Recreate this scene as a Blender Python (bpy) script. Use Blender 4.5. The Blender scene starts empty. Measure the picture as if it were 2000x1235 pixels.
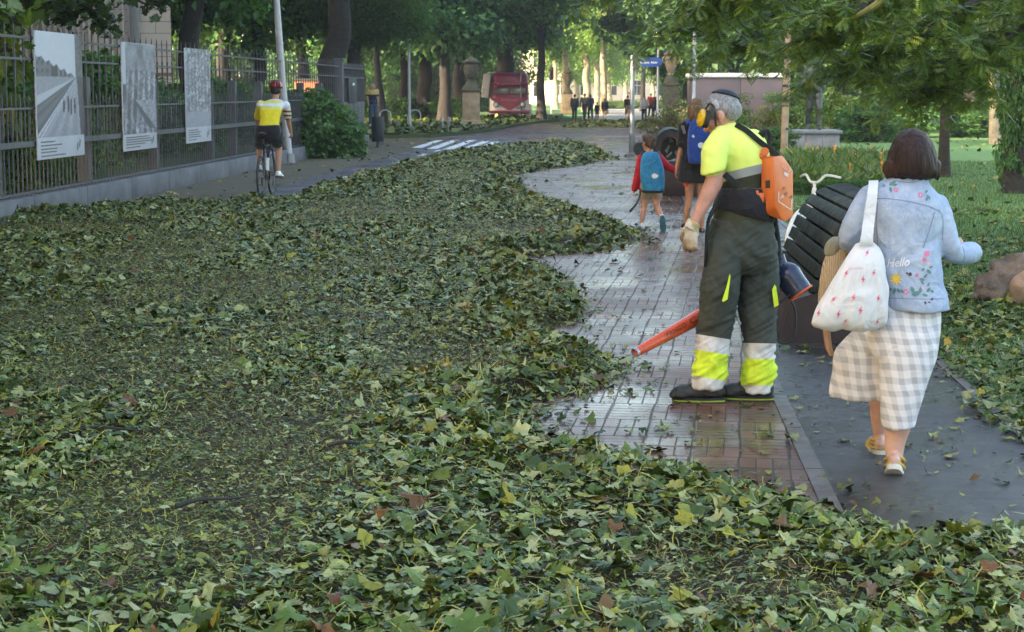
import bpy, bmesh, math, random
import numpy as np
from mathutils import Vector, Matrix, noise
from mathutils.bvhtree import BVHTree

random.seed(7)
RNG = np.random.default_rng(11)
SCN = bpy.context.scene
COL = SCN.collection

# ------------------------------------------------------------------ camera
FPX, CAM_H, HORIZON = 3500.0, 1.7, 178.0
PITCH = math.atan((617.5 - HORIZON) / FPX)
cam_data = bpy.data.cameras.new("camera")
cam = bpy.data.objects.new("camera", cam_data)
COL.objects.link(cam)
cam.location = (0, 0, CAM_H)
cam.rotation_euler = (math.pi / 2 - PITCH, 0, 0)
cam_data.sensor_width = 36.0
cam_data.lens = FPX / 2000.0 * 36.0
cam_data.clip_start = 0.1
cam_data.clip_end = 3000
cam_data.dof.use_dof = True
cam_data.dof.focus_distance = 9.2
cam_data.dof.aperture_fstop = 13.0
SCN.camera = cam
SCN.render.resolution_x, SCN.render.resolution_y = 1024, 632

# ------------------------------------------------------------------ light
SUN_AZ = math.radians(238)      # compass-like, from +Y clockwise: the sun stands behind on the left
SUN_EL = math.radians(25)
world = bpy.data.worlds.new("World")
SCN.world = world
world.use_nodes = True
wn = world.node_tree
sky = wn.nodes.new("ShaderNodeTexSky")
sky.sky_type = 'NISHITA'
sky.sun_disc = False
sky.sun_elevation = SUN_EL
sky.sun_rotation = SUN_AZ
sky.air_density = 1.0
sky.dust_density = 2.5
sky.ozone_density = 1.5
warm = wn.nodes.new("ShaderNodeMix")
warm.data_type = 'RGBA'
warm.blend_type = 'MULTIPLY'
warm.inputs[0].default_value = 1.0
warm.inputs[7].default_value = (1.10, 1.0, 0.84, 1)      # thin summer haze: a less blue sky
wn.links.new(sky.outputs[0], warm.inputs[6])
wn.links.new(warm.outputs[2], wn.nodes["Background"].inputs[0])
wn.nodes["Background"].inputs[1].default_value = 0.15

sun_data = bpy.data.lights.new("sun", 'SUN')
sun_data.energy = 3.4
sun_data.angle = math.radians(0.5)
sun_data.color = (1.0, 0.84, 0.62)
sun = bpy.data.objects.new("sun", sun_data)
COL.objects.link(sun)
sun_dir = Vector((math.sin(SUN_AZ) * math.cos(SUN_EL), math.cos(SUN_AZ) * math.cos(SUN_EL), math.sin(SUN_EL)))
sun.rotation_euler = sun_dir.to_track_quat('Z', 'Y').to_euler()
sun.location = sun_dir * 40

SCN.view_settings.view_transform = 'Standard'
SCN.view_settings.look = 'None'
SCN.view_settings.exposure = 2.75
SCN.view_settings.gamma = 1.0
SCN.view_settings.use_curve_mapping = False
SCN.cycles.max_bounces = 6
SCN.cycles.diffuse_bounces = 3
SCN.cycles.glossy_bounces = 3
SCN.cycles.transmission_bounces = 4
SCN.cycles.transparent_max_bounces = 6
SCN.cycles.use_denoising = True

# ------------------------------------------------------------------ measuring helpers
_cp, _sp = math.cos(PITCH), math.sin(PITCH)


def ray(u, v):
    x, y = (u - 1000.0) / FPX, (617.5 - v) / FPX
    return Vector((x, _cp + y * _sp, -_sp + y * _cp))


def P(u, v, Y):
    d = ray(u, v)
    t = Y / d.y
    return Vector((d.x * t, Y, CAM_H + d.z * t))


def G(u, v, z=0.0):
    d = ray(u, v)
    t = (z - CAM_H) / d.z
    return Vector((d.x * t, d.y * t, z))


def PX(p):
    """photo pixel of a world point (used for measuring while building)"""
    x, y, z = p[0], p[1], p[2] - CAM_H
    fwd = y * _cp - z * _sp
    up = y * _sp + z * _cp
    return 1000 + FPX * x / fwd, 617.5 - FPX * up / fwd


def MPP(Y):
    return Y / FPX * 1.0


PATH_A = math.atan((1237 - 1000) / FPX)
TX, TY = math.sin(PATH_A), math.cos(PATH_A)


def PC(c, s, z=0.0):
    """path frame: c metres to the right of the camera line, s metres along the path"""
    return Vector((c * TY + s * TX, -c * TX + s * TY, z))


# ------------------------------------------------------------------ materials
def S(r, g, b):
    def f(c):
        c /= 255.0
        return c / 12.92 if c <= 0.04045 else ((c + 0.055) / 1.055) ** 2.4
    return (f(r), f(g), f(b), 1.0)


def L4(c):
    return (c[0], c[1], c[2], 1.0)


class NT:
    def __init__(s, name):
        s.m = bpy.data.materials.new(name)
        s.m.use_nodes = True
        s.t = s.m.node_tree
        s.b = s.t.nodes["Principled BSDF"]
        s.out = s.t.nodes["Material Output"]

    def n(s, typ, **kw):
        nd = s.t.nodes.new(typ)
        for k, v in kw.items():
            setattr(nd, k, v)
        return nd

    def l(s, a, b):
        s.t.links.new(a, b)

    def coord(s, kind='Object'):
        if not hasattr(s, '_tc'):
            s._tc = s.n('ShaderNodeTexCoord')
        return s._tc.outputs[kind]

    def noise(s, scale, detail=3, rough=0.5, vec=None, dist=0.0):
        nd = s.n('ShaderNodeTexNoise')
        nd.inputs['Scale'].default_value = scale
        nd.inputs['Detail'].default_value = detail
        nd.inputs['Roughness'].default_value = rough
        nd.inputs['Distortion'].default_value = dist
        s.l(vec if vec is not None else s.coord(), nd.inputs['Vector'])
        return nd.outputs['Fac']

    def ramp(s, fac, stops, interp='LINEAR'):
        nd = s.n('ShaderNodeValToRGB')
        cr = nd.color_ramp
        cr.interpolation = interp
        while len(cr.elements) > 1:
            cr.elements.remove(cr.elements[-1])
        cr.elements[0].position, cr.elements[0].color = stops[0][0], L4(stops[0][1])
        for p, c in stops[1:]:
            e = cr.elements.new(p)
            e.color = L4(c)
        s.l(fac, nd.inputs[0])
        return nd.outputs[0]

    def math(s, op, a, b=None, clamp=False):
        nd = s.n('ShaderNodeMath', operation=op)
        nd.use_clamp = clamp
        for i, x in enumerate((a, b)):
            if x is None:
                continue
            if isinstance(x, (int, float)):
                nd.inputs[i].default_value = x
            else:
                s.l(x, nd.inputs[i])
        return nd.outputs[0]

    def mix(s, fac, a, b, mode='MIX'):
        nd = s.n('ShaderNodeMix', data_type='RGBA', blend_type=mode)
        for sock, x in ((nd.inputs['Factor'], fac), (nd.inputs['A'], a), (nd.inputs['B'], b)):
            pass
        ins = [i for i in nd.inputs if i.enabled]
        for sock, x in zip((nd.inputs[0], nd.inputs[6], nd.inputs[7]), (fac, a, b)):
            if isinstance(x, (int, float)):
                sock.default_value = x
            elif isinstance(x, (tuple, list)):
                sock.default_value = L4(x)
            else:
                s.l(x, sock)
        return nd.outputs[2]

    def maprange(s, v, a, b, c, d):
        nd = s.n('ShaderNodeMapRange')
        s.l(v, nd.inputs[0])
        for i, x in enumerate((a, b, c, d)):
            nd.inputs[i + 1].default_value = x
        return nd.outputs[0]

    def attr(s, name):
        nd = s.n('ShaderNodeAttribute')
        nd.attribute_name = name
        return nd

    def bump(s, h, strength=0.3, dist=0.01):
        nd = s.n('ShaderNodeBump')
        nd.inputs['Strength'].default_value = strength
        nd.inputs['Distance'].default_value = dist
        s.l(h, nd.inputs['Height'])
        s.l(nd.outputs[0], s.b.inputs['Normal'])
        return nd

    def set(s, **kw):
        for k, v in kw.items():
            sock = s.b.inputs[k.replace('_', ' ')]
            if isinstance(v, (int, float)):
                sock.default_value = v
            elif isinstance(v, (tuple, list)):
                sock.default_value = L4(v)
            else:
                s.l(v, sock)


def plain(name, col, rough=0.6, var=0.25, scale=6.0, bump=0.15, bscale=40.0, bdist=0.005, metal=0.0, spec=0.5):
    """a coloured surface with mottling, grain and uneven gloss"""
    t = NT(name)
    f = t.noise(scale, 4, 0.6)
    dark = tuple(c * (1 - var) for c in col[:3])
    lite = tuple(min(1, c * (1 + var * 0.7)) for c in col[:3])
    t.set(Base_Color=t.ramp(f, [(0.3, dark), (0.7, lite)]), Metallic=metal)
    t.b.inputs['Specular IOR Level'].default_value = spec
    t.set(Roughness=t.maprange(t.noise(scale * 2.3, 3), 0.3, 0.7, max(0.03, rough - 0.1), min(1, rough + 0.1)))
    if bump > 0:
        t.bump(t.noise(bscale, 3, 0.6), bump, bdist)
    return t.m


def cloth(name, col, var=0.18, fold=0.35, fscale=7.0, rough=0.85):
    """woven cloth: soft folds, fine weave, uneven dye"""
    t = NT(name)
    f = t.noise(9, 4, 0.6)
    dark = tuple(c * (1 - var) for c in col[:3])
    lite = tuple(min(1, c * (1 + var * 0.6)) for c in col[:3])
    t.set(Base_Color=t.ramp(f, [(0.3, dark), (0.7, lite)]), Roughness=rough)
    t.b.inputs['Specular IOR Level'].default_value = 0.25
    t.b.inputs['Sheen Weight'].default_value = 0.15
    a = t.noise(fscale, 2, 0.5, dist=1.2)
    w = t.noise(420, 1)
    h = t.math('ADD', t.math('MULTIPLY', a, 1.0), t.math('MULTIPLY', w, 0.03))
    t.bump(h, fold, 0.06)
    return t.m


def banded(name, attr, stops, var=0.12, fold=0.3, fscale=7.0, rough=0.8, lo=0.0, hi=1.0):
    """cloth sewn from panels: the panel is chosen by a mesh attribute"""
    t = NT(name)
    a = t.attr(attr).outputs['Fac']
    c = t.ramp(a, stops, 'CONSTANT')
    f = t.noise(11, 4, 0.6)
    c = t.mix(1.0, c, t.ramp(f, [(0.3, (1 - var,) * 3), (0.7, (1, 1, 1))]), 'MULTIPLY')
    t.set(Base_Color=c, Roughness=rough)
    t.b.inputs['Specular IOR Level'].default_value = 0.25
    h = t.math('ADD', t.noise(fscale, 2, 0.5, dist=1.2), t.math('MULTIPLY', t.noise(420, 1), 0.03))
    t.bump(h, fold, 0.06)
    return t.m


def leafy(name, trans=0.3, rough=0.42, attr='col', spec=0.5):
    t = NT(name)
    c = t.attr(attr).outputs['Color']
    f = t.noise(30, 2)
    c2 = t.mix(1.0, c, t.ramp(f, [(0.3, (0.78,) * 3), (0.7, (1.0, 1.0, 1.0))]), 'MULTIPLY')
    t.set(Base_Color=c2, Roughness=rough)
    t.b.inputs['Specular IOR Level'].default_value = spec
    if trans > 0:
        tr = t.n('ShaderNodeBsdfTranslucent')
        tc = t.mix(1.0, c2, (1.15, 1.25, 0.55), 'MULTIPLY')
        t.l(tc, tr.inputs[0])
        mx = t.n('ShaderNodeMixShader')
        mx.inputs[0].default_value = trans
        t.l(t.b.outputs[0], mx.inputs[1])
        t.l(tr.outputs[0], mx.inputs[2])
        t.l(mx.outputs[0], t.out.inputs[0])
    return t.m


M = {}
M['skin'] = plain('skin', (0.50, 0.27, 0.20), 0.5, 0.16, 14, 0.12, 160, 0.002)
M['skin_red'] = plain('skin_ruddy', (0.50, 0.25, 0.19), 0.5, 0.2, 16, 0.2, 130, 0.003)
M['skin_tan'] = plain('skin_tanned', (0.34, 0.17, 0.10), 0.5, 0.16, 14, 0.12, 160, 0.002)
M['skin_pale'] = plain('skin_pale', (0.56, 0.34, 0.27), 0.5, 0.16, 14, 0.12, 160, 0.002)
M['black_cloth'] = cloth('black_cloth', (0.012, 0.012, 0.014))
M['black_plastic'] = plain('black_plastic', (0.012, 0.013, 0.016), 0.38, 0.3, 20, 0.06, 90)
M['black_rubber'] = plain('black_rubber', (0.014, 0.014, 0.015), 0.7, 0.3, 20, 0.2, 90)
M['navy_plastic'] = plain('navy_plastic', (0.02, 0.024, 0.055), 0.25, 0.3, 10, 0.05, 60)
M['white_plastic'] = plain('white_plastic', (0.75, 0.75, 0.74), 0.45, 0.1, 10, 0.05, 60)
M['white_paint'] = plain('white_paint', (0.70, 0.70, 0.68), 0.45, 0.2, 8, 0.1, 50)
M['grey_metal'] = plain('grey_metal', (0.16, 0.16, 0.17), 0.42, 0.2, 6, 0.08, 60, metal=0.35)
M['pale_metal'] = plain('pale_metal', (0.34, 0.34, 0.37), 0.4, 0.12, 6, 0.05, 60, metal=0.3)
M['dark_metal'] = plain('dark_metal', (0.05, 0.055, 0.06), 0.45, 0.25, 8, 0.1, 60, metal=0.3)
M['fence_metal'] = plain('fence_metal', (0.07, 0.07, 0.082), 0.5, 0.25, 5, 0.1, 60, metal=0.2)
M['concrete'] = plain('concrete', (0.085, 0.085, 0.088), 0.8, 0.35, 2.2, 0.3, 60)
M['stone'] = plain('stone', (0.36, 0.26, 0.16), 0.85, 0.35, 3, 0.5, 22, 0.02)
M['stone_dark'] = plain('mossy_stone', (0.10, 0.085, 0.05), 0.9, 0.5, 4, 0.6, 18, 0.03)
M['bark'] = plain('bark', (0.022, 0.018, 0.014), 0.9, 0.5, 5, 0.9, 16, 0.05)
M['bark_pale'] = plain('bark_pale', (0.30, 0.24, 0.16), 0.85, 0.4, 3, 0.6, 10, 0.04)
M['bark_brown'] = plain('bark_brown', (0.030, 0.023, 0.017), 0.9, 0.5, 5, 0.9, 16, 0.05)
M['twig'] = plain('twig', (0.03, 0.024, 0.018), 0.8, 0.4, 10, 0.4, 60)
M['leaf'] = leafy('leaf', 0.34, 0.45)
M['leaf_wet'] = leafy('leaf_wet', 0.0, 0.46, spec=0.3)
M['leaf_far'] = leafy('leaf_far', 0.45, 0.5, spec=0.4)


# ------------------------------------------------------------------ object helpers
ORG = {}


def tag(o, label=None, cat=None, group=None, kind=None):
    if label:
        o['label'] = label
    if cat:
        o['category'] = cat
    if group:
        o['group'] = group
    if kind:
        o['kind'] = kind
    return o


def root(name, loc, label=None, cat=None, group=None):
    o = bpy.data.objects.new(name, None)
    o.empty_display_size = 0.2
    COL.objects.link(o)
    o.location = loc
    ORG[o.name] = Vector(loc)
    return tag(o, label, cat, group)


def link_mesh(name, me, mats, parent=None, loc=None, shift=True):
    """link a mesh whose vertices are in world space as a child of PARENT (or at LOC)"""
    o = bpy.data.objects.new(name, me)
    COL.objects.link(o)
    for m in (mats if isinstance(mats, (list, tuple)) else [mats]):
        if m is not None:
            me.materials.append(m)
    org = ORG[parent.name] if parent is not None else Vector(loc if loc is not None else (0, 0, 0))
    if shift and org.length > 0:
        me.transform(Matrix.Translation(-org))
    if parent is not None:
        o.parent = parent
    else:
        o.location = org
    ORG[o.name] = org
    return o


def fast_mesh(name, verts, faces, smooth=False):
    """verts (N,3) array; faces an (M,k) int array, or list of such arrays"""
    me = bpy.data.meshes.new(name)
    fl = faces if isinstance(faces, list) else [faces]
    fl = [np.asarray(f, dtype=np.int32) for f in fl if len(f)]
    me.vertices.add(len(verts))
    me.vertices.foreach_set('co', np.asarray(verts, dtype=np.float32).ravel())
    nl = sum(f.size for f in fl)
    me.loops.add(nl)
    me.loops.foreach_set('vertex_index', np.concatenate([f.ravel() for f in fl]))
    tot = np.concatenate([np.full(len(f), f.shape[1], dtype=np.int32) for f in fl])
    st = np.concatenate([[0], np.cumsum(tot)[:-1]]).astype(np.int32)
    me.polygons.add(len(tot))
    me.polygons.foreach_set('loop_start', st)
    me.polygons.foreach_set('loop_total', tot)
    if smooth:
        me.polygons.foreach_set('use_smooth', np.ones(len(tot), dtype=bool))
    me.update(calc_edges=True)
    me.validate()
    return me


def set_col(me, cols, name='col'):
    a = me.color_attributes.new(name, 'FLOAT_COLOR', 'POINT')
    c = np.ones((len(me.vertices), 4), dtype=np.float32)
    c[:, :3] = cols
    a.data.foreach_set('color', c.ravel())


def set_float(me, vals, name):
    a = me.attributes.new(name, 'FLOAT', 'POINT')
    a.data.foreach_set('value', np.asarray(vals, dtype=np.float32))


def coords(me):
    c = np.zeros(len(me.vertices) * 3, dtype=np.float32)
    me.vertices.foreach_get('co', c)
    return c.reshape(-1, 3)


def catmull(pts, k):
    """resample a list of numpy vectors with Catmull-Rom, k steps a segment"""
    pts = [np.asarray(p, dtype=float) for p in pts]
    if len(pts) < 3 or k <= 1:
        return pts
    out = []
    for i in range(len(pts) - 1):
        p0, p1, p2, p3 = pts[max(i - 1, 0)], pts[i], pts[i + 1], pts[min(i + 2, len(pts) - 1)]
        for j in range(k):
            t = j / k
            out.append(0.5 * (2 * p1 + (p2 - p0) * t + (2 * p0 - 5 * p1 + 4 * p2 - p3) * t * t + (3 * p1 - p0 - 3 * p2 + p3) * t ** 3))
    out.append(pts[-1])
    return out


class MB:
    """collects shapes in world space, then links them as ONE mesh"""

    def __init__(s):
        s.v, s.f, s.mi = [], [], []
        s.cur = 0

    def add(s, vs, fs):
        o = len(s.v)
        s.v += [tuple(v) for v in vs]
        for f in fs:
            s.f.append([i + o for i in f])
            s.mi.append(s.cur)
        return s

    def box(s, c, size, rz=0.0, R=None, taper=1.0):
        R = R if R is not None else Matrix.Rotation(rz, 3, 'Z')
        hx, hy, hz = size[0] / 2, size[1] / 2, size[2] / 2
        vs = []
        for z, k in ((-hz, 1.0), (hz, taper)):
            for x, y in ((-hx, -hy), (hx, -hy), (hx, hy), (-hx, hy)):
                vs.append(Vector(c) + R @ Vector((x * k, y * k, z)))
        return s.add(vs, [(3, 2, 1, 0), (4, 5, 6, 7), (0, 1, 5, 4), (1, 2, 6, 5), (2, 3, 7, 6), (3, 0, 4, 7)])

    def bbox(s, c, size, r=0.01, rz=0.0, R=None, seg=2):
        """a box with rounded edges"""
        bm = bmesh.new()
        bmesh.ops.create_cube(bm, size=1)
        for v in bm.verts:
            v.co = Vector((v.co.x * size[0], v.co.y * size[1], v.co.z * size[2]))
        bmesh.ops.bevel(bm, geom=bm.edges[:], offset=r, segments=seg, affect='EDGES', profile=0.5)
        R = R if R is not None else Matrix.Rotation(rz, 3, 'Z')
        bm.verts.index_update()
        s.add([Vector(c) + R @ v.co for v in bm.verts], [[v.index for v in f.verts] for f in bm.faces])
        bm.free()
        return s

    def ball(s, c, r, R=None, seg=14, rings=9):
        r = (r, r, r) if isinstance(r, (int, float)) else r
        R = R or Matrix.Identity(3)
        vs, fs = [], []
        for i in range(rings + 1):
            th = math.pi * i / rings
            for j in range(seg):
                ph = 2 * math.pi * j / seg
                vs.append(Vector(c) + R @ Vector((r[0] * math.sin(th) * math.cos(ph), r[1] * math.sin(th) * math.sin(ph), r[2] * math.cos(th))))
        for i in range(rings):
            for j in range(seg):
                a, b = i * seg + j, i * seg + (j + 1) % seg
                fs.append((a, a + seg, b + seg, b))
        return s.add(vs, fs)

    def tube(s, pts, rad, seg=10, k=1, cap=True, round_end=False):
        """tapered tube along points"""
        n = len(pts)
        rad = [rad] * n if isinstance(rad, (int, float)) else list(rad)
        q = catmull([np.array([*p, r]) for p, r in zip(pts, rad)], k)
        q = [np.asarray(x) for x in q]
        if round_end:
            d0 = q[0][:3] - q[1][:3]; d0 /= np.linalg.norm(d0) + 1e-9
            d1 = q[-1][:3] - q[-2][:3]; d1 /= np.linalg.norm(d1) + 1e-9
            r0, r1 = q[0][3], q[-1][3]
            h = [np.array([*(q[0][:3] + d0 * r0 * math.sin(a)), r0 * math.cos(a)]) for a in (1.45, 1.0, 0.5)]
            t = [np.array([*(q[-1][:3] + d1 * r1 * math.sin(a)), r1 * math.cos(a)]) for a in (0.5, 1.0, 1.45)]
            q = h + q + t
        P3 = [Vector(x[:3]) for x in q]
        vs, fs = [], []
        up = Vector((0, 0, 1))
        for i, p in enumerate(P3):
            d = (P3[min(i + 1, len(P3) - 1)] - P3[max(i - 1, 0)])
            d = d.normalized() if d.length > 1e-9 else Vector((0, 0, 1))
            if i == 0:
                ref = up if abs(d.z) < 0.9 else Vector((1, 0, 0))
                a = d.cross(ref).normalized()
            else:
                a = (a - d * a.dot(d))
                a = a.normalized() if a.length > 1e-6 else d.orthogonal().normalized()
            b = d.cross(a)
            r = q[i][3]
            for j in range(seg):
                t = 2 * math.pi * j / seg
                vs.append(p + a * (r * math.cos(t)) + b * (r * math.sin(t)))
        for i in range(len(P3) - 1):
            for j in range(seg):
                o0, o1 = i * seg + j, i * seg + (j + 1) % seg
                fs.append((o0, o1, o1 + seg, o0 + seg))
        if cap:
            fs.append(list(range(seg))[::-1])
            fs.append([(len(P3) - 1) * seg + j for j in range(seg)])
        return s.add(vs, fs)

    def loft(s, rings, seg=28, k=3, e=2.3, cap=True):
        """rings: (center, rx, ry, yaw[, tilt_x, tilt_y]); horizontal super-ellipses skinned together"""
        q = []
        for r in rings:
            c, rx, ry = r[0], r[1], r[2]
            yaw = r[3] if len(r) > 3 else 0.0
            tx = r[4] if len(r) > 4 else 0.0
            ty = r[5] if len(r) > 5 else 0.0
            q.append(np.array([*c, rx, ry, yaw, tx, ty]))
        q = catmull(q, k)
        vs, fs = [], []
        for x in q:
            R = Matrix.Rotation(x[5], 3, 'Z')
            for j in range(seg):
                t = 2 * math.pi * j / seg
                ct, st = math.cos(t), math.sin(t)
                px = abs(ct) ** (2 / e) * math.copysign(1, ct) * max(x[3], 1e-3)
                py = abs(st) ** (2 / e) * math.copysign(1, st) * max(x[4], 1e-3)
                w = R @ Vector((px, py, 0))
                w.z = w.x * x[6] + w.y * x[7]
                vs.append(Vector(x[:3]) + w)
        for i in range(len(q) - 1):
            for j in range(seg):
                a, b = i * seg + j, i * seg + (j + 1) % seg
                fs.append((a, b, b + seg, a + seg))
        if cap:
            fs.append(list(range(seg))[::-1])
            fs.append([(len(q) - 1) * seg + j for j in range(seg)])
        return s.add(vs, fs)

    def lathe(s, c, prof, seg=20):
        vs, fs = [], []
        for r, z in prof:
            for j in range(seg):
                t = 2 * math.pi * j / seg
                vs.append((c[0] + r * math.cos(t), c[1] + r * math.sin(t), c[2] + z))
        for i in range(len(prof) - 1):
            for j in range(seg):
                a, b = i * seg + j, i * seg + (j + 1) % seg
                fs.append((a, b, b + seg, a + seg))
        fs.append(list(range(seg))[::-1])
        fs.append([(len(prof) - 1) * seg + j for j in range(seg)])
        return s.add(vs, fs)

    def prism(s, poly, off):
        """extrude a closed polygon (world points) by a vector"""
        off = Vector(off)
        n = len(poly)
        vs = [Vector(p) for p in poly] + [Vector(p) + off for p in poly]
        fs = [list(range(n))[::-1], [n + i for i in range(n)]]
        fs += [(i, (i + 1) % n, n + (i + 1) % n, n + i) for i in range(n)]
        return s.add(vs, fs)

    def torus(s, c, R, r, axis, seg=40, sub=8):
        ax = Vector(axis).normalized()
        a = ax.orthogonal().normalized()
        b = ax.cross(a)
        vs, fs = [], []
        for i in range(seg):
            t = 2 * math.pi * i / seg
            d = a * math.cos(t) + b * math.sin(t)
            for j in range(sub):
                w = 2 * math.pi * j / sub
                vs.append(Vector(c) + d * (R + r * math.cos(w)) + ax * (r * math.sin(w)))
        for i in range(seg):
            for j in range(sub):
                i2, j2 = (i + 1) % seg, (j + 1) % sub
                fs.append((i * sub + j, i2 * sub + j, i2 * sub + j2, i * sub + j2))
        return s.add(vs, fs)

    def mesh(s, name, smooth=True):
        me = bpy.data.meshes.new(name)
        me.from_pydata([tuple(v) for v in s.v], [], s.f)
        if smooth:
            me.polygons.foreach_set('use_smooth', np.ones(len(s.f), dtype=bool))
        if any(s.mi):
            me.polygons.foreach_set('material_index', np.array(s.mi, dtype=np.int32))
        me.update()
        return me

    def build(s, name, mats, parent=None, loc=None, smooth=True, sharp=35, remesh=None, relax=4, disp=None, post=None, fix=True):
        me = s.mesh(name, smooth)
        if remesh:
            me = remeshed(me, remesh, relax, disp)
        elif fix:
            bm = bmesh.new()
            bm.from_mesh(me)
            bmesh.ops.recalc_face_normals(bm, faces=bm.faces[:])
            bm.to_mesh(me)
            bm.free()
        if smooth and not remesh and sharp:
            me.set_sharp_from_angle(angle=math.radians(sharp))
        if post:
            post(me)
        return link_mesh(name, me, mats, parent, loc)


def remeshed(me, voxel, relax=4, disp=None):
    """fuse overlapping shapes into one continuous skin"""
    o = bpy.data.objects.new("tmp", me)
    COL.objects.link(o)
    r = o.modifiers.new("r", 'REMESH')
    r.mode = 'VOXEL'
    r.voxel_size = voxel
    r.use_smooth_shade = True
    if relax:
        sm = o.modifiers.new("s", 'SMOOTH')
        sm.factor = 0.5
        sm.iterations = relax
    dg = bpy.context.evaluated_depsgraph_get()
    dg.update()
    out = bpy.data.meshes.new_from_object(o.evaluated_get(dg))
    bpy.data.objects.remove(o)
    bpy.data.meshes.remove(me)
    if disp:
        nrm = np.zeros(len(out.vertices) * 3, dtype=np.float32)
        out.vertices.foreach_get('normal', nrm)
        nrm = nrm.reshape(-1, 3)
        co = coords(out)
        d = np.array([disp(Vector(c)) for c in co], dtype=np.float32)
        co = co + nrm * d[:, None]
        out.vertices.foreach_set('co', co.ravel())
        out.update()
    return out


def folds(amp=0.006, sc=9.0, ax=(1, 1, 0.35), seed=0.0):
    """drape displacement, stretched along the axis with the small factor"""
    def f(p):
        q = Vector((p.x * ax[0] * sc + seed, p.y * ax[1] * sc - seed, p.z * ax[2] * sc + seed * 2))
        n1 = noise.noise(q)
        n2 = noise.noise(q * 2.1 + Vector((3.1, 1.7, 9.2)))
        return amp * (n1 * 1.2 + (0.5 - abs(n2)) * 0.9)
    return f


def bvh_of(o):
    me = o.data
    org = ORG[o.name]
    return BVHTree.FromPolygons([v.co + org for v in me.vertices], [list(p.vertices) for p in me.polygons])


EYE = Vector((0, 0, CAM_H))


def hit(bvh, u, v, off=0.003):
    """the point of a thing that the photograph shows at (u, v), lifted OFF metres"""
    d = ray(u, v).normalized()
    loc, n, i, dist = bvh.ray_cast(EYE, d)
    if loc is None:
        return None
    return loc - d * off


def patch(mb, bvh, poly, off=0.003, thick=True):
    """lay a flat appliqué polygon (photo pixels) on a surface"""
    pts = [hit(bvh, u, v, off) for u, v in poly]
    if any(p is None for p in pts):
        return
    n = len(pts)
    c = sum(pts, Vector()) / n
    mb.add(pts + [c], [(i, (i + 1) % n, n) for i in range(n)])


def text_shape(txt, shear=0.0, bold=0.0):
    cu = bpy.data.curves.new("t", 'FONT')
    cu.body = txt
    cu.size = 1.0
    cu.shear = shear
    cu.offset = bold
    cu.resolution_u = 3
    o = bpy.data.objects.new("t", cu)
    COL.objects.link(o)
    dg = bpy.context.evaluated_depsgraph_get()
    dg.update()
    me = bpy.data.meshes.new_from_object(o.evaluated_get(dg))
    bpy.data.objects.remove(o)
    bm = bmesh.new()
    bm.from_mesh(me)
    bmesh.ops.triangulate(bm, faces=bm.faces[:])
    bm.verts.index_update()
    vs = [tuple(v.co) for v in bm.verts]
    fs = [[v.index for v in f.verts] for f in bm.faces]
    bm.free()
    bpy.data.meshes.remove(me)
    return vs, fs


def text_on(mb, bvh, txt, u, v, h, ang=0.0, off=0.003, shear=0.0, bold=0.0, stretch=1.0):
    """write TXT on a surface, its base line starting at photo pixel (u, v), letters H pixels high"""
    vs, fs = text_shape(txt, shear, bold)
    ca, sa = math.cos(ang), math.sin(ang)
    pts = []
    for x, y, _ in vs:
        x, y = x * h * 1.4 * stretch, y * h * 1.4
        p = hit(bvh, u + x * ca + y * sa, v + x * sa - y * ca, off)
        pts.append(p)
    ok = [f for f in fs if all(pts[i] is not None for i in f)]
    pts = [p if p is not None else Vector((0, 0, -5)) for p in pts]
    used = sorted({i for f in ok for i in f})
    mp = {i: k for k, i in enumerate(used)}
    mb.add([pts[i] for i in used], [[mp[i] for i in f] for f in ok])


def text_flat(mb, txt, origin, ux, uy, h, width=None):
    """write TXT flat in the plane of ux, uy"""
    vs, fs = text_shape(txt)
    w = max(v[0] for v in vs)
    k = h * 1.4
    kx = width / w if width else k
    mb.add([Vector(origin) + Vector(ux) * (x * kx) + Vector(uy) * (y * k) for x, y, _ in vs], fs)

# ================================================================== the setting
def sheet(name, poly, z, mat, kind='structure', parent=None):
    """flat sheet: world xy polygon at height z"""
    mb = MB()
    mb.add([(p[0], p[1], z) for p in poly], [list(range(len(poly)))])
    o = mb.build(name, mat, parent, (0, 0, 0), smooth=False)
    for p in o.data.polygons:
        if p.normal.z < 0:
            o.data.flip_normals()
            break
    o['kind'] = kind
    return o


def band(c0, c1, s0, s1, n=2):
    a = [PC(c0, s0 + (s1 - s0) * i / (n - 1)) for i in range(n)]
    b = [PC(c1, s0 + (s1 - s0) * i / (n - 1)) for i in range(n)]
    return [(p.x, p.y) for p in a] + [(p.x, p.y) for p in b[::-1]]


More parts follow.
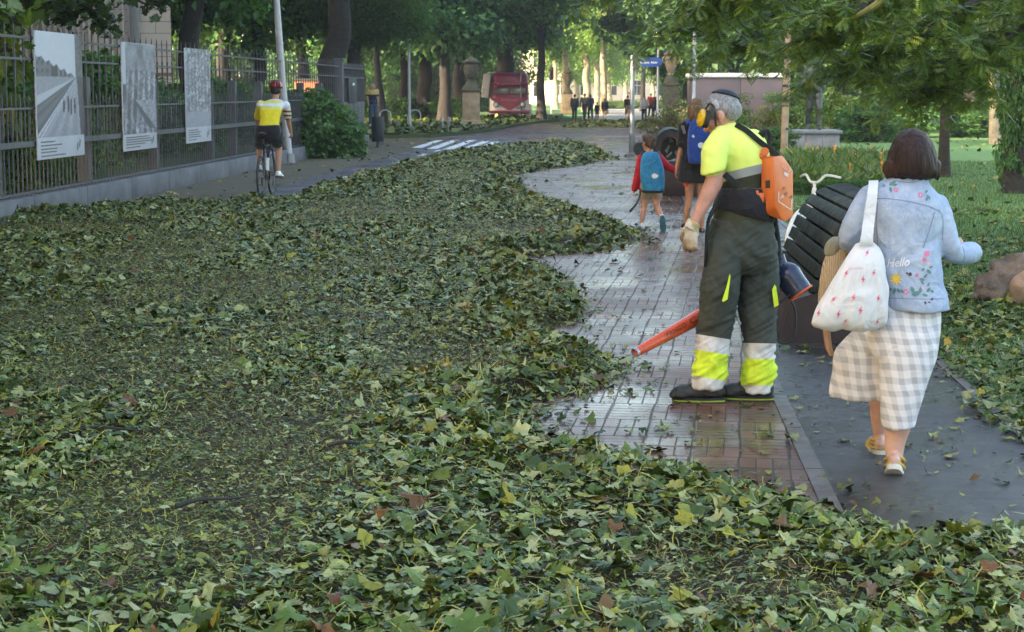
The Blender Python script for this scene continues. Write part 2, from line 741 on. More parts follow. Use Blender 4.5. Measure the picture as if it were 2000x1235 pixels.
def brick_material(name, base, cell=0.44, ang=0.0, gloss=(0.07, 0.34), rows=4, cols=2):
    t = NT(name)
    mp = t.n('ShaderNodeMapping')
    mp.inputs['Rotation'].default_value = (0, 0, ang)
    mp.inputs['Scale'].default_value = (1 / cell, 1 / cell, 1)
    wob = t.n('ShaderNodeTexNoise')
    wob.inputs['Scale'].default_value = 0.9
    t.l(t.coord(), wob.inputs['Vector'])
    va = t.n('ShaderNodeVectorMath', operation='MULTIPLY_ADD')
    t.l(wob.outputs['Color'], va.inputs[0])
    va.inputs[1].default_value = (0.03, 0.03, 0)
    t.l(t.coord(), va.inputs[2])
    t.l(va.outputs[0], mp.inputs['Vector'])
    sx = t.n('ShaderNodeSeparateXYZ')
    t.l(mp.outputs[0], sx.inputs[0])
    x, y = sx.outputs[0], sx.outputs[1]
    ix, iy = t.math('FLOOR', x), t.math('FLOOR', y)
    fx, fy = t.math('FRACT', x), t.math('FRACT', y)
    par = t.math('MODULO', t.math('ABSOLUTE', t.math('ADD', ix, iy)), 2.0)
    inv = t.math('SUBTRACT', 1.0, par)
    a = t.math('ADD', t.math('MULTIPLY', fx, par), t.math('MULTIPLY', fy, inv))
    b = t.math('ADD', t.math('MULTIPLY', fy, par), t.math('MULTIPLY', fx, inv))
    a4, b2 = t.math('MULTIPLY', a, float(rows)), t.math('MULTIPLY', b, float(cols))
    ia, ib = t.math('FLOOR', a4), t.math('FLOOR', b2)

    def edge(v, w):
        f = t.math('FRACT', v)
        d = t.math('MINIMUM', f, t.math('SUBTRACT', 1.0, f))
        return t.maprange(d, w * 0.35, w, 0.0, 1.0)
    joint = t.math('MULTIPLY', edge(a4, 0.07), edge(b2, 0.05))
    cv = t.n('ShaderNodeCombineXYZ')
    t.l(t.math('ADD', ix, t.math('MULTIPLY', ia, 0.173)), cv.inputs[0])
    t.l(t.math('ADD', iy, t.math('MULTIPLY', ib, 0.291)), cv.inputs[1])
    wn_ = t.n('ShaderNodeTexWhiteNoise', noise_dimensions='2D')
    t.l(cv.outputs[0], wn_.inputs['Vector'])
    r = wn_.outputs['Value']
    d = tuple(c * 0.62 for c in base)
    l = tuple(c * 1.35 for c in base)
    g = (base[0] * 0.75, base[1] * 1.02, base[2] * 1.1)
    col = t.ramp(r, [(0.0, d), (0.45, base), (0.75, g), (1.0, l)])
    dirt = t.noise(1.3, 5, 0.62)
    col = t.mix(t.maprange(dirt, 0.42, 0.68, 0.0, 0.7), col, (0.052, 0.050, 0.036))
    col = t.mix(joint, (0.050, 0.036, 0.029), col)
    wet = t.noise(0.55, 4, 0.6)
    rough = t.maprange(wet, 0.38, 0.62, gloss[0], gloss[1])
    rough = t.math('ADD', rough, t.math('MULTIPLY', t.math('SUBTRACT', 1.0, joint), 0.22), clamp=True)
    rough = t.math('ADD', rough, t.math('MULTIPLY', r, 0.04))
    t.set(Base_Color=col, Roughness=rough)
    t.b.inputs['Specular IOR Level'].default_value = 0.11
    h = t.math('ADD', t.math('MULTIPLY', joint, 1.0), t.math('MULTIPLY', r, 0.30))
    h = t.math('ADD', h, t.math('MULTIPLY', t.noise(60, 3), 0.35))
    h = t.math('ADD', h, t.math('MULTIPLY', t.noise(4, 2), 2.6))
    t.bump(h, 0.42, 0.004)
    return t.m


def asphalt_material(name, base, gloss=(0.22, 0.6), scale=0.6):
    t = NT(name)
    f = t.noise(1.1, 5, 0.65)
    g = t.noise(240, 2)
    col = t.ramp(f, [(0.34, tuple(c * 0.45 for c in base)), (0.66, tuple(c * 1.5 for c in base))])
    col = t.mix(t.maprange(g, 0.62, 0.75, 0.0, 0.5), col, tuple(min(1, c * 3.2) for c in base))
    wet = t.noise(scale, 4, 0.6)
    t.b.inputs['Specular IOR Level'].default_value = 0.32
    t.set(Base_Color=col, Roughness=t.maprange(wet, 0.36, 0.64, gloss[0], gloss[1]))
    t.bump(t.math('ADD', t.noise(150, 3, 0.7), t.math('MULTIPLY', t.noise(7, 3, 0.65), 2.2)), 0.75, 0.007)
    return t.m


def soil_material(name, stops, sc=0.5, rough=0.9, bump=0.7, fine=38):
    t = NT(name)
    f = t.math('ADD', t.math('MULTIPLY', t.noise(sc, 6, 0.7), 0.55), t.math('MULTIPLY', t.noise(fine, 4, 0.7), 0.45))
    t.set(Base_Color=t.ramp(f, stops), Roughness=rough)
    t.b.inputs['Specular IOR Level'].default_value = 0.25
    t.bump(t.math('ADD', t.noise(fine, 4, 0.7), t.math('MULTIPLY', t.noise(5, 3), 2)), bump, 0.03)
    return t.m


MAT_SOIL = soil_material('soil', [(0.3, (0.028, 0.040, 0.014)), (0.5, (0.05, 0.068, 0.022)), (0.7, (0.085, 0.075, 0.04))])
MAT_LAWN = soil_material('lawn', [(0.32, (0.07, 0.14, 0.04)), (0.5, (0.105, 0.195, 0.06)), (0.7, (0.14, 0.23, 0.075))], 0.35, 0.85, 0.6, 70)
MAT_BRICK = brick_material('wet_brick', (0.165, 0.070, 0.053), 0.46, 0.13, (0.10, 0.42), 6, 2)
MAT_PLAZA = brick_material('pink_paving', (0.17, 0.105, 0.105), 0.6, 0.3, (0.2, 0.5))
MAT_ASPHALT = asphalt_material('damp_asphalt', (0.042, 0.036, 0.035), (0.10, 0.62), 1.1)
MAT_LANE = asphalt_material('lane_asphalt', (0.082, 0.070, 0.078), (0.35, 0.65))
MAT_LANE.node_tree.nodes['Principled BSDF'].inputs['Specular IOR Level'].default_value = 0.14
MAT_FARPATH = asphalt_material('pale_gravel', (0.30, 0.27, 0.24), (0.4, 0.8))
MAT_DIRT = soil_material('dirt', [(0.3, (0.07, 0.055, 0.038)), (0.55, (0.12, 0.098, 0.066)), (0.75, (0.10, 0.11, 0.045))], 0.8)
MAT_LITTER = soil_material('litter', [(0.30, (0.016, 0.016, 0.007)), (0.42, (0.040, 0.042, 0.013)), (0.50, (0.075, 0.048, 0.028)), (0.58, (0.085, 0.085, 0.022)), (0.68, (0.065, 0.046, 0.032))], 1.2, 0.85, 1.0, 75)

sheet('ground', [(-420, -120), (420, -120), (420, 620), (-420, 620)], 0.0, MAT_SOIL)
sheet('lawn', band(1.95, 40, 0.5, 80), 0.004, MAT_LAWN)
sheet('meadow', [(-14, 118), (34, 112), (60, 250), (-24, 250)], 0.003, MAT_LAWN)
sheet('dirt_strip', [tuple(G(0, 470).xy), tuple(G(500, 425).xy), tuple(G(700, 330).xy), tuple(PC(-6.3, 66).xy), tuple(PC(-9.2, 66).xy), (-8.4, 20)], 0.004, MAT_DIRT)
sheet('cycle_path', band(-6.35, -4.1, 12, 66), 0.008, MAT_LANE)
sheet('brick_path', band(-4.1, 0.78, 1.0, 66), 0.006, MAT_BRICK)
sheet('plaza', band(-9.0, 5.2, 66, 92), 0.006, MAT_PLAZA)
sheet('brick_path', band(0.86, 5.2, 44, 66), 0.007, MAT_BRICK)
sheet('far_path', band(-3.2, 2.6, 92, 215), 0.008, MAT_FARPATH)
sheet('asphalt_path', band(0.86, 1.90, 1.0, 44), 0.006, MAT_ASPHALT)
mb = MB()
for a, b, h in ((0.78, 0.86, 0.014), (1.90, 1.955, 0.016)):
    s = 1.0
    while s < 44:
        p = PC((a + b) / 2, s + 0.495, h / 2)
        mb.box(p, (b - a, 0.985, h), -PATH_A)
        s += 1.0
o = mb.build('path_edging', plain('edging_stone', (0.10, 0.078, 0.066), 0.5, 0.4, 5, 0.4, 50), None, (0, 0, 0))
o['kind'] = 'structure'

# painted marks on the cycle path: the zebra stripes and the dashes
mb = MB()
for bl, br, tr, tl in (((803, 289), (824, 289), (866, 274), (852, 274)), ((833, 291), (854, 291), (897, 274), (883, 274)),
                       ((863, 292), (884, 292), (931, 274), (916, 274)), ((892, 293.5), (912, 293.5), (958, 276), (943, 276)),
                       ((924, 292), (942, 292), (976, 277), (962, 277))):
    q = [G(*p, 0.013) for p in (bl, br, tr, tl)]
    mb.add(q, [(0, 1, 2, 3)])
for (u, v) in ((553, 389), (655, 352), (728, 333), (778, 318), (818, 305), (850, 296)):
    a = G(u, v, 0.013)
    b = Vector((a.x + TX * 1.5, a.y + TY * 1.5, 0.013))
    w = Vector((0.055, 0, 0))
    mb.add([a - w, a + w, b + w, b - w], [(0, 1, 2, 3)])
t = NT('worn_road_paint')
w = t.noise(7, 5, 0.7)
t.set(Base_Color=t.mix(t.maprange(w, 0.50, 0.68, 0.0, 1.0), (0.70, 0.70, 0.72), (0.12, 0.11, 0.115)), Roughness=0.5)
o = mb.build('road_markings', t.m, None, (0, 0, 0), smooth=False)
o['kind'] = 'structure'

# raised verge on the far left, held by a low kerb
VERGE_Z = 0.13
poly = [G(u, v, 0) for u, v in ((300, 264), (690, 267), (750, 271), (840, 269.5), (905, 264), (960, 258), (1000, 249), (1050, 241), (1092, 237), (1100, 226), (300, 226))]
mb = MB()
mb.prism([Vector((p.x, p.y, -0.05)) for p in poly], (0, 0, 0.05 + VERGE_Z))
o = mb.build('verge', MAT_SOIL, None, (0, 0, 0), smooth=False)
o['kind'] = 'structure'


# ------------------------------------------------------------------ fallen leaves
def poly_sd(px, py, poly):
    """signed distance to a polygon, positive inside (numpy)"""
    q = np.asarray(poly)
    inside = np.zeros(px.shape, dtype=bool)
    dist = np.full(px.shape, 1e9)
    n = len(q)
    for i in range(n):
        x1, y1 = q[i]
        x2, y2 = q[(i + 1) % n]
        c = ((y1 > py) != (y2 > py)) & (px < (x2 - x1) * (py - y1) / (y2 - y1 + 1e-12) + x1)
        inside ^= c
        ex, ey = x2 - x1, y2 - y1
        t = np.clip(((px - x1) * ex + (py - y1) * ey) / (ex * ex + ey * ey + 1e-12), 0, 1)
        dist = np.minimum(dist, np.hypot(px - x1 - t * ex, py - y1 - t * ey))
    return np.where(inside, dist, -dist)


def vnoise(x, y, seed=0):
    """smooth value noise (numpy)"""
    x = x + seed * 17.31
    y = y + seed * 9.17
    xi, yi = np.floor(x).astype(int), np.floor(y).astype(int)
    fx, fy = x - xi, y - yi
    fx, fy = fx * fx * (3 - 2 * fx), fy * fy * (3 - 2 * fy)

    def h(a, b):
        n = (a * 374761393 + b * 668265263 + seed * 1442695) & 0x7fffffff
        n = ((n ^ (n >> 13)) * 1274126177) & 0x7fffffff
        return ((n ^ (n >> 16)) & 0xffff) / 65535.0
    return (h(xi, yi) * (1 - fx) + h(xi + 1, yi) * fx) * (1 - fy) + (h(xi, yi + 1) * (1 - fx) + h(xi + 1, yi + 1) * fx) * fy


MAIN_PX = [(870, 306), (960, 296), (1020, 288), (1085, 284), (1165, 294), (1192, 312), (1130, 324), (1060, 332), (1005, 344),
           (1012, 374), (1060, 396), (1110, 414), (1195, 438), (1248, 462), (1190, 488), (1100, 498), (1012, 506), (1060, 528), (1105, 552),
           (1142, 606), (1128, 632), (1040, 648), (1080, 672), (1150, 692), (1218, 716), (1165, 762), (1080, 778), (985, 784), (1030, 806),
           (1030, 868), (1085, 888), (1200, 904), (1350, 938), (1500, 982), (1640, 1012), (1745, 1066), (1850, 1070), (1870, 1040), (1992, 1042),
           (2140, 1100), (2200, 1400), (-300, 1400), (-300, 470), (0, 436), (150, 418), (310, 403), (440, 408), (560, 398), (640, 372), (740, 340), (830, 318)]
MAIN = [tuple(G(u, v).xy) for u, v in MAIN_PX]


def pile_h(x, y):
    d = poly_sd(x, y, MAIN)
    n = vnoise(x * 1.7, y * 1.7, 3) * 0.6 + vnoise(x * 4.1, y * 4.1, 5) * 0.4
    e = np.clip((d + 0.06) / 0.34, 0, 1)
    e = e * e * (3 - 2 * e)
    ridge = np.exp(-((d - 0.34) / 0.30) ** 2) * np.clip((y - 6.5) / 3, 0.25, 1)
    return d, e * (0.022 + 0.050 * n + (0.115 * n + 0.02) * ridge)


def leaf_shapes():
    """leaf outlines: lobed plane-tree leaf, plain oval leaf, stalk, small chip, crumpled keys"""
    pts = [(0, -0.08), (0.30, -0.20), (0.56, -0.12), (0.60, 0.06), (0.50, 0.18), (0.74, 0.34), (0.72, 0.56), (0.42, 0.50), (0.28, 0.78), (0.0, 1.0), (-0.28, 0.76), (-0.42, 0.50), (-0.72, 0.58), (-0.74, 0.34), (-0.50, 0.18), (-0.60, 0.04), (-0.54, -0.14), (-0.28, -0.20)]
    v = [(0, 0.24)] + pts
    f = [(0, i, i % 18 + 1) for i in range(1, 19)]
    lob = (np.array([(x, y, 0) for x, y in v], float), np.array(f))
    pts = [(0, -0.05), (0.30, 0.10), (0.36, 0.42), (0.20, 0.78), (0, 1.0), (-0.20, 0.78), (-0.36, 0.42), (-0.30, 0.10)]
    v = [(0, 0.40)] + pts
    f = [(0, i, i % 8 + 1) for i in range(1, 9)]
    oval = (np.array([(x, y, 0) for x, y in v], float), np.array(f))
    v = [(-0.02, 0, 0), (0.02, 0, 0), (-0.018, 0.35, 0.06), (0.018, 0.35, 0.06), (-0.016, 0.7, 0.05), (0.016, 0.7, 0.05), (-0.02, 1, -0.02), (0.02, 1, -0.02)]
    stalk = (np.array(v, float), np.array([(0, 1, 3), (0, 3, 2), (2, 3, 5), (2, 5, 4), (4, 5, 7), (4, 7, 6)]))
    v = [(0, 0, 0), (0.38, 0.25, 0.02), (0.12, 0.62, 0), (0.0, 1, 0.04), (-0.2, 0.6, 0), (-0.36, 0.3, 0.03)]
    chip = (np.array(v, float), np.array([(0, 1, 2), (0, 2, 4), (2, 3, 4), (0, 4, 5)]))
    return [lob, oval, stalk, chip]


SHAPES = leaf_shapes()


def scatter(x, y, z, kind, size, tilt, cols, curl=0.5, rng=RNG):
    """many leaves: returns verts, tris, colours.  one call per outline"""
    T, F = SHAPES[kind]
    n, k = len(x), len(T)
    V = np.repeat(T[None], n, 0)
    V[:, :, :2] += rng.normal(0, 0.055, (n, k, 2)) * (0 if kind == 2 else 1)
    if kind != 2:
        V[:, :, 0] *= rng.uniform(0.45, 1.1, n)[:, None]
        V[:, :, 0] += V[:, :, 1] * rng.normal(0, 0.25, n)[:, None]
    ca, cb = rng.normal(0, curl, n), rng.normal(0, curl, n)
    V[:, :, 2] += ca[:, None] * V[:, :, 0] ** 2 + cb[:, None] * (V[:, :, 1] - 0.3) ** 2 + rng.normal(0, 0.05, (n, k)) * (0 if kind == 2 else 1)
    if kind == 2:
        V[:, :, 0] += rng.normal(0, 0.35, n)[:, None] * (V[:, :, 1] - 0.5) ** 2
    V[:, :, 1] -= 0.35
    V *= size[:, None, None]
    yaw = rng.uniform(0, 2 * np.pi, n)
    ax = rng.uniform(0, 2 * np.pi, n)
    a = tilt
    # tilt about a horizontal axis, then yaw
    cy, sy = np.cos(yaw), np.sin(yaw)
    X = V[:, :, 0] * cy[:, None] - V[:, :, 1] * sy[:, None]
    Y = V[:, :, 0] * sy[:, None] + V[:, :, 1] * cy[:, None]
    Z = V[:, :, 2]
    ux, uy = np.cos(ax), np.sin(ax)
    d = X * (-uy)[:, None] + Y * ux[:, None]
    c, s_ = np.cos(a)[:, None], np.sin(a)[:, None]
    d2, Z2 = d * c - Z * s_, d * s_ + Z * c
    X += (d2 - d) * (-uy)[:, None]
    Y += (d2 - d) * ux[:, None]
    low = Z2.min(1)
    Z2 = Z2 - np.minimum(low, 0)[:, None] * 0.75
    V = np.stack([X + x[:, None], Y + y[:, None], Z2 + z[:, None]], -1).reshape(-1, 3)
    FF = (F[None] + (np.arange(n) * k)[:, None, None]).reshape(-1, 3)
    C = np.repeat(cols, k, 0)
    return V, FF, C


PAL = np.array([(0.026, 0.050, 0.010), (0.046, 0.080, 0.015), (0.072, 0.112, 0.022), (0.150, 0.185, 0.090), (0.220, 0.255, 0.145), (0.150, 0.165, 0.024), (0.095, 0.050, 0.022)])
PAL_TWIG = np.array([(0.24, 0.26, 0.055), (0.18, 0.21, 0.05), (0.30, 0.27, 0.07), (0.10, 0.10, 0.03), (0.12, 0.075, 0.03)])


def pick(pal, p, n, rng=RNG, var=0.18):
    c = pal[rng.choice(len(pal), n, p=p)] * np.array([1.11, 1.0, 0.70])
    return c * rng.uniform(1 - var, 1 + var, (n, 1)) * rng.uniform(0.93, 1.07, (n, 3))


def stack_mesh(name, chunks, mat, label=None, kind='stuff', lift=0.0, smooth=False):
    vs, fs, cs, o = [], [], [], 0
    for v, f, c in chunks:
        vs.append(v)
        fs.append(f + o)
        cs.append(c)
        o += len(v)
    me = fast_mesh(name, np.concatenate(vs), np.concatenate(fs), smooth)
    set_col(me, np.concatenate(cs))
    ob = link_mesh(name, me, mat, None, (0, 0, 0))
    if kind:
        ob['kind'] = kind
    if label:
        ob['label'] = label
    return ob


def in_view(x, y, z=0.05, m=0.25):
    d = y * _cp - (z - CAM_H) * _sp
    ux = FPX * x / d
    return (d > 2) & (np.abs(ux) < 1000 * (1 + m)) & ((617.5 - FPX * (y * _sp + (z - CAM_H) * _cp) / d) < 1235 * (1 + m) + 40)


# the heaped bed that the leaves lie on
gx = np.concatenate([np.arange(-9.5, 4.0, 0.11)])
gy = np.concatenate([np.arange(4.6, 20, 0.11), np.arange(20, 62, 0.24)])
XX, YY = np.meshgrid(gx, gy)
D, Hh = pile_h(XX.ravel(), YY.ravel())
D = D.reshape(XX.shape)
Hh = Hh.reshape(XX.shape)
nx, ny = len(gx), len(gy)
idx = np.arange(nx * ny).reshape(ny, nx)
keep = (D[:-1, :-1] > -0.12) | (D[1:, 1:] > -0.12) | (D[:-1, 1:] > -0.12) | (D[1:, :-1] > -0.12)
quads = np.stack([idx[:-1, :-1], idx[:-1, 1:], idx[1:, 1:], idx[1:, :-1]], -1)[keep]
used = np.unique(quads)
mp = np.zeros(nx * ny, dtype=int)
mp[used] = np.arange(len(used))
vv = np.stack([XX.ravel(), YY.ravel(), Hh.ravel() * 0.8 - 0.012], -1)[used]
me = fast_mesh('leaf_mould', vv, mp[quads], True)
o = link_mesh('leaf_mould', me, MAT_LITTER, None, (0, 0, 0))
tag(o, 'matted brown and green bed of crushed leaves under the loose leaves', kind='stuff')

chunks = []
# rings of depth, each with its own density and leaf size
for (y0, y1, dens, s0, s1) in ((4.8, 8.2, 1500, 0.030, 0.070), (8.2, 12, 1350, 0.032, 0.072), (12, 18, 950, 0.038, 0.080), (18, 28, 640, 0.045, 0.09), (28, 58, 380, 0.06, 0.12)):
    x0, x1 = -0.37 * y1 - 0.4, min(0.37 * y1 + 0.4, 4.2)
    n = int((x1 - x0) * (y1 - y0) * dens)
    x, y = RNG.uniform(x0, x1, n), RNG.uniform(y0, y1, n)
    ok = in_view(x, y)
    x, y = x[ok], y[ok]
    d, h = pile_h(x, y)
    n1 = vnoise(x * 0.9, y * 0.45, 7)
    n2 = vnoise(x * 3.0, y * 2.0, 9)
    edge = np.exp(-((d - 0.3) / 0.45) ** 2)
    worn = np.clip((n1 - 0.42) * 3, 0, 1) * (1 - edge)          # trodden, shredded middle
    p = np.where(d > 0, 0.72 + 0.3 * edge + 0.25 * n2, np.exp(d / 0.10) * 0.75)
    p = np.where(d < -0.35, 0.0, p)
    ok = RNG.random(len(x)) < p
    x, y, d, h, worn, edge = x[ok], y[ok], d[ok], h[ok], worn[ok], edge[ok]
    n = len(x)
    size = RNG.uniform(s0, s1, n) * (1 - 0.45 * worn)
    big = RNG.random(n) < 0.10
    size = np.where(big & (worn < 0.4), size * 1.35, size)
    kind = RNG.choice(4, n, p=[0.29, 0.13, 0.29, 0.29])
    kind = np.where((worn > 0.3) & (kind == 0) & (RNG.random(n) < 0.6), RNG.choice([2, 3], n), kind)
    tl = np.abs(RNG.normal(0, 0.26, n)) + edge * np.abs(RNG.normal(0, 0.25, n))
    z = h + RNG.uniform(0.0, 0.022, n) * np.clip(d / 0.2 + 0.5, 0, 1) + 0.008
    for k in range(4):
        m = kind == k
        nn = int(m.sum())
        if not nn:
            continue
        if k == 2:
            c = pick(PAL_TWIG, [0.32, 0.27, 0.13, 0.16, 0.12], nn)
            sz = size[m] * RNG.uniform(1.0, 2.1, nn)
        elif k == 3:
            c = pick(np.vstack([PAL, PAL_TWIG[:3]]), [0.18, 0.22, 0.16, 0.09, 0.06, 0.09, 0.07, 0.05, 0.05, 0.03], nn)
            sz = size[m] * RNG.uniform(0.35, 0.75, nn)
        else:
            c = pick(PAL, [0.18, 0.22, 0.19, 0.15, 0.12, 0.11, 0.03], nn)
            sz = size[m]
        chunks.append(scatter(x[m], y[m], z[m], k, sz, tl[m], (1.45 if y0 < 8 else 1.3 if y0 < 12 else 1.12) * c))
# crushed fragments and stalks that fill the gaps
for (y0, y1, dens, s0, s1) in ((4.8, 9, 2600, 0.010, 0.028), (9, 14, 1700, 0.014, 0.034), (14, 22, 800, 0.022, 0.05), (22, 40, 200, 0.04, 0.09)):
    x0, x1 = -0.37 * y1 - 0.4, min(0.37 * y1 + 0.4, 4.2)
    n = int((x1 - x0) * (y1 - y0) * dens)
    x, y = RNG.uniform(x0, x1, n), RNG.uniform(y0, y1, n)
    ok = in_view(x, y)
    x, y = x[ok], y[ok]
    d, h = pile_h(x, y)
    ok = (d > -0.05) & (RNG.random(len(x)) < 0.45 + 0.6 * vnoise(x * 2.3, y * 1.5, 77))
    x, y, h = x[ok], y[ok], h[ok]
    n = len(x)
    kind = RNG.choice([2, 3], n, p=[0.38, 0.62])
    for k in (2, 3):
        m = kind == k
        nn = int(m.sum())
        if k == 2:
            c = pick(PAL_TWIG, [0.34, 0.30, 0.16, 0.12, 0.08], nn)
            sz = RNG.uniform(s0, s1, nn) * 2.6
        else:
            c = pick(np.vstack([PAL, PAL_TWIG[:3]]), [0.13, 0.19, 0.15, 0.07, 0.04, 0.10, 0.16, 0.07, 0.05, 0.04], nn)
            sz = RNG.uniform(s0, s1, nn)
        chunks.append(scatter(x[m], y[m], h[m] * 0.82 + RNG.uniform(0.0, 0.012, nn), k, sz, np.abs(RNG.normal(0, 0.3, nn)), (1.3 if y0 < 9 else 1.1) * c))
stack_mesh('fallen_leaves', chunks, M['leaf_wet'], 'thick carpet of torn green leaves and stalks blown across the brick path')

# strays on the wet paving, the lane, the asphalt
chunks = []
for (y0, y1, dens, s0, s1, c0, c1) in ((5.5, 16, 95, 0.012, 0.045, -3.5, 2.0), (16, 48, 10, 0.03, 0.08, -4, 2.0), (24, 64, 3.0, 0.06, 0.13, -8.3, -4), (84, 104, 60, 0.10, 0.20, -3.4, 6.0)):
    n = int((c1 - c0) * (y1 - y0) * dens)
    c, s_ = RNG.uniform(c0, c1, n), RNG.uniform(y0, y1, n)
    x, y = c * TY + s_ * TX, -c * TX + s_ * TY
    ok = in_view(x, y) & (RNG.random(n) < 0.25 + 0.9 * vnoise(x * 1.2, y * 0.8, 21))
    x, y = x[ok], y[ok]
    n = len(x)
    kind = RNG.choice(4, n, p=[0.18, 0.14, 0.24, 0.44])
    size = RNG.uniform(s0, s1, n)
    for k in range(4):
        m = kind == k
        nn = int(m.sum())
        if nn:
            pal = np.vstack([PAL, PAL_TWIG])
            cc = pick(pal, [0.14, 0.16, 0.12, 0.06, 0.05, 0.08, 0.10, 0.09, 0.08, 0.06, 0.03, 0.03], nn)
            chunks.append(scatter(x[m], y[m], np.full(nn, 0.012), k, size[m] * (1.7 if k == 2 else 1.3 if k < 2 else 1), np.abs(RNG.normal(0, 0.12, nn)), cc))
stack_mesh('leaf_litter', chunks, M['leaf_wet'], 'thin scatter of leaf scraps on the wet paving')

# the verge on the right: leaves over trampled grass, thinning out on the lawn
chunks = []
for (y0, y1, dens, s0, s1, thin) in ((7, 14, 800, 0.035, 0.075, 0.9), (14, 21, 260, 0.045, 0.09, 0.8), (21, 27, 60, 0.06, 0.11, 0.5), (27, 34, 8, 0.08, 0.12, 0.4), (34, 66, 3, 0.1, 0.18, 0.5)):
    n = int(14 * (y1 - y0) * dens)
    c, s_ = RNG.uniform(1.68, 16, n), RNG.uniform(y0, y1, n)
    x, y = c * TY + s_ * TX, -c * TX + s_ * TY
    ok = in_view(x, y) & (RNG.random(n) < thin * (0.35 + 0.8 * vnoise(x * 0.8, y * 0.6, 31))) & (c > 2.02 - 0.34 * vnoise(s_ * 1.6, s_ * 0.3, 41) ** 2)
    x, y = x[ok], y[ok]
    n = len(x)
    kind = RNG.choice(4, n, p=[0.34, 0.28, 0.16, 0.22])
    size = RNG.uniform(s0, s1, n)
    for k in range(4):
        m = kind == k
        nn = int(m.sum())
        if nn:
            pal = np.vstack([PAL, PAL_TWIG[:3]])
            cc = pick(pal, [0.14, 0.20, 0.20, 0.09, 0.05, 0.16, 0.02, 0.06, 0.05, 0.03], nn)
            chunks.append(scatter(x[m], y[m], RNG.uniform(0.005, 0.05, nn), k, size[m], np.abs(RNG.normal(0, 0.35, nn)), cc))
stack_mesh('fallen_leaves', chunks, M['leaf_wet'], 'green leaves strewn over the grass beside the asphalt')

# leaves on the far verge
chunks = []
n = 5200
u, v = RNG.uniform(690, 1110, n), RNG.uniform(228, 270, n)
pts = np.array([G(a, b, VERGE_Z) for a, b in zip(u, v)])
vp = [tuple(p.xy) for p in poly]
ok = poly_sd(pts[:, 0], pts[:, 1], vp) > 0.1
pts = pts[ok]
n = len(pts)
cc = pick(PAL, [0.16, 0.26, 0.24, 0.10, 0.06, 0.14, 0.04], n)
chunks.append(scatter(pts[:, 0], pts[:, 1], np.full(n, VERGE_Z + 0.01), 1, RNG.uniform(0.18, 0.40, n), np.abs(RNG.normal(0, 0.4, n)), cc))
stack_mesh('fallen_leaves', chunks, M['leaf_wet'], 'leaves and low weeds on the far verge by the hoops')

# grass of the lawn
T = np.array([(-0.10, 0, 0), (0.10, 0, 0), (0.03, 0.10, 0.6), (0.12, 0.32, 1.0)])
chunks = []
for (y0, y1, dens, hh, wd) in ((7, 14, 700, 0.065, 0.035), (14, 26, 420, 0.07, 0.040), (26, 44, 200, 0.075, 0.05)):
    n = int(15 * (y1 - y0) * dens)
    c, s_ = RNG.uniform(1.99, 17, n), RNG.uniform(y0, y1, n)
    x, y = c * TY + s_ * TX, -c * TX + s_ * TY
    ok = in_view(x, y)
    x, y = x[ok], y[ok]
    n = len(x)
    yaw = RNG.uniform(0, 2 * np.pi, n)
    h = RNG.uniform(0.5, 1.2, n) * hh
    V = np.repeat(T[None], n, 0)
    V[:, :, 0] *= wd
    V[:, :, 1] *= h[:, None]
    V[:, :, 2] *= h[:, None]
    X = V[:, :, 0] * np.cos(yaw)[:, None] - V[:, :, 1] * np.sin(yaw)[:, None] + x[:, None]
    Y = V[:, :, 0] * np.sin(yaw)[:, None] + V[:, :, 1] * np.cos(yaw)[:, None] + y[:, None]
    V = np.stack([X, Y, V[:, :, 2]], -1).reshape(-1, 3)
    F = (np.array([(0, 1, 2), (0, 2, 3)])[None] + (np.arange(n) * 4)[:, None, None]).reshape(-1, 3)
    base = np.array([(0.055, 0.12, 0.028), (0.08, 0.16, 0.04), (0.11, 0.19, 0.05)])
    chunks.append((V, F, np.repeat(pick(base, [0.4, 0.4, 0.2], n), 4, 0)))
stack_mesh('grass', chunks, M['leaf'], 'short green grass of the lawn on the right')

# dark twigs lying in the leaves
tw = MB()
for (u, v, L, a) in ((345, 990, 0.28, 0.5), (640, 870, 0.22, 0.2), (1050, 1120, 0.2, 0.9), (240, 640, 0.4, 0.3), (1120, 1190, 0.16, -0.4), (150, 840, 0.3, 0.1), (820, 1010, 0.2, 0.6)):
    p = G(u, v, 0.09)
    q = [p + Vector((math.cos(a) * L * k + random.uniform(-.01, .01), math.sin(a) * L * k * 1.6, 0.012 * math.sin(k * 5))) for k in (0, .3, .6, 1)]
    tw.tube(q, [0.010, 0.009, 0.007, 0.004], 7, 2)
o = tw.build('broken_twigs', M['twig'], None, (0, 0, 0))
tag(o, 'short dark twigs lying among the leaves', kind='stuff')

# ================================================================== fence, posters, buildings
FA, FB = G(-330, 515), G(712, 283)          # foot of the fence: nearest point (off frame) and far corner
FA = Vector((FA.x, FA.y, 0))
FD = (FB - FA)
FLEN = FD.length
FD.normalize()
FN = Vector((FD.y, -FD.x, 0))               # towards the path
FYAW = math.atan2(FD.y, FD.x)


def fence_s(u, v=420):
    """metres along the fence where photo column u falls"""
    d = ray(u, 300)
    k = d.x / d.y
    # FA.x + s FD.x = k (FA.y + s FD.y)
    return (k * FA.y - FA.x) / (FD.x - k * FD.y)


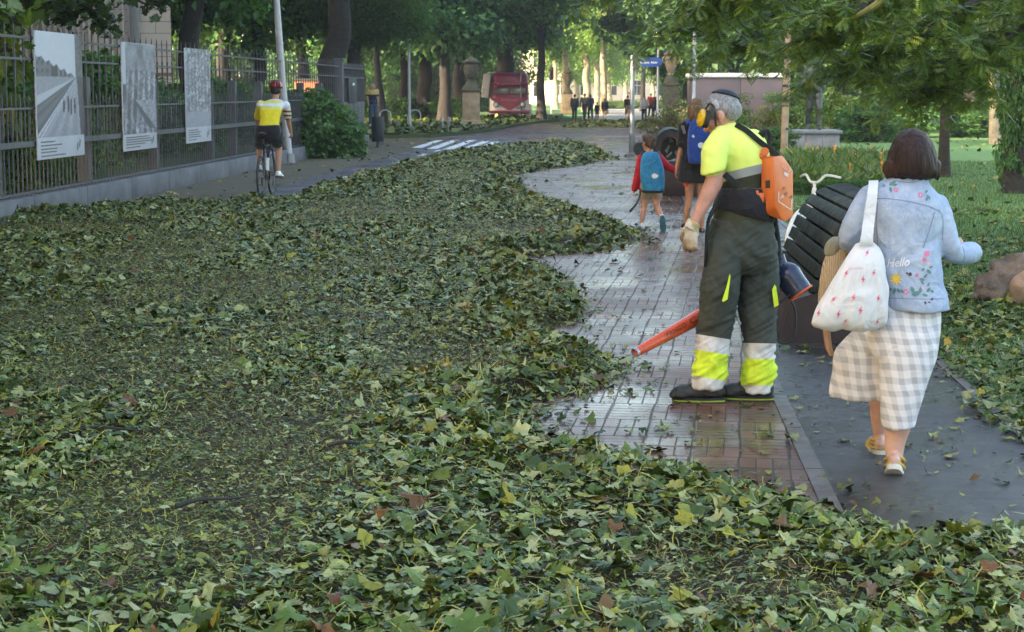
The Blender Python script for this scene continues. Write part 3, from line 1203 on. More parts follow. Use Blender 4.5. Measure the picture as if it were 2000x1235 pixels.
fence = root('iron_fence', FA, 'long grey iron fence of tall and short pointed bars on a low concrete wall', 'fence')
s0 = fence_s(-60)
SF = fence_s(662)
mb = MB()
s = s0 - 0.5
while s < FLEN - 0.05:
    L = min(2.45, FLEN - s)
    mb.bbox(FA + FD * (s + L / 2) + Vector((0, 0, 0.15)) , (L - 0.012, 0.30, 0.34), 0.012, FYAW)
    s += 2.45
mb.build('base_wall', plain('wall_concrete', (0.105, 0.105, 0.115), 0.75, 0.45, 1.6, 0.35, 40), fence)
bars = MB()
i = 0
s = s0
while s < SF:
    p = FA + FD * s
    tall = (i % 2 == 0)
    top = 2.50 if tall else 1.58
    w = 0.016
    bars.box(p + Vector((0, 0, 0.3 + (top - 0.3) / 2)), (w, w, top - 0.3), FYAW)
    bars.tube([p + Vector((0, 0, top)), p + Vector((0, 0, top + 0.09))], [0.014, 0.002], 4)
    if tall:
        bars.box(p + Vector((0, 0, 2.05)), (0.026, 0.026, 0.30), FYAW)
    else:
        bars.box(p + Vector((0, 0, 1.27)), (0.028, 0.028, 0.34), FYAW)
    i += 1
    s += 0.178
bars.build('pointed_bars', M['fence_metal'], fence, smooth=False)
for z, w, d in ((1.0, 0.075, 0.05), (1.47, 0.028, 0.034), (2.12, 0.028, 0.034), (2.40, 0.034, 0.04), (0.36, 0.03, 0.04)):
    mb = MB()
    mb.box(FA + FD * ((s0 + SF) / 2) + FN * (0.017) + Vector((0, 0, z)), (SF - s0, d, w), FYAW)
    mb.build('rail', M['fence_metal'], fence, smooth=False)
for u in (-30, 10, 186, 318, 424, 470, 520, 566, 600, 636):
    s = fence_s(u)
    mb = MB()
    mb.bbox(FA + FD * s - FN * 0.16 + Vector((0, 0, 0.98)), (0.20, 0.18, 1.86), 0.02, FYAW)
    mb.build('concrete_post', M['concrete'], fence)

# the corner post and the steel gate behind it
GB = FA + FD * (SF + 0.2)
gate = root('steel_gate', GB, 'dull grey steel gate panels with a letter box at the far corner of the fence', 'gate')
mb = MB()
mb.bbox(GB + Vector((0.0, 0, 1.45)), (0.24, 0.24, 2.26), 0.02, FYAW)
mb.bbox(GB + Vector((0.0, 0, 2.60)), (0.30, 0.30, 0.06), 0.02, FYAW)
mb.build('post', M['concrete'], gate)
GD = FD
GL = FLEN - SF - 0.25
NP = 6
gyaw = math.atan2(GD.y, GD.x)
mb = MB()
for k in range(NP):
    c = GB + GD * (0.15 + (k + 0.5) * (GL - 0.2) / NP)
    mb.bbox(c + Vector((0, 0, 0.86)), ((GL - 0.2) / NP - 0.006, 0.05, 1.02), 0.012, gyaw)
mb.build('lower_panel', plain('gate_grey', (0.075, 0.076, 0.082), 0.5, 0.3, 3, 0.1, 40), gate)
mb = MB()
for k in range(int(GL / 0.16)):
    c = GB + GD * (0.2 + k * 0.16)
    mb.box(c + Vector((0, 0, 1.80)), (0.022, 0.022, 1.3), gyaw)
    mb.tube([c + Vector((0, 0, 2.45)), c + Vector((0, 0, 2.54))], [0.014, 0.002], 4)
for z in (1.2, 2.1, 2.38):
    mb.box(GB + GD * (GL / 2) + FN * 0.02 + Vector((0, 0, z)), (GL - 0.3, 0.04, 0.05), gyaw)
mb.build('bars', M['fence_metal'], gate, smooth=False)
mb = MB()
p = GB + GD * (GL * 0.42) + FN * 0.07 + Vector((0, 0, 1.72))
mb.bbox(p, (1.6, 0.06, 0.72), 0.02, gyaw)
mb.build('letter_box', M['dark_metal'], gate)
mb = MB()
mb.bbox(p + FN * 0.04 + Vector((0, 0, 0.18)), (0.35, 0.012, 0.07), 0.004, gyaw)
mb.build('label_plate', M['white_plastic'], gate)


# ------------------------------------------------------------------ photo posters on the fence
def grey_scene(kind):
    """an old street photograph: returns the tone at (a across, b down), both 0..1"""
    def street(a, b):
        n = vnoise(np.array([a * 60]), np.array([b * 80]), 3)[0] - 0.5
        vp = (0.86, 0.42)
        if b < vp[1]:
            if a > 0.84:
                return 0.20 + 0.22 * vnoise(np.array([a * 40]), np.array([b * 50]), 4)[0]
            roof = 0.22 + 0.20 * min(a / 0.84, 1)
            roof += 0.015 * math.sin(a * 40)
            if b > roof and a < 0.84:
                if a < 0.30 and b > roof + 0.03:
                    w = (math.sin(a * 60) > 0.1) and (math.sin(b * 90) > -0.2)
                    return 0.22 if w else 0.36 + 0.1 * n
                if 0.30 < a < 0.42:
                    return 0.16
                return 0.30 + 0.16 * math.sin(a * 70) + 0.1 * n
            return 0.80 + 0.04 * n
        # ground, lines that run to the vanishing point
        s = (a - vp[0]) / max(b - vp[1], 1e-3)
        if s < -4.6:
            return 0.55 + 0.1 * n
        if s < -3.1:
            return 0.72
        if s < -1.55:
            return 0.33 + 0.06 * n + 0.05 * math.sin(s * 9)
        if s < -1.47 or -1.40 < s < -1.34:
            return 0.78
        if s > 0.10:
            return 0.22 + 0.2 * n
        for (x, y, h, w) in ((0.56, 0.70, 0.14, 0.022), (0.66, 0.69, 0.16, 0.022), (0.72, 0.72, 0.15, 0.020), (0.80, 0.71, 0.15, 0.024)):
            if abs(a - x) < w * (1 - 0.3 * abs((b - y) / (h / 2))) and abs(b - y) < h / 2:
                return 0.14
        return 0.62 - 0.12 * (b - 0.4) + 0.10 * n + 0.05 * math.sin(s * 14)

    def crowd(a, b):
        n = vnoise(np.array([a * 30]), np.array([b * 50]), 8)[0]
        n2 = vnoise(np.array([a * 11]), np.array([b * 9]), 12)[0]
        if a < 0.10 and b < 0.45:
            return 0.74
        if b < 0.30:
            return 0.30 + 0.34 * n2 + 0.14 * (n - 0.5)
        if b > 0.62 and a > 0.30 + (b - 0.62) * 1.4 and b < 0.95:
            return 0.26 if a < 0.36 + (b - 0.62) * 1.9 else 0.55 + 0.3 * (n - 0.5)
        return 0.18 + 0.62 * n * n2 + 0.22 * (math.sin(a * 38 + b * 6) > 0.3)

    def parade(a, b):
        n = vnoise(np.array([a * 26]), np.array([b * 46]), 15)[0]
        n2 = vnoise(np.array([a * 9]), np.array([b * 14]), 16)[0]
        if b > 0.80:
            return 0.58 + 0.12 * (n - 0.5)
        return 0.22 + 0.5 * n * (0.5 + n2) + 0.12 * (math.sin(a * 46) > 0.2)
    return {'street': street, 'crowd': crowd, 'parade': parade}[kind]


t = NT('poster_photo')
t.set(Base_Color=t.mix(0.06, t.attr('col').outputs['Color'], (0.35, 0.33, 0.55)), Roughness=0.4)
MAT_PHOTO = t.m
MAT_BOARD = plain('poster_board', (0.46, 0.46, 0.50), 0.4, 0.06, 3, 0.04, 30)
MAT_PRINT = plain('poster_print', (0.10, 0.10, 0.11), 0.5, 0.1, 5, 0)


def poster(uL, vLt, vLb, uR, vRt, vRb, split, kind, label, lines):
    sl, sr = fence_s(uL), fence_s(uR)
    off = 0.07
    b0, b1 = FA + FD * sl + FN * off, FA + FD * sr + FN * off
    zt = (P(uL, vLt, b0.y).z + P(uR, vRt, b1.y).z) / 2
    zb = (P(uL, vLb, b0.y).z + P(uR, vRb, b1.y).z) / 2
    r = root('photo_poster', (b0 + b1) / 2 + Vector((0, 0, zb)), label, 'poster', 'photo posters hung on the fence')
    w = (b1 - b0)
    mb = MB()
    c = (b0 + b1) / 2 + Vector((0, 0, (zt + zb) / 2))
    mb.bbox(c, (w.length, 0.02, zt - zb), 0.004, FYAW)
    mb.build('board', MAT_BOARD, r)
    f = grey_scene(kind)
    na, nb = 90, 110
    H = zt - zb
    zs = zb + H * split
    e0, e1 = b0 + FN * 0.0135, b1 + FN * 0.0135
    V, C = [], []
    for j in range(nb + 1):
        for i in range(na + 1):
            a, b = i / na, j / nb
            p = e0.lerp(e1, 0.004 + a * 0.992)
            V.append((p.x, p.y, zt - 0.004 + (zs - zt) * b))
            C.append((max(0.02, min(1, f(a, b))) ** 1.9,) * 3)
    idx = np.arange((na + 1) * (nb + 1)).reshape(nb + 1, na + 1)
    Q = np.stack([idx[1:, :-1], idx[1:, 1:], idx[:-1, 1:], idx[:-1, :-1]], -1).reshape(-1, 4)
    me = fast_mesh('photograph', np.array(V), Q)
    set_col(me, np.array(C) * np.array([0.70, 0.70, 0.77]))
    link_mesh('photograph', me, MAT_PHOTO, r)
    mb = MB()
    up = Vector((0, 0, 1))
    cap_h = zs - zb
    for i, (ln, y) in enumerate(lines):
        p = b0 + FN * 0.0135 + FD * (w.length * 0.06) + up * (zb + cap_h * y)
        x = 0.0
        k = 0
        while x < ln * w.length * 0.8:
            wd = 0.035 + 0.05 * ((k * 37 + i * 13) % 7) / 7
            q = p + FD * x
            mb.box(q + FD * wd / 2, (wd, 0.002, 0.018), FYAW)
            x += wd + 0.018
            k += 1
    mb.build('caption', MAT_PRINT, r, smooth=False)
    for k in range(2):
        mb = MB()
        q = b0 + FN * 0.0135 + FD * (w.length * (0.84 + 0.05 * k)) + up * (zb + cap_h * (0.45 + 0.12 * k))
        mb.box(q, (0.035, 0.002, 0.11), FYAW, R=Matrix.Rotation(FYAW, 3, 'Z') @ Matrix.Rotation(0.35, 3, 'Y'))
        mb.build('logo', MAT_PRINT, r, smooth=False)
    return r


poster(63, 61, 313, 155, 67, 303, 0.175, 'street', 'nearest poster on the fence, an old photograph of a wide empty street', [(0.35, .78), (0.55, .62), (0.40, .46), (0.38, .32), (0.62, .15)])
poster(233, 80, 296, 298, 90, 289, 0.155, 'crowd', 'middle poster on the fence, a mottled photograph with a dark wedge at its foot', [(0.85, .80), (0.9, .66), (0.95, .52), (0.7, .38), (0.5, .2)])
poster(357, 94, 282, 405.5, 98, 274, 0.17, 'parade', 'farthest poster on the fence, a crowd photograph over bare ground', [(0.5, .8), (0.6, .66), (0.55, .52), (0.6, .38), (0.4, .2)])


# ------------------------------------------------------------------ buildings
def ribbed_building():
    Y = 66.0
    x1 = P(335, 100, Y).x
    x0 = x1 - 20
    b = root('beige_building', (x1, Y, 0), 'beige building with close vertical ribs behind the fence', 'building')
    mat = brick_material('beige_blocks', (0.42, 0.31, 0.26), 1.5, 0, (0.6, 0.8), 4, 1)
    tt = NT('beige_stone')
    br = tt.n('ShaderNodeTexBrick')
    br.inputs['Scale'].default_value = 1.0
    br.inputs['Color1'].default_value = (0.72, 0.60, 0.55, 1)
    br.inputs['Color2'].default_value = (0.66, 0.54, 0.50, 1)
    br.inputs['Mortar'].default_value = (0.24, 0.19, 0.165, 1)
    br.inputs['Mortar Size'].default_value = 0.012
    br.inputs['Brick Width'].default_value = 1.1
    br.inputs['Row Height'].default_value = 0.42
    mp = tt.n('ShaderNodeMapping')
    mp.inputs['Rotation'].default_value = (math.pi / 2, 0, 0)
    tt.l(tt.coord(), mp.inputs[0])
    tt.l(mp.outputs[0], br.inputs['Vector'])
    tt.set(Base_Color=br.outputs[0], Roughness=0.85)
    tt.bump(tt.noise(30, 3), 0.2, 0.01)
    mb = MB()
    mb.box(((x0 + x1) / 2, Y + 6, 6.5), (x1 - x0, 12, 13))
    mb.build('wall', tt.m, b, smooth=False)
    mb = MB()
    xr = x1 - 1.35
    x = x0 + 0.1
    while x < xr:
        mb.box((x, Y - 0.06, 6.7), (0.085, 0.12, 12.6))
        x += 0.20
    mb.build('ribs', plain('rib_stone', (0.74, 0.62, 0.58), 0.8, 0.15, 3, 0.2, 20), b, smooth=False)
    mb = MB()
    mb.bbox((P(265, 60, Y).x, Y - 0.22, 4.6), (0.34, 0.20, 4.0), 0.03)
    mb.build('duct', M['pale_metal'], b)
    mb = MB()
    mb.box((x1 - 3.4, Y - 0.03, 2.3), (6.8, 0.06, 0.12))
    mb.build('ledge', plain('ledge', (0.25, 0.15, 0.12), 0.7), b, smooth=False)
    b.rotation_euler = (0, 0, 0.215)


ribbed_building()


def facade_block(name, label, x0, x1, Y, depth, h, col, floors, bays, cat='building', ww=0.42, face='front'):
    b = root(name, ((x0 + x1) / 2, Y, 0), label, cat)
    wall = plain(name + '_render', col, 0.85, 0.18, 0.4, 0.2, 8)
    trim = plain(name + '_trim', tuple(min(1, c * 1.15) for c in col), 0.8, 0.1, 1, 0.1, 8)
    glass = plain(name + '_glass', (0.06, 0.07, 0.08), 0.12, 0.3, 0.6, 0)
    mb = MB()
    fh = h / floors
    bw = (x1 - x0) / bays
    # the front as piers and spandrels so that windows are true recesses
    for i in range(bays + 1):
        x = x0 + i * bw
        w = bw * (1 - ww)
        xa, xb = max(x0, x - w / 2), min(x1, x + w / 2)
        mb.box(((xa + xb) / 2, Y + 0.2, h / 2), (xb - xa, 0.4, h))
    for k in range(floors):
        for i in range(bays):
            xa, xb = x0 + i * bw + bw * (1 - ww) / 2, x0 + (i + 1) * bw - bw * (1 - ww) / 2
            z0 = k * fh
            mb.box(((xa + xb) / 2, Y + 0.2, z0 + fh * 0.14), (xb - xa, 0.38, fh * 0.28))
            mb.box(((xa + xb) / 2, Y + 0.2, z0 + fh * 0.90), (xb - xa, 0.38, fh * 0.20))
    mb.box(((x0 + x1) / 2, Y + 0.4 + depth / 2, h / 2), (x1 - x0, depth, h - 0.02))
    mb.build('wall', wall, b, smooth=False)
    for k in range(floors):
        for i in range(bays):
            xa, xb = x0 + i * bw + bw * (1 - ww) / 2, x0 + (i + 1) * bw - bw * (1 - ww) / 2
            if k * fh > 14 or len([c for c in b.children if c.name.startswith('window')]) > 90:
                continue
            mb = MB()
            mb.box(((xa + xb) / 2, Y + 0.34, k * fh + fh * 0.54), (xb - xa, 0.06, fh * 0.52))
            w_ = mb.build('window', glass, b, smooth=False)
            mb = MB()
            mb.box(((xa + xb) / 2, Y + 0.29, k * fh + fh * 0.54), (0.08, 0.05, fh * 0.52))
            mb.box(((xa + xb) / 2, Y + 0.285, k * fh + fh * 0.62), (xb - xa, 0.05, 0.07))
            mb.build('frame', trim, w_, smooth=False)
        mb = MB()
        mb.box(((x0 + x1) / 2, Y - 0.06, k * fh + fh * 0.98), (x1 - x0, 0.12, 0.22))
        mb.build('string_course', trim, b, smooth=False)
    mb = MB()
    mb.box(((x0 + x1) / 2, Y - 0.18, h + 0.2), (x1 - x0 + 0.6, 0.9, 0.4))
    mb.build('cornice', trim, b, smooth=False)
    return b


facade_block('stone_building', 'pale sunlit building closing the far end of the avenue', -6, 46, 262, 14, 24, (0.66, 0.57, 0.44), 6, 14)
facade_block('town_house', 'cream house front glimpsed between trunks left of the avenue', -20, 5, 232, 12, 22, (0.60, 0.48, 0.34), 6, 8)
facade_block('cream_building', 'long cream building behind the dark trunks on the far left', -62, -16, 168, 12, 16, (0.56, 0.47, 0.36), 4, 14)
facade_block('garden_house', 'small pale house wall beyond the lawn at the right edge', P(1915, 200, 84).x, P(1965, 200, 84).x, 84, 5, 3.2, (0.45, 0.45, 0.46), 1, 2)

# orange-brown garden wall and the low wall at the end of the avenue
w_ = root('brick_garden_wall', (P(610, 180, 88).x, 88, 0), 'orange brown garden wall glimpsed through the fence by the corner', 'wall')
mb = MB()
xa, xb = P(575, 170, 88).x, P(690, 170, 88).x
mb.box(((xa + xb) / 2, 88, 1.1), (xb - xa, 0.3, 2.2))
mb.build('wall', plain('orange_render', (0.42, 0.16, 0.07), 0.85, 0.4, 2), w_, smooth=False)
mb = MB()
mb.box(((xa + xb) / 2, 88, 2.25), (xb - xa + 0.1, 0.4, 0.1))
mb.build('coping', M['concrete'], w_, smooth=False)

# kiosk: purple-brown panels under a white roof edge
KY = 64.0
kx0, kx1 = P(1358, 150, KY).x, P(1536, 150, KY).x
kz = P(1400, 143, KY).z
kio = root('kiosk', ((kx0 + kx1) / 2, KY, 0), 'low kiosk clad in purple brown panels under a white roof edge', 'kiosk')
mb = MB()
n = 2
for i in range(n):
    w = (kx1 - kx0) / n
    mb.bbox((kx0 + w * (i + 0.5), KY + 1.5, (kz - 0.15) / 2), (w - 0.012, 3.0, kz - 0.15), 0.01)
mb.build('panel_wall', plain('mauve_panel', (0.125, 0.090, 0.098), 0.45, 0.12, 0.8, 0.05, 20), kio)
mb = MB()
mb.bbox(((kx0 + kx1) / 2, KY + 1.5, kz - 0.075), (kx1 - kx0 + 0.1, 3.2, 0.15), 0.015)
mb.build('roof', M['white_paint'], kio)


# ================================================================== trees
def crown_mesh(name, n_clump, per, leaf, seed, flat=1.0, droop=0.0, pal=None, pp=None, shell=0.55, cl=0.30, aspect=0.62):
    """foliage filling a ball of radius 1: clumps of small folded leaves with gaps between"""
    rng = np.random.default_rng(seed)
    d = rng.normal(size=(n_clump, 3))
    d /= np.linalg.norm(d, axis=1)[:, None]
    r = shell + (1 - shell) * rng.random(n_clump) ** 0.7
    r *= rng.uniform(0.72, 1.08, n_clump)
    c = d * r[:, None]
    c[:, 2] *= flat
    cr = cl * rng.uniform(0.6, 1.25, n_clump)
    tone = rng.uniform(0.72, 1.25, n_clump)
    hue = rng.normal(0, 0.08, n_clump)
    k = rng.integers(0, n_clump, n_clump * per)
    e = rng.normal(size=(len(k), 3))
    e /= np.linalg.norm(e, axis=1)[:, None]
    rr = cr[k] * rng.random(len(k)) ** 0.45
    p = c[k] + e * rr[:, None] * np.array([1, 1, 0.62])
    if droop:
        p[:, 2] -= droop * rng.random(len(k)) ** 2 * cr[k] * 3
    n = len(k)
    # leaf frame: normal mostly up and outward, tip hanging out and down
    nr = rng.normal(size=(n, 3)) * 0.55 + np.array([0, 0, 0.75]) + e * 0.5
    nr /= np.linalg.norm(nr, axis=1)[:, None]
    tip = e * np.array([1, 1, 0.4]) + rng.normal(size=(n, 3)) * 0.6 + np.array([0, 0, -0.35 - 1.6 * droop])
    tip -= nr * (tip * nr).sum(1)[:, None]
    tip /= np.linalg.norm(tip, axis=1)[:, None] + 1e-9
    side = np.cross(nr, tip)
    L = leaf * rng.uniform(0.65, 1.35, n)
    W = L * aspect * 0.5
    v0 = p
    v1 = p + tip * (L * 0.5)[:, None] + side * W[:, None] + nr * (W * 0.35)[:, None]
    v2 = p + tip * L[:, None] - nr * (L * 0.15)[:, None]
    v3 = p + tip * (L * 0.5)[:, None] - side * W[:, None] + nr * (W * 0.35)[:, None]
    V = np.stack([v0, v1, v2, v3], 1).reshape(-1, 3)
    F = (np.array([(0, 1, 2), (0, 2, 3)])[None] + (np.arange(n) * 4)[:, None, None]).reshape(-1, 3)
    pal = np.array(pal if pal is not None else [(0.045, 0.10, 0.026), (0.065, 0.135, 0.035), (0.095, 0.175, 0.045)])
    col = 1.35 * pal[rng.choice(len(pal), n, p=pp)] * tone[k][:, None] * rng.uniform(0.8, 1.2, (n, 1))
    col[:, 0] *= 1 + hue[k]
    me = fast_mesh(name, V, F)
    set_col(me, np.repeat(np.clip(col, 0.004, 0.8), 4, 0))
    return me


CROWN = {}
CROWN['a'] = crown_mesh('crown_leaves', 90, 150, 0.060, 1)
CROWN['b'] = crown_mesh('crown_leaves', 70, 190, 0.055, 2, shell=0.4)
CROWN['c'] = crown_mesh('crown_leaves', 110, 120, 0.066, 3)
CROWN['blue'] = crown_mesh('crown_leaves', 75, 150, 0.080, 4, cl=0.27, pal=[(0.060, 0.125, 0.055), (0.085, 0.17, 0.075), (0.12, 0.22, 0.09)])
CROWN['lime'] = crown_mesh('crown_leaves', 95, 130, 0.062, 5, pal=[(0.12, 0.20, 0.03), (0.17, 0.25, 0.04), (0.10, 0.17, 0.035)])
CROWN['cedar'] = crown_mesh('crown_leaves', 90, 260, 0.085, 6, droop=0.35, flat=0.8, aspect=0.16, cl=0.34, pal=[(0.045, 0.085, 0.03), (0.065, 0.11, 0.032), (0.09, 0.14, 0.04)])
CROWN['thin'] = crown_mesh('crown_leaves', 60, 70, 0.055, 8, shell=0.3, cl=0.26, pal=[(0.14, 0.22, 0.04), (0.10, 0.18, 0.04), (0.18, 0.27, 0.05)])
CROWN['bush'] = crown_mesh('crown_leaves', 60, 90, 0.12, 9, shell=0.4)
CROWN['bushlime'] = crown_mesh('crown_leaves', 60, 90, 0.10, 10, shell=0.4, pal=[(0.10, 0.16, 0.035), (0.15, 0.21, 0.045), (0.07, 0.12, 0.03)])
CROWN['bushfall'] = crown_mesh('crown_leaves', 60, 110, 0.15, 19, shell=0.4, droop=0.2, pal=[(0.07, 0.14, 0.035), (0.10, 0.18, 0.05), (0.05, 0.10, 0.03), (0.13, 0.19, 0.09)])
CROWN['bushred'] = crown_mesh('crown_leaves', 60, 90, 0.09, 12, shell=0.4, pal=[(0.09, 0.09, 0.035), (0.13, 0.13, 0.05), (0.07, 0.09, 0.03), (0.17, 0.12, 0.06)])
_crown_used = set()


def crown(kind, parent, centre, r, name='crown', rz=0.0, mat=None, tilt=(0, 0)):
    me = CROWN[kind]
    if not me.materials:
        me.materials.append(M['leaf_far'])
    o = bpy.data.objects.new(name, me)
    COL.objects.link(o)
    o.parent = parent
    o.location = Vector(centre) - ORG[parent.name]
    o.scale = r if not isinstance(r, (int, float)) else (r, r, r)
    o.rotation_euler = (tilt[0], tilt[1], rz)
    return o


def trunk_tube(mb, base, top, r0, r1, bend=0.3, seg=14, seed=0):
    rnd = random.Random(seed)
    pts, rad = [], []
    n = 8
    d = Vector(top) - Vector(base)
    for i in range(n + 1):
        t = i / n
        p = Vector(base) + d * t + Vector((rnd.uniform(-1, 1), rnd.uniform(-1, 1), 0)) * bend * r0 * math.sin(t * math.pi)
        flare = 0.45 * max(0, 1 - t * n / 1.3)
        pts.append(p)
        rad.append(r0 * (1 - t) + r1 * t + r0 * flare)
    mb.tube(pts, rad, seg, 2)
    return pts


def tree(name, label, X, Y, r0, crowns, trunk_h=6.0, lean=(0, 0), bark='bark', z0=0.0, seed=0, limbs=5, group=None, cat='tree'):
    """crowns: (kind, dx, dy, z, rx, ry, rz)"""
    base = Vector((X, Y, z0))
    t = root(name, base, label, cat, group)
    rnd = random.Random(seed + 100)
    mb = MB()
    top = base + Vector((lean[0], lean[1], trunk_h))
    pts = trunk_tube(mb, base - Vector((0, 0, 0.05)), top, r0, r0 * 0.62, seed=seed)
    cs = [Vector((X + c[1], Y + c[2], c[3])) for c in crowns]
    for i in range(limbs):
        c = cs[i % len(cs)]
        k = crowns[i % len(crowns)]
        s = pts[min(len(pts) - 1, 5 + i % 4)]
        a = rnd.uniform(0, 6.28)
        e = c + Vector((math.cos(a) * k[4] * 0.6, math.sin(a) * k[5] * 0.6, rnd.uniform(-0.3, 0.5) * k[6]))
        m = s.lerp(e, 0.5) + Vector((0, 0, 0.25 * (e - s).length))
        mb.tube([s, s.lerp(m, 0.5) + Vector((0, 0, 0.1)), m, e], [r0 * 0.42, r0 * 0.3, r0 * 0.2, r0 * 0.05], 8, 3)
    mb.build('trunk', M[bark], t)
    for i, c in enumerate(crowns):
        crown(c[0], t, (X + c[1], Y + c[2], c[3]), (c[4], c[5], c[6]), 'crown', rnd.uniform(0, 6.28))
    return t


def at(u, Y):
    return ray(u, 178).x / ray(u, 178).y * Y


# the dark trees on the left, inside the fence
def big(u, Y, r, label, kinds='ab', zc=8.2, R=4.6, rz=4.4, lean=(0, 0), bark='bark', seed=1, name='broadleaf_tree', z0=0, group=None, th=6.5, dx=0):
    X = at(u, Y)
    rnd = random.Random(seed)
    cr = [(kinds[0], lean[0] + dx, lean[1], zc, R, R, rz)]
    for k in range(2):
        a = rnd.uniform(0, 6.28)
        cr.append((kinds[-1], lean[0] + dx + math.cos(a) * R * 0.62, lean[1] + math.sin(a) * R * 0.62, zc + rnd.uniform(-0.25, 0.3) * rz, R * 0.62, R * 0.62, rz * 0.6))
    return tree(name, label, X, Y, r, cr, th, lean, bark, z0, seed, group=group)


big(376, 52, 0.36, 'dark trunk rising beside the farthest poster behind the fence', 'ab', 8.6, 5.0, 4.7, seed=3)
big(505, 74, 0.30, 'slender brown trunk just left of the leaning pole', 'ca', 8.0, 5.2, 5.0, seed=4, bark='bark_brown')
big(640, 64, 0.52, 'stoutest dark trunk leaning above the corner of the fence', 'ba', 9.4, 5.0, 4.6, lean=(0.55, 0), seed=5, th=7)
tree('cedar_tree', 'cedar with drooping feathery sprays above the man in the striped top', at(690, 71), 71, 0.30,
     [('cedar', 1.0, 0, 4.7, 2.4, 2.2, 1.5), ('cedar', 0.2, 0.6, 6.6, 3.2, 2.8, 2.2), ('cedar', -0.6, 0, 9.2, 3.0, 2.8, 2.6)], 10, (0.25, 0), 'bark', 0, 6)
tree('forked_tree', 'thin forked dark trunk behind the man in the striped top', at(748, 86), 86, 0.20,
     [('a', -0.4, 0, 7.6, 3.4, 3.2, 3.4)], 5.2, (-0.4, 0), 'bark', VERGE_Z, 7)
big(790, 104, 0.34, 'dark trunk hidden behind the lamp post on the verge', 'ca', 8.2, 5.0, 4.6, seed=8)
big(829, 99, 0.42, 'thick black trunk left of the pedestal tree', 'blue' and ['blue', 'a'], 8.4, 5.2, 4.8, seed=9)
big(868, 92, 0.32, 'grey brown trunk standing left of the stone pedestal', ['blue', 'blue'], 8.0, 4.8, 4.6, seed=10, bark='bark_brown', z0=VERGE_Z)
big(898, 112, 0.46, 'black trunk half hidden by the urn pedestal', ['blue', 'a'], 8.6, 5.6, 4.8, seed=11)
big(986, 117, 0.72, 'very wide black trunk behind the pink van', ['blue', 'c'], 9.2, 6.0, 5.2, seed=12)
big(1057, 99, 0.25, 'dark trunk right of the pink van', ['c', 'blue'], 8.8, 4.6, 4.8, seed=13, dx=-0.8)
big(705, 128, 0.4, 'dim trunk far back behind the gate', 'ac', 8.6, 6.4, 5.4, seed=14)
big(590, 104, 0.4, 'dim trunk far back behind the leaning pole', 'bc', 8.6, 6.4, 5.6, seed=15)
big(440, 96, 0.4, 'dim trunk far back between the poster and the cyclist', 'cb', 8.6, 6.4, 5.6, seed=16)

# trees of the avenue, lit by the sun
for i, (u, Y, r, k, b, lab) in enumerate((
        (1146, 150, 0.34, 'lime', 'bark_pale', 'pale trunk behind the far stone urn'),
        (1104, 140, 0.30, 'c', 'bark_pale', 'pale trunk beside the traffic light'),
        (1166, 176, 0.34, 'lime', 'bark_pale', 'thin sunlit trunk deep in the avenue, left row'),
        (1180, 132, 0.26, 'thin', 'bark_pale', 'whitish sunlit trunk behind the walking group'),
        (1190, 205, 0.34, 'lime', 'bark_pale', 'farthest sunlit trunk of the avenue, left row'),
        (1256, 150, 0.22, 'lime', 'bark', 'thin dark trunk under the blue arrow sign'),
        (1300, 182, 0.34, 'lime', 'bark_pale', 'sunlit tree at the far end of the avenue, right row'),
        (1128, 196, 0.30, 'lime', 'bark_pale', 'sunlit crown before the cream house at the end of the avenue'),
        (1222, 222, 0.30, 'lime', 'bark_pale', 'sunlit crown in the middle of the avenue end'),
        (1086, 170, 0.28, 'thin', 'bark_pale', 'thin leaved tree between the dark trunk and the traffic light'),
        (1275, 236, 0.30, 'lime', 'bark_pale', 'sunlit crown before the pale building right of the signpost'),
        (1330, 132, 0.40, 'blue', 'bark', 'dark tree behind the right hand urn'))):
    X = at(u, Y)
    side = -1 if u < 1230 else 1
    tree('avenue_tree', lab, X, Y, r, [(k, side * 1.2, 0, 8.2 if Y < 190 else 7.0, 3.4, 4.0, 4.4 if Y < 190 else 5.2), ('thin', side * 0.4, -1.5, 6.4, 2.0, 2.2, 2.2), (k, side * 2.2, 1.5, 12.5, 3.2, 3.2, 3.0)], 7.5, (0.1 * side, 0), b, 0, 40 + i, group='trees lining the avenue')

# right-hand park trees
for (u, Y, r, k, z, R, rz, lab, b, lean) in (
        (1430, 92, 0.40, 'blue', 7.2, 5.2, 4.8, 'blue green tree behind the kiosk', 'bark', (0, 0)),
        (1540, 88, 0.35, 'blue', 7.0, 5.0, 4.8, 'tree behind the right end of the kiosk', 'bark', (0, 0)),
        (1345, 104, 0.35, 'blue', 7.4, 5.4, 5.0, 'tree over the right hand stone urn', 'bark', (0, 0)),
        (1640, 76, 0.30, 'c', 6.0, 4.4, 4.4, 'leafy tree behind the statue', 'bark_brown', (0, 0)),
        (1730, 66, 0.16, 'thin', 4.3, 3.0, 2.9, 'light green young tree beyond the flower bed', 'bark_brown', (0.2, 0)),
        (1790, 84, 0.30, 'a', 6.2, 4.8, 4.8, 'dark tree deep in the park behind the slim trunk', 'bark', (0, 0)),
        (1905, 74, 0.45, 'b', 6.2, 4.6, 4.6, 'thick dark trunk in the shade beyond the lawn', 'bark', (0, 0)),
        (1950, 58, 0.17, 'thin', 6.2, 3.2, 3.2, 'pale leaning trunk near the right edge', 'bark_pale', (-0.5, 0)),
        (1848, 35.6, 0.11, 'c', 5.2, 2.6, 2.6, 'slim dark trunk on the lawn right of the woman', 'bark_brown', (0.05, 0)),
        (2060, 90, 0.4, 'a', 6.4, 5.2, 5.0, 'dark tree closing the park at the right edge', 'bark', (0, 0))):
    big(u, Y, r, lab, [k, k], z, R, rz, lean, b, seed=int(u), name='park_tree', th=max(3.2, z - 1.5))

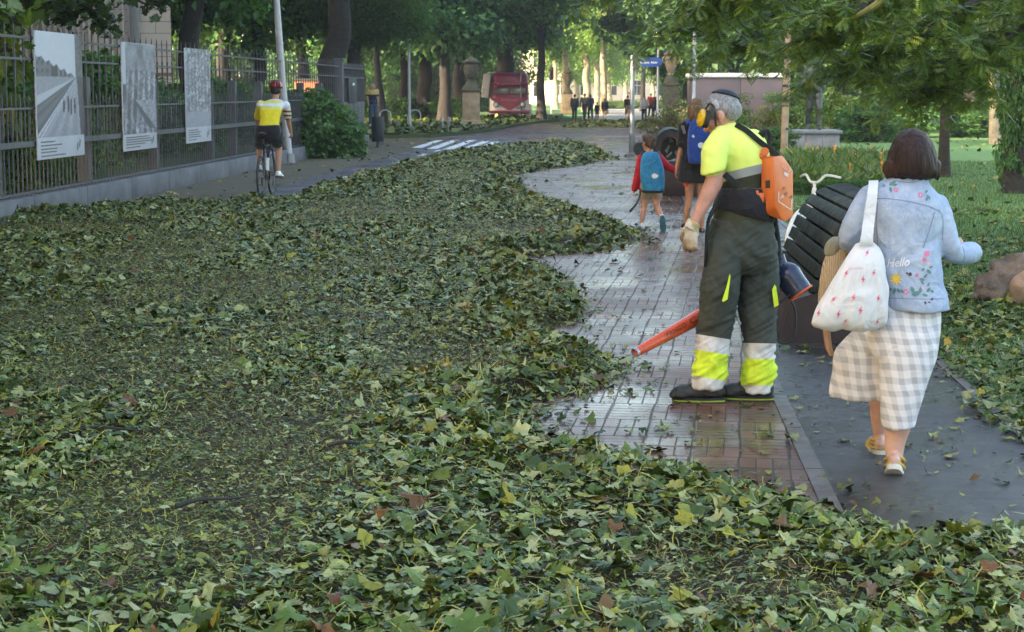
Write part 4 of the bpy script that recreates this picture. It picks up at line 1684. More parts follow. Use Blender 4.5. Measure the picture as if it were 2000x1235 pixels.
# ivy-clad tree at the right edge
iv = tree('ivy_tree', 'dark ivy covered trunk at the right edge of the lawn', at(1990, 30), 30, 0.17,
          [('a', 0.3, 0, 5.6, 2.5, 2.5, 2.2)], 5.0, (0.0, 0), 'bark', 0, 71)
crown('bush', iv, (at(1998, 30), 30, 1.0), (0.42, 0.42, 1.05), 'ivy', 0.4)
crown('bush', iv, (at(1994, 30), 30, 2.0), (0.34, 0.34, 0.9), 'ivy', 1.4)

# trees added mostly outside the frame to block the sun, carrying the row on
SECOND = [(-19.5, y) for y in range(-34, 58, 6)] + [(-27, y) for y in (22, 30, 38, 46, 54)] + [(-20, 60), (-25, 60)]
for i, (X, Y) in enumerate(SECOND + [(-11.5, 34), (-12.5, 25), (-11.5, 16.5), (-12.0, 8), (-11.0, -1), (-12, -9), (-12.5, -18), (-17.5, 42), (-17.5, 21), (-18, 4), (-18, -12), (-9.5, -26), (-4, -34), (-19, -24), (-12, 43)]):
    kz = 6.6 if X < -19.2 else 9.2
    if (X, Y) in ((-17.5, 42), (-18, 4)):
        continue
    vis = ''
    tree('sun_block_tree', 'big tree added on the left to block the sun', X, Y, 0.34,
         [('ab'[i % 2], 0, 0, kz, 4.9, 4.9, 4.4), ('c', 1.2, 1.0, kz + 3.4, 3.8, 3.8, 3.2)], 6, (0, 0), 'bark', 0, 80 + i, group='trees added on the left to block the sun')


# ------------------------------------------------------------------ shrubs, hedge, ground cover
def shrub(name, label, X, Y, kind, r, z0=0.0, group=None, stems=5, rz=0.0, cat='shrub'):
    t = root(name, (X, Y, z0), label, cat, group)
    mb = MB()
    rnd = random.Random(int(X * 31 + Y * 7))
    for i in range(stems):
        a = rnd.uniform(0, 6.28)
        e = Vector((X + math.cos(a) * r[0] * 0.5, Y + math.sin(a) * r[1] * 0.5, z0 + r[2] * 1.2))
        b = Vector((X + math.cos(a) * 0.06, Y + math.sin(a) * 0.06, z0 - 0.02))
        mb.tube([b, b.lerp(e, 0.5) + Vector((0, 0, 0.05)), e], [0.02, 0.014, 0.006], 6, 2)
    mb.build('stems', M['twig'], t)
    crown(kind, t, (X, Y, z0 + r[2] * 0.92), r, 'foliage', rz)
    return t


for i, (u, Y, k, r) in enumerate(((-20, 31, 'bush', (1.7, 1.2, 1.3)), (60, 36, 'bush', (1.9, 1.3, 1.2)), (170, 41, 'bush', (2.0, 1.4, 1.5)), (265, 47, 'bush', (2.0, 1.4, 1.0)),
                                  (350, 52, 'bush', (2.2, 1.5, 1.1)), (430, 58, 'bush', (2.2, 1.5, 1.2)), (500, 66, 'bushlime', (2.4, 1.5, 1.2)), (560, 76, 'bush', (2.4, 1.6, 1.0)))):
    shrub('garden_shrub', 'dark green shrub in the garden behind the fence', at(u, Y), Y, k, r, 0, 'dark shrubs behind the fence', rz=i * 1.3)

hd = root('clipped_hedge', (at(850, 98), 98, 0), 'long dark clipped hedge behind the lamp and the pedestal', 'hedge')
x = at(690, 97)
rnd = random.Random(4)
while x < at(938, 100):
    crown('bush', hd, (x, 99 + rnd.uniform(-0.5, 0.5), 0.62), (1.25, 0.95, 0.86), 'foliage', rnd.uniform(0, 6))
    x += 1.15
hd2 = root('low_hedge', (at(1240, 150), 150, 0), 'sunlit low hedge across the end of the path', 'hedge')
x = at(1185, 172)
while x < at(1300, 172):
    crown('bushlime', hd2, (x, 172 + rnd.uniform(-0.5, 0.5), 0.4), (1.5, 1.0, 0.55), 'foliage', rnd.uniform(0, 6))
    x += 1.3

for (u, Y, k, r, lab) in ((1300, 47, 'bushred', (0.55, 0.6, 0.72), 'tall brownish flowering shrub at the left of the bed'),
                          (1335, 49, 'bushred', (0.6, 0.7, 0.80), 'straw tinged shrub under the lamp post'),
                          (1392, 52, 'bush', (0.7, 0.7, 0.66), 'dark shrub behind the worker'),
                          (1430, 48, 'bushlime', (0.8, 0.7, 0.86), 'yellow green shrub above the worker'),
                          (1490, 50, 'bushred', (0.8, 0.7, 0.72), 'dull olive shrub left of the tan pole'),
                          (1520, 46, 'bush', (0.6, 0.6, 0.45), 'small dark shrub at the foot of the tan pole'),
                          (1565, 60, 'bushlime', (1.2, 0.9, 1.1), 'bright shrub behind the statue'),
                          (1650, 62, 'bushlime', (1.2, 0.9, 0.95), 'bright shrub right of the statue'),
                          (1700, 60, 'bush', (1.3, 0.9, 0.75), 'dark low shrub behind the flower bed'),
                          (1780, 66, 'bush', (1.5, 0.9, 0.9), 'dark shrub beyond the slim trunk'),
                          (1870, 68, 'bush', (1.6, 0.9, 0.7), 'dark shrub in the shade beyond the lawn'),
                          (1950, 66, 'bush', (1.6, 0.9, 0.6), 'dark shrub beside the small pale house'),
                          (2020, 60, 'bush', (1.6, 0.9, 1.0), 'dark shrub behind the ivy tree')):
    shrub('park_shrub', lab, at(u, Y), Y, k, r, rz=u * 0.1)

# far-off mass of foliage that closes the view
rngw = random.Random(9)
fw = bpy.data.objects.new('distant_woods', None)
COL.objects.link(fw)
ORG[fw.name] = Vector((0, 0, 0))
tag(fw, 'dim mass of far trees closing the view behind the park', kind='stuff')
for (u0, u1, Y, n, kind) in ((-60, 980, 150, 16, 'abc'), (1360, 2100, 125, 13, 'abc')):
    for i in range(n):
        u = u0 + (u1 - u0) * (i + 0.5) / n
        crown(rngw.choice(kind), fw, (at(u, Y), Y + rngw.uniform(-6, 6), rngw.uniform(3.5, 5.5)), (4.6, 4.0, 5.6), 'foliage', rngw.uniform(0, 6))

# the torn-off branch that lies against the fence
bx, by = G(655, 308).xy
br = root('fallen_branch', (bx, by, 0), 'big leafy branch lying against the fence beside the cyclist', 'fallen branch')
mb = MB()
for (a, b) in (((652, 312), (600, 215)), ((650, 312), (640, 205)), ((654, 310), (690, 240)), ((650, 308), (575, 260)), ((600, 250), (575, 210)), ((640, 250), (655, 200))):
    p, q = P(*a, by), P(*b, by + 0.3)
    mb.tube([p, p.lerp(q, 0.5) + Vector((0, 0.1, 0.1)), q], [0.05, 0.035, 0.012], 8, 3)
mb.build('wood', M['bark_brown'], br)
for i, (u, v, r) in enumerate(((615, 215, (0.95, 0.7, 0.62)), (600, 258, (0.85, 0.8, 0.55)), (640, 270, (0.9, 0.8, 0.6)), (672, 262, (0.7, 0.6, 0.55)), (635, 235, (0.9, 0.7, 0.7)), (580, 225, (0.5, 0.5, 0.5)), (655, 290, (0.45, 0.4, 0.3)), (600, 192, (0.3, 0.3, 0.3)), (640, 188, (0.28, 0.3, 0.34)), (695, 262, (0.45, 0.4, 0.26)), (705, 240, (0.3, 0.3, 0.2)), (575, 262, (0.4, 0.4, 0.3)))):
    crown('bushfall', br, P(u - 14, v + 14, by - 0.1), tuple(k * 1.12 for k in r), 'leaves', i * 1.1)


# ------------------------------------------------------------------ overhanging tree at the upper right
def pinnate(mb_v, mb_f, mb_c, p, d, L, rng, col):
    """one feathery leaf: paired leaflets along a stalk"""
    d = d / (np.linalg.norm(d) + 1e-9)
    s = np.cross(d, np.array([0, 0, 1.0]) + rng.normal(0, 0.3, 3))
    s /= np.linalg.norm(s) + 1e-9
    nrm = np.cross(s, d)
    n = 6
    for i in range(n):
        t = (i + 0.7) / n
        c = p + d * (L * t) - nrm * (0.10 * L * t * t)
        for sg in (-1, 1):
            ld = s * sg * 0.9 + d * 0.55 - nrm * 0.25
            ll = L * 0.42 * math.sin(0.6 + 2.0 * t)
            w = d * (ll * 0.20)
            o = len(mb_v)
            mb_v += [c, c + ld * ll * 0.5 + w, c + ld * ll, c + ld * ll * 0.5 - w]
            mb_f += [(o, o + 1, o + 2), (o, o + 2, o + 3)]
            cc = col * rng.uniform(0.8, 1.2)
            mb_c += [cc] * 4


def hanging_tree():
    Yt = 17.5
    X0 = 6.6
    t = root('honey_locust', (X0, Yt, 0), 'feathery yellow green tree whose low branches hang across the upper right', 'tree')
    rng = np.random.default_rng(33)
    wood = MB()
    wood.tube([(X0, Yt, -0.05), (X0 + 0.05, Yt, 1.2), (X0 - 0.1, Yt + 0.1, 2.6), (X0 - 0.2, Yt, 4.2), (X0, Yt, 6)], [0.24, 0.17, 0.15, 0.12, 0.07], 14, 3)
    V, F, C = [], [], []
    pal = 1.45 * np.array([(0.075, 0.125, 0.018), (0.10, 0.155, 0.02), (0.145, 0.19, 0.025), (0.20, 0.23, 0.03), (0.055, 0.10, 0.02)])
    # limbs given by the photo: start high right, sweep left and droop
    limbs = []
    for (pts, Y) in ((((2150, -90), (1900, -60), (1700, -55), (1560, -40), (1460, -5), (1390, 25), (1330, 50)), 18.5),
                     (((2150, -120), (1880, -30), (1720, -5), (1670, 25), (1625, 50), (1600, 80)), 15.5),
                     (((2150, -100), (1950, -20), (1880, 20), (1800, 70), (1700, 115), (1640, 150)), 16.5),
                     (((2150, -60), (2020, 40), (1950, 80), (1880, 120), (1830, 160), (1790, 190)), 17.0),
                     (((2150, -140), (1900, -110), (1700, -110), (1500, -90), (1340, -50), (1200, -25)), 20.0),
                     (((2150, -160), (1950, -100), (1800, -60), (1760, -10), (1740, 60), (1720, 130)), 19.0),
                     (((2150, -160), (1900, -120), (1650, -60), (1530, 10), (1470, 70), (1430, 95)), 21.0),
                     (((2150, -120), (2000, -40), (1940, 40), (1900, 110), (1880, 170)), 18.0),
                     (((2150, -150), (1800, -110), (1600, -100), (1480, -50), (1420, -10), (1360, 20)), 16.0),
                     (((2150, -150), (1850, -90), (1690, -50), (1660, 10), (1640, 60), (1625, 105)), 20.0)):
        q = [P(u, v, Y + 0.25 * math.sin(i * 1.7)) for i, (u, v) in enumerate(pts)]
        q = [Vector((X0, Yt, max(3.2, q[0].z)))] + q
        wood.tube(q, [0.07, 0.045] + [0.034 * (1 - k / len(q)) + 0.006 for k in range(len(q) - 2)], 7, 3)
        limbs.append(q)
    for q in limbs:
        cq = [Vector(x) for x in catmull([np.array(p) for p in q[1:]], 6)]
        for i in range(2, len(cq)):
            for _ in range(2):
                if rng.random() < 0.22:
                    continue
                p = cq[i]
                a = rng.uniform(0, 2 * np.pi)
                L = rng.uniform(0.35, 0.95)
                e = p + Vector((math.cos(a) * L * 0.8 - 0.15, math.sin(a) * L * 0.6, -L * rng.uniform(0.0, 0.55)))
                m = p.lerp(e, 0.5) + Vector((rng.uniform(-.06, .06), rng.uniform(-.06, .06), 0.07))
                wood.tube([p, m, e], [0.008, 0.005, 0.002], 5, 2)
                tw = [Vector(x) for x in catmull([np.array(p), np.array(m), np.array(e)], 6)]
                for j in range(1, len(tw)):
                    for _k in range(3):
                        d = np.array([rng.normal(), rng.normal(), -0.45 + rng.normal() * 0.35])
                        c = pal[rng.choice(5, p=[0.30, 0.28, 0.18, 0.09, 0.15])]
                        pinnate(V, F, C, np.array(tw[j]), d, rng.uniform(0.09, 0.16), rng, c)
    wood.build('branches', M['twig'], t)
    me = fast_mesh('foliage', np.array(V), np.array(F))
    set_col(me, np.array(C))
    link_mesh('foliage', me, M['leaf'], t)
    # olive yellow bough near the top of the frame, paler than the other branches
    mb = MB()
    q = [P(1728, -8, 15), P(1712, 8, 15.05), P(1690, 22, 15.1), P(1664, 36, 15.2)]
    mb.tube(q, [0.035, 0.03, 0.026, 0.02], 8, 3)
    mb.build('olive_bough', plain('olive_bark', (0.20, 0.19, 0.06), 0.85, 0.4, 12, 0.5, 60), t)


hanging_tree()


# ------------------------------------------------------------------ leaves that hang into the upper left
def leaf_spray(name, label, cat, limbs, Y, size, n_per, pal, seed, lift=(0, 0, 0)):
    rng = np.random.default_rng(seed)
    base = P(*limbs[0][0], Y)
    t = root(name, base, label, cat)
    wood = MB()
    chunks = []
    for pts in limbs:
        q = [P(u, v, Y + 0.3 * math.sin(i * 2.1)) for i, (u, v) in enumerate(pts)]
        wood.tube(q, [0.022 * (1 - k / len(q)) + 0.005 for k in range(len(q))], 6, 3)
        cq = catmull([np.array(p) for p in q], 6)
        pp = []
        for x in cq:
            for _ in range(n_per):
                pp.append(np.array(x) + rng.normal(0, size * 0.9, 3))
        pp = np.array(pp)
        n = len(pp)
        v, f, c = scatter(np.zeros(n), np.zeros(n), np.zeros(n), 0, size * rng.uniform(0.7, 1.3, n), rng.uniform(0.5, 1.5, n), pick(np.array(pal), None, n, rng), 0.3, rng)
        k = len(SHAPES[0][0])
        v = v + np.repeat(pp, k, 0)
        chunks.append((v, f, c))
    wood.build('branches', M['twig'], t)
    vs, fs, cs, o = [], [], [], 0
    for v, f, c in chunks:
        vs.append(v); fs.append(f + o); cs.append(c); o += len(v)
    me = fast_mesh('leaves', np.concatenate(vs), np.concatenate(fs))
    set_col(me, np.concatenate(cs))
    link_mesh('leaves', me, M['leaf'], t)


leaf_spray('maple_bough', 'dark maple bough hanging in front of the ribbed building', 'branch',
           [((40, -60), (95, -10), (150, 10), (190, 35), (222, 68)), ((30, -40), (70, 10), (110, 30), (140, 45)), ((60, -50), (110, 5), (165, 12), (215, 40)), ((0, -40), (60, -5), (100, 10), (120, 15))], 27.0, 0.12, 5,
           [(0.020, 0.045, 0.013), (0.03, 0.06, 0.016), (0.04, 0.08, 0.02)], 51)
leaf_spray('maple_sprig', 'small dark maple sprig hanging at the top edge above the middle poster', 'branch',
           [((235, -40), (262, -8), (285, 8), (325, 4)), ((262, -10), (268, 14)), ((300, -30), (315, -4), (330, 10))], 27.0, 0.11, 4,
           [(0.020, 0.045, 0.013), (0.03, 0.06, 0.016), (0.035, 0.07, 0.02)], 52)
leaf_spray('chestnut_bough', 'light green big leaved bough at the upper left corner', 'branch',
           [((-60, -30), (-10, 10), (20, 35), (50, 60)), ((-60, 60), (-15, 60), (10, 75)), ((-50, 120), (-10, 130), (20, 150)), ((-40, 180), (0, 195))], 24.0, 0.20, 3,
           [(0.09, 0.15, 0.03), (0.12, 0.19, 0.04), (0.06, 0.11, 0.025)], 53)

# ================================================================== street furniture
def ground_at(u, v, z=0.0):
    return G(u, v, z)


def lamp_post(label, u, vb, vt, r, z0=0.0, Y=None, head=True):
    b = G(u, vb, z0) if Y is None else Vector((at(u, Y), Y, z0))
    h = P(u, vt, b.y).z
    t = root('lamp_post', b, label, 'street lamp', 'street lamps of the park')
    mb = MB()
    mb.lathe(b, [(r * 1.5, 0), (r * 1.5, 0.5), (r, 0.56), (r * 0.85, h - z0)], 14)
    mb.build('pole', M['pale_metal'], t)
    if head:
        top = Vector((b.x, b.y, h))
        mb = MB()
        mb.lathe(top, [(r * 1.3, -0.12), (r * 2.2, -0.02), (0.24, 0.03), (0.24, 0.06), (0.05, 0.07)], 18)
        mb.build('collar', M['grey_metal'], t)
        mb = MB()
        mb.lathe(top, [(0.20, 0.065), (0.25, 0.12), (0.26, 0.32), (0.24, 0.36)], 18)
        gl = plain('lamp_glass', (0.78, 0.76, 0.68), 0.2, 0.05, 5, 0)
        mb.build('lantern', gl, t)
        mb = MB()
        mb.lathe(top, [(0.30, 0.36), (0.30, 0.40), (0.05, 0.52)], 18)
        mb.build('cap', M['grey_metal'], t)
    return t


lamp_post('slim grey lamp post standing on the verge between the two hoops', 800, 252, 42, 0.058, VERGE_Z)
lamp_post('thin pale lamp post behind the blue arrow sign', 1284, 250, 78, 0.05)
lamp_post('stouter grey lamp post rising beside the kiosk', 1355, 300, 44, 0.062, Y=58)

t = root('thin_pole', G(1018, 236), 'very thin grey pole in front of the pink van', 'pole')
b = G(1018, 236)
mb = MB()
mb.lathe(b, [(0.06, 0), (0.06, 0.1), (0.045, 0.12), (0.04, 5.2), (0.0, 5.22)], 10)
mb.build('shaft', M['grey_metal'], t)
mb = MB()
mb.bbox(b + Vector((0, -0.06, 4.5)), (0.28, 0.04, 0.28), 0.01)
mb.build('plate', M['dark_metal'], t)

sY = (FA + FD * fence_s(556)).y - 0.4
t = root('leaning_pole', (at(560, sY), sY, 0), 'tall galvanised pole leaning to the left in front of the fence', 'pole')
mb = MB()
q = [Vector((at(563, sY), sY, -0.02)), P(553, 180, sY), P(540, 0, sY), P(533, -110, sY)]
mb.tube(q, [0.095, 0.09, 0.075, 0.065], 16, 4)
mb.build('shaft', M['pale_metal'], t)
mb = MB()
mb.tube([q[0] + Vector((0, 0, 0.0)), q[0] + Vector((0, 0, 0.25))], [0.15, 0.12], 16)
mb.build('foot', M['grey_metal'], t)

b = G(1531, 312)
t = root('tan_pole', b, 'slim pole painted in sunlit tan with flaking bands left of the statue', 'pole')
mb = MB()
mb.tube([b, P(1533, 240, b.y), P(1537, 150, b.y), P(1541, 40, b.y), P(1543, -60, b.y)], [0.095, 0.09, 0.085, 0.08, 0.07], 14, 4)
mb.build('shaft', plain('sunlit_tan', (0.34, 0.25, 0.16), 0.6, 0.4, 4, 0.4, 18, 0.02), t)  # the brown of sunlight is put into the pole's base colour
mb = MB()
for v in (252, 196, 168):
    p = P(1535, v, b.y)
    mb.tube([p - Vector((0, 0, 0.03)), p + Vector((0, 0, 0.03))], [0.094, 0.094], 14)
mb.build('strap', M['dark_metal'], t)

# signpost with the blue arrow board
b = G(1234, 303)
t = root('signpost', b, 'grey signpost with a blue arrow board pointing right', 'signpost')
sy = b.y
mb = MB()
hz = P(1242, 108, sy).z
mb.lathe(b, [(0.17, 0), (0.17, 0.02), (0.085, 0.06), (0.08, 0.52), (0.065, 0.55), (0.06, hz - 0.02), (0.05, hz)], 16)
mb.build('post', plain('post_grey', (0.13, 0.14, 0.14), 0.45, 0.2, 6, 0.05, 40, metal=0.2), t)
mb = MB()
mb.bbox(P(1242, 121, sy - 0.02), (0.17, 0.17, 0.42), 0.02)
mb.build('bracket', M['dark_metal'], t)
x0, x1 = P(1246, 121, sy - 0.06), P(1293, 121, sy - 0.06)
z0, z1 = P(1246, 130.5, sy - 0.06).z, P(1246, 112.5, sy - 0.06).z
hh = (z1 - z0) / 2
zc = (z0 + z1) / 2
poly_ = [Vector((x0.x, sy - 0.08, z0))]
for k in range(11):
    a = -math.pi / 2 + math.pi * k / 10
    poly_.append(Vector((x1.x - hh * 0.9 + hh * 0.9 * math.cos(a), sy - 0.08, zc + hh * math.sin(a))))
poly_.append(Vector((x0.x, sy - 0.08, z1)))
mb = MB()
mb.prism(poly_, (0, 0.035, 0))
mb.build('arrow_board', plain('sign_blue', (0.008, 0.036, 0.17), 0.35, 0.12, 5, 0.03, 30), t)
mb = MB()
text_flat(mb, 'Sanduzelai  Atalaia', Vector((x0.x + 0.04, sy - 0.084, zc - hh * 0.30)), Vector((1, 0, 0)), Vector((0, 0, 1)), hh * 0.52, (x1.x - x0.x) - 0.17)
mb.build('lettering', plain('sign_white', (0.55, 0.57, 0.66), 0.5, 0.05, 5, 0), t, smooth=False)
mb = MB()
mb.bbox(P(1255, 145, sy), (0.05, 0.05, 0.36), 0.01)
mb.build('stay', M['dark_metal'], t)

# litter bin
b = G(738, 289)
t = root('litter_bin', b, 'round dark litter bin on a short post by the wall corner', 'litter bin')
zb_, zt_ = P(738, 277, b.y).z, P(738, 228, b.y).z
mb = MB()
mb.lathe(b, [(0.09, 0), (0.09, 0.015), (0.045, 0.02), (0.045, zb_ + 0.02)], 14)
mb.build('post', M['dark_metal'], t)
mb = MB()
r = 12.4 / (FPX / b.y)
mb.lathe(b, [(r * 0.90, zb_), (r * 0.96, zb_ + 0.02), (r, zt_ - 0.03), (r * 1.03, zt_ - 0.03), (r * 1.03, zt_), (r * 0.93, zt_), (r * 0.88, zb_ + 0.05)], 24)
mb.build('bucket', plain('bin_paint', (0.022, 0.026, 0.028), 0.4, 0.25, 6, 0.05, 30), t)

# bicycle hoops
for (u, lab) in ((753, 'left bicycle hoop on the verge beside the man'), (811, 'right bicycle hoop on the verge beside the lamp post')):
    b = G(u, 247, VERGE_Z)
    t = root('bicycle_hoop', b, lab, 'bicycle hoop', 'bicycle hoops on the verge')
    w = 10.5 * b.y / FPX
    h = P(u, 215, b.y).z
    q = [b + Vector((-w, 0, 0)), b + Vector((-w, 0, (h - VERGE_Z) * 0.7))]
    for k in range(1, 8):
        a = math.pi - math.pi * k / 8
        q.append(Vector((b.x + w * math.cos(a), b.y, VERGE_Z + (h - VERGE_Z) * 0.7 + (h - VERGE_Z) * 0.3 * math.sin(a))))
    q += [b + Vector((w, 0, (h - VERGE_Z) * 0.7)), b + Vector((w, 0, 0))]
    mb = MB()
    mb.tube(q, 0.03, 10)
    mb.build('tube', M['pale_metal'], t)
    mb = MB()
    for s in (-1, 1):
        mb.lathe(b + Vector((w * s, 0, 0)), [(0.08, 0), (0.08, 0.012), (0.032, 0.016)], 12)
    for s in (-1, 1):
        m2 = MB()
        m2.lathe(b + Vector((w * s, 0, 0)), [(0.08, 0), (0.08, 0.012), (0.032, 0.016)], 12)
        m2.build('foot_plate', M['grey_metal'], t)

# bollards
for (u, v, vt, lean, topc, lab) in ((777.5, 252, 226, 0, (0.55, 0.55, 0.02), 'small bollard with a yellow top on the verge'), (863.5, 258, 229, 0, None, 'upright grey bollard left of the stone pedestal'), (876, 257, 229, 6, None, 'grey bollard knocked askew beside the stone pedestal')):
    b = G(u - lean * 0.5, v, VERGE_Z)
    t = root('bollard', b, lab, 'bollard', 'bollards on the verge')
    top = P(u + lean * 0.5, vt, b.y)
    mb = MB()
    mb.tube([b, b.lerp(top, 0.97), top], [0.055, 0.055, 0.045], 14)
    mb.build('shaft', M['grey_metal'], t)
    mb = MB()
    a, c = b.lerp(top, 0.70), b.lerp(top, 0.985)
    mb.tube([a, c], 0.060, 14)
    mb.build('band', plain('bollard_band', topc, 0.4) if topc else M['pale_metal'], t)

# traffic light
b = G(1077, 224)
t = root('traffic_light', b, 'small traffic light on a pale pole right of the dark trunk', 'traffic light')
mb = MB()
mb.lathe(b, [(0.10, 0), (0.07, 0.1), (0.06, 2.3)], 12)
mb.build('pole', M['white_paint'], t)
mb = MB()
mb.bbox(b + Vector((0, 0, 2.95)), (0.32, 0.28, 0.95), 0.04)
for k in range(3):
    mb.tube([b + Vector((0, -0.14, 2.65 + 0.3 * k)), b + Vector((0, -0.30, 2.63 + 0.3 * k))], [0.11, 0.10], 12, cap=False)
mb.build('head', M['dark_metal'], t)
mb = MB()
for k in range(1):
    mb.ball(b + Vector((0, -0.13, 3.25)), (0.10, 0.04, 0.10))
mb.build('lens', plain('red_lens', (0.45, 0.05, 0.04), 0.3), t)


# ------------------------------------------------------------------ urns on pedestals
def urn(label, u, vb, w_px, v_block, v_top, z0=0.0, Y=None, block='stone'):
    b = G(u, vb, z0) if Y is None else Vector((at(u, Y), Y, z0))
    sc = FPX / b.y
    t = root('stone_urn', b, label, 'urn', 'stone urns on pedestals')
    w = w_px / sc
    h = P(u, v_block, b.y).z - z0
    H = P(u, v_top, b.y).z - z0
    mb = MB()
    mb.bbox(b + Vector((0, 0, 0.09)), (w * 1.30, w * 1.30, 0.18), 0.02)
    mb.bbox(b + Vector((0, 0, 0.23)), (w * 1.14, w * 1.14, 0.12), 0.03)
    mb.build('plinth', M['stone'], t)
    mb = MB()
    mb.bbox(b + Vector((0, 0, 0.29 + (h - 0.29) / 2)), (w, w, h - 0.29), 0.012)
    mb.build('pedestal', M[block], t)
    mb = MB()
    mb.bbox(b + Vector((0, 0, h + 0.06)), (w * 1.16, w * 1.16, 0.12), 0.03)
    mb.lathe(b + Vector((0, 0, h + 0.12)), [(w * 0.52, 0), (w * 0.50, 0.10), (w * 0.36, 0.22), (w * 0.25, 0.32)], 18)
    mb.build('cap', M['stone_dark'], t)
    k = H - h - 0.44
    mb = MB()
    mb.lathe(b + Vector((0, 0, h + 0.44)), [(w * 0.25, 0), (w * 0.22, k * 0.10), (w * 0.30, k * 0.16), (w * 0.40, k * 0.30), (w * 0.46, k * 0.55), (w * 0.38, k * 0.66), (w * 0.50, k * 0.72), (w * 0.52, k * 0.77), (w * 0.36, k * 0.80), (w * 0.30, k * 0.86), (w * 0.10, k * 0.92), (w * 0.08, k)], 20)
    for s in (-1, 1):
        q = [b + Vector((s * w * 0.44, 0, h + 0.44 + k * f)) + Vector((s * w * d, 0, 0)) for f, d in ((0.42, 0), (0.46, 0.14), (0.58, 0.16), (0.66, 0.02))]
        mb.tube(q, w * 0.05, 8, 3)
    mb.build('urn_body', M['stone_dark'] if block == 'stone' else M['stone'], t)
    return t


urn('big mossy urn on a tan stone pedestal left of the pink van', 920.5, 247, 33, 180, 108, VERGE_Z)
urn('smaller stone urn on an orange brown pedestal left of the walking group', 1109, 223, 17, 184, 130)
urn('stone urn half lost in leaves above the brownish shrubs', 1310, 262, 27, 168, 92, Y=72, block='stone_dark')


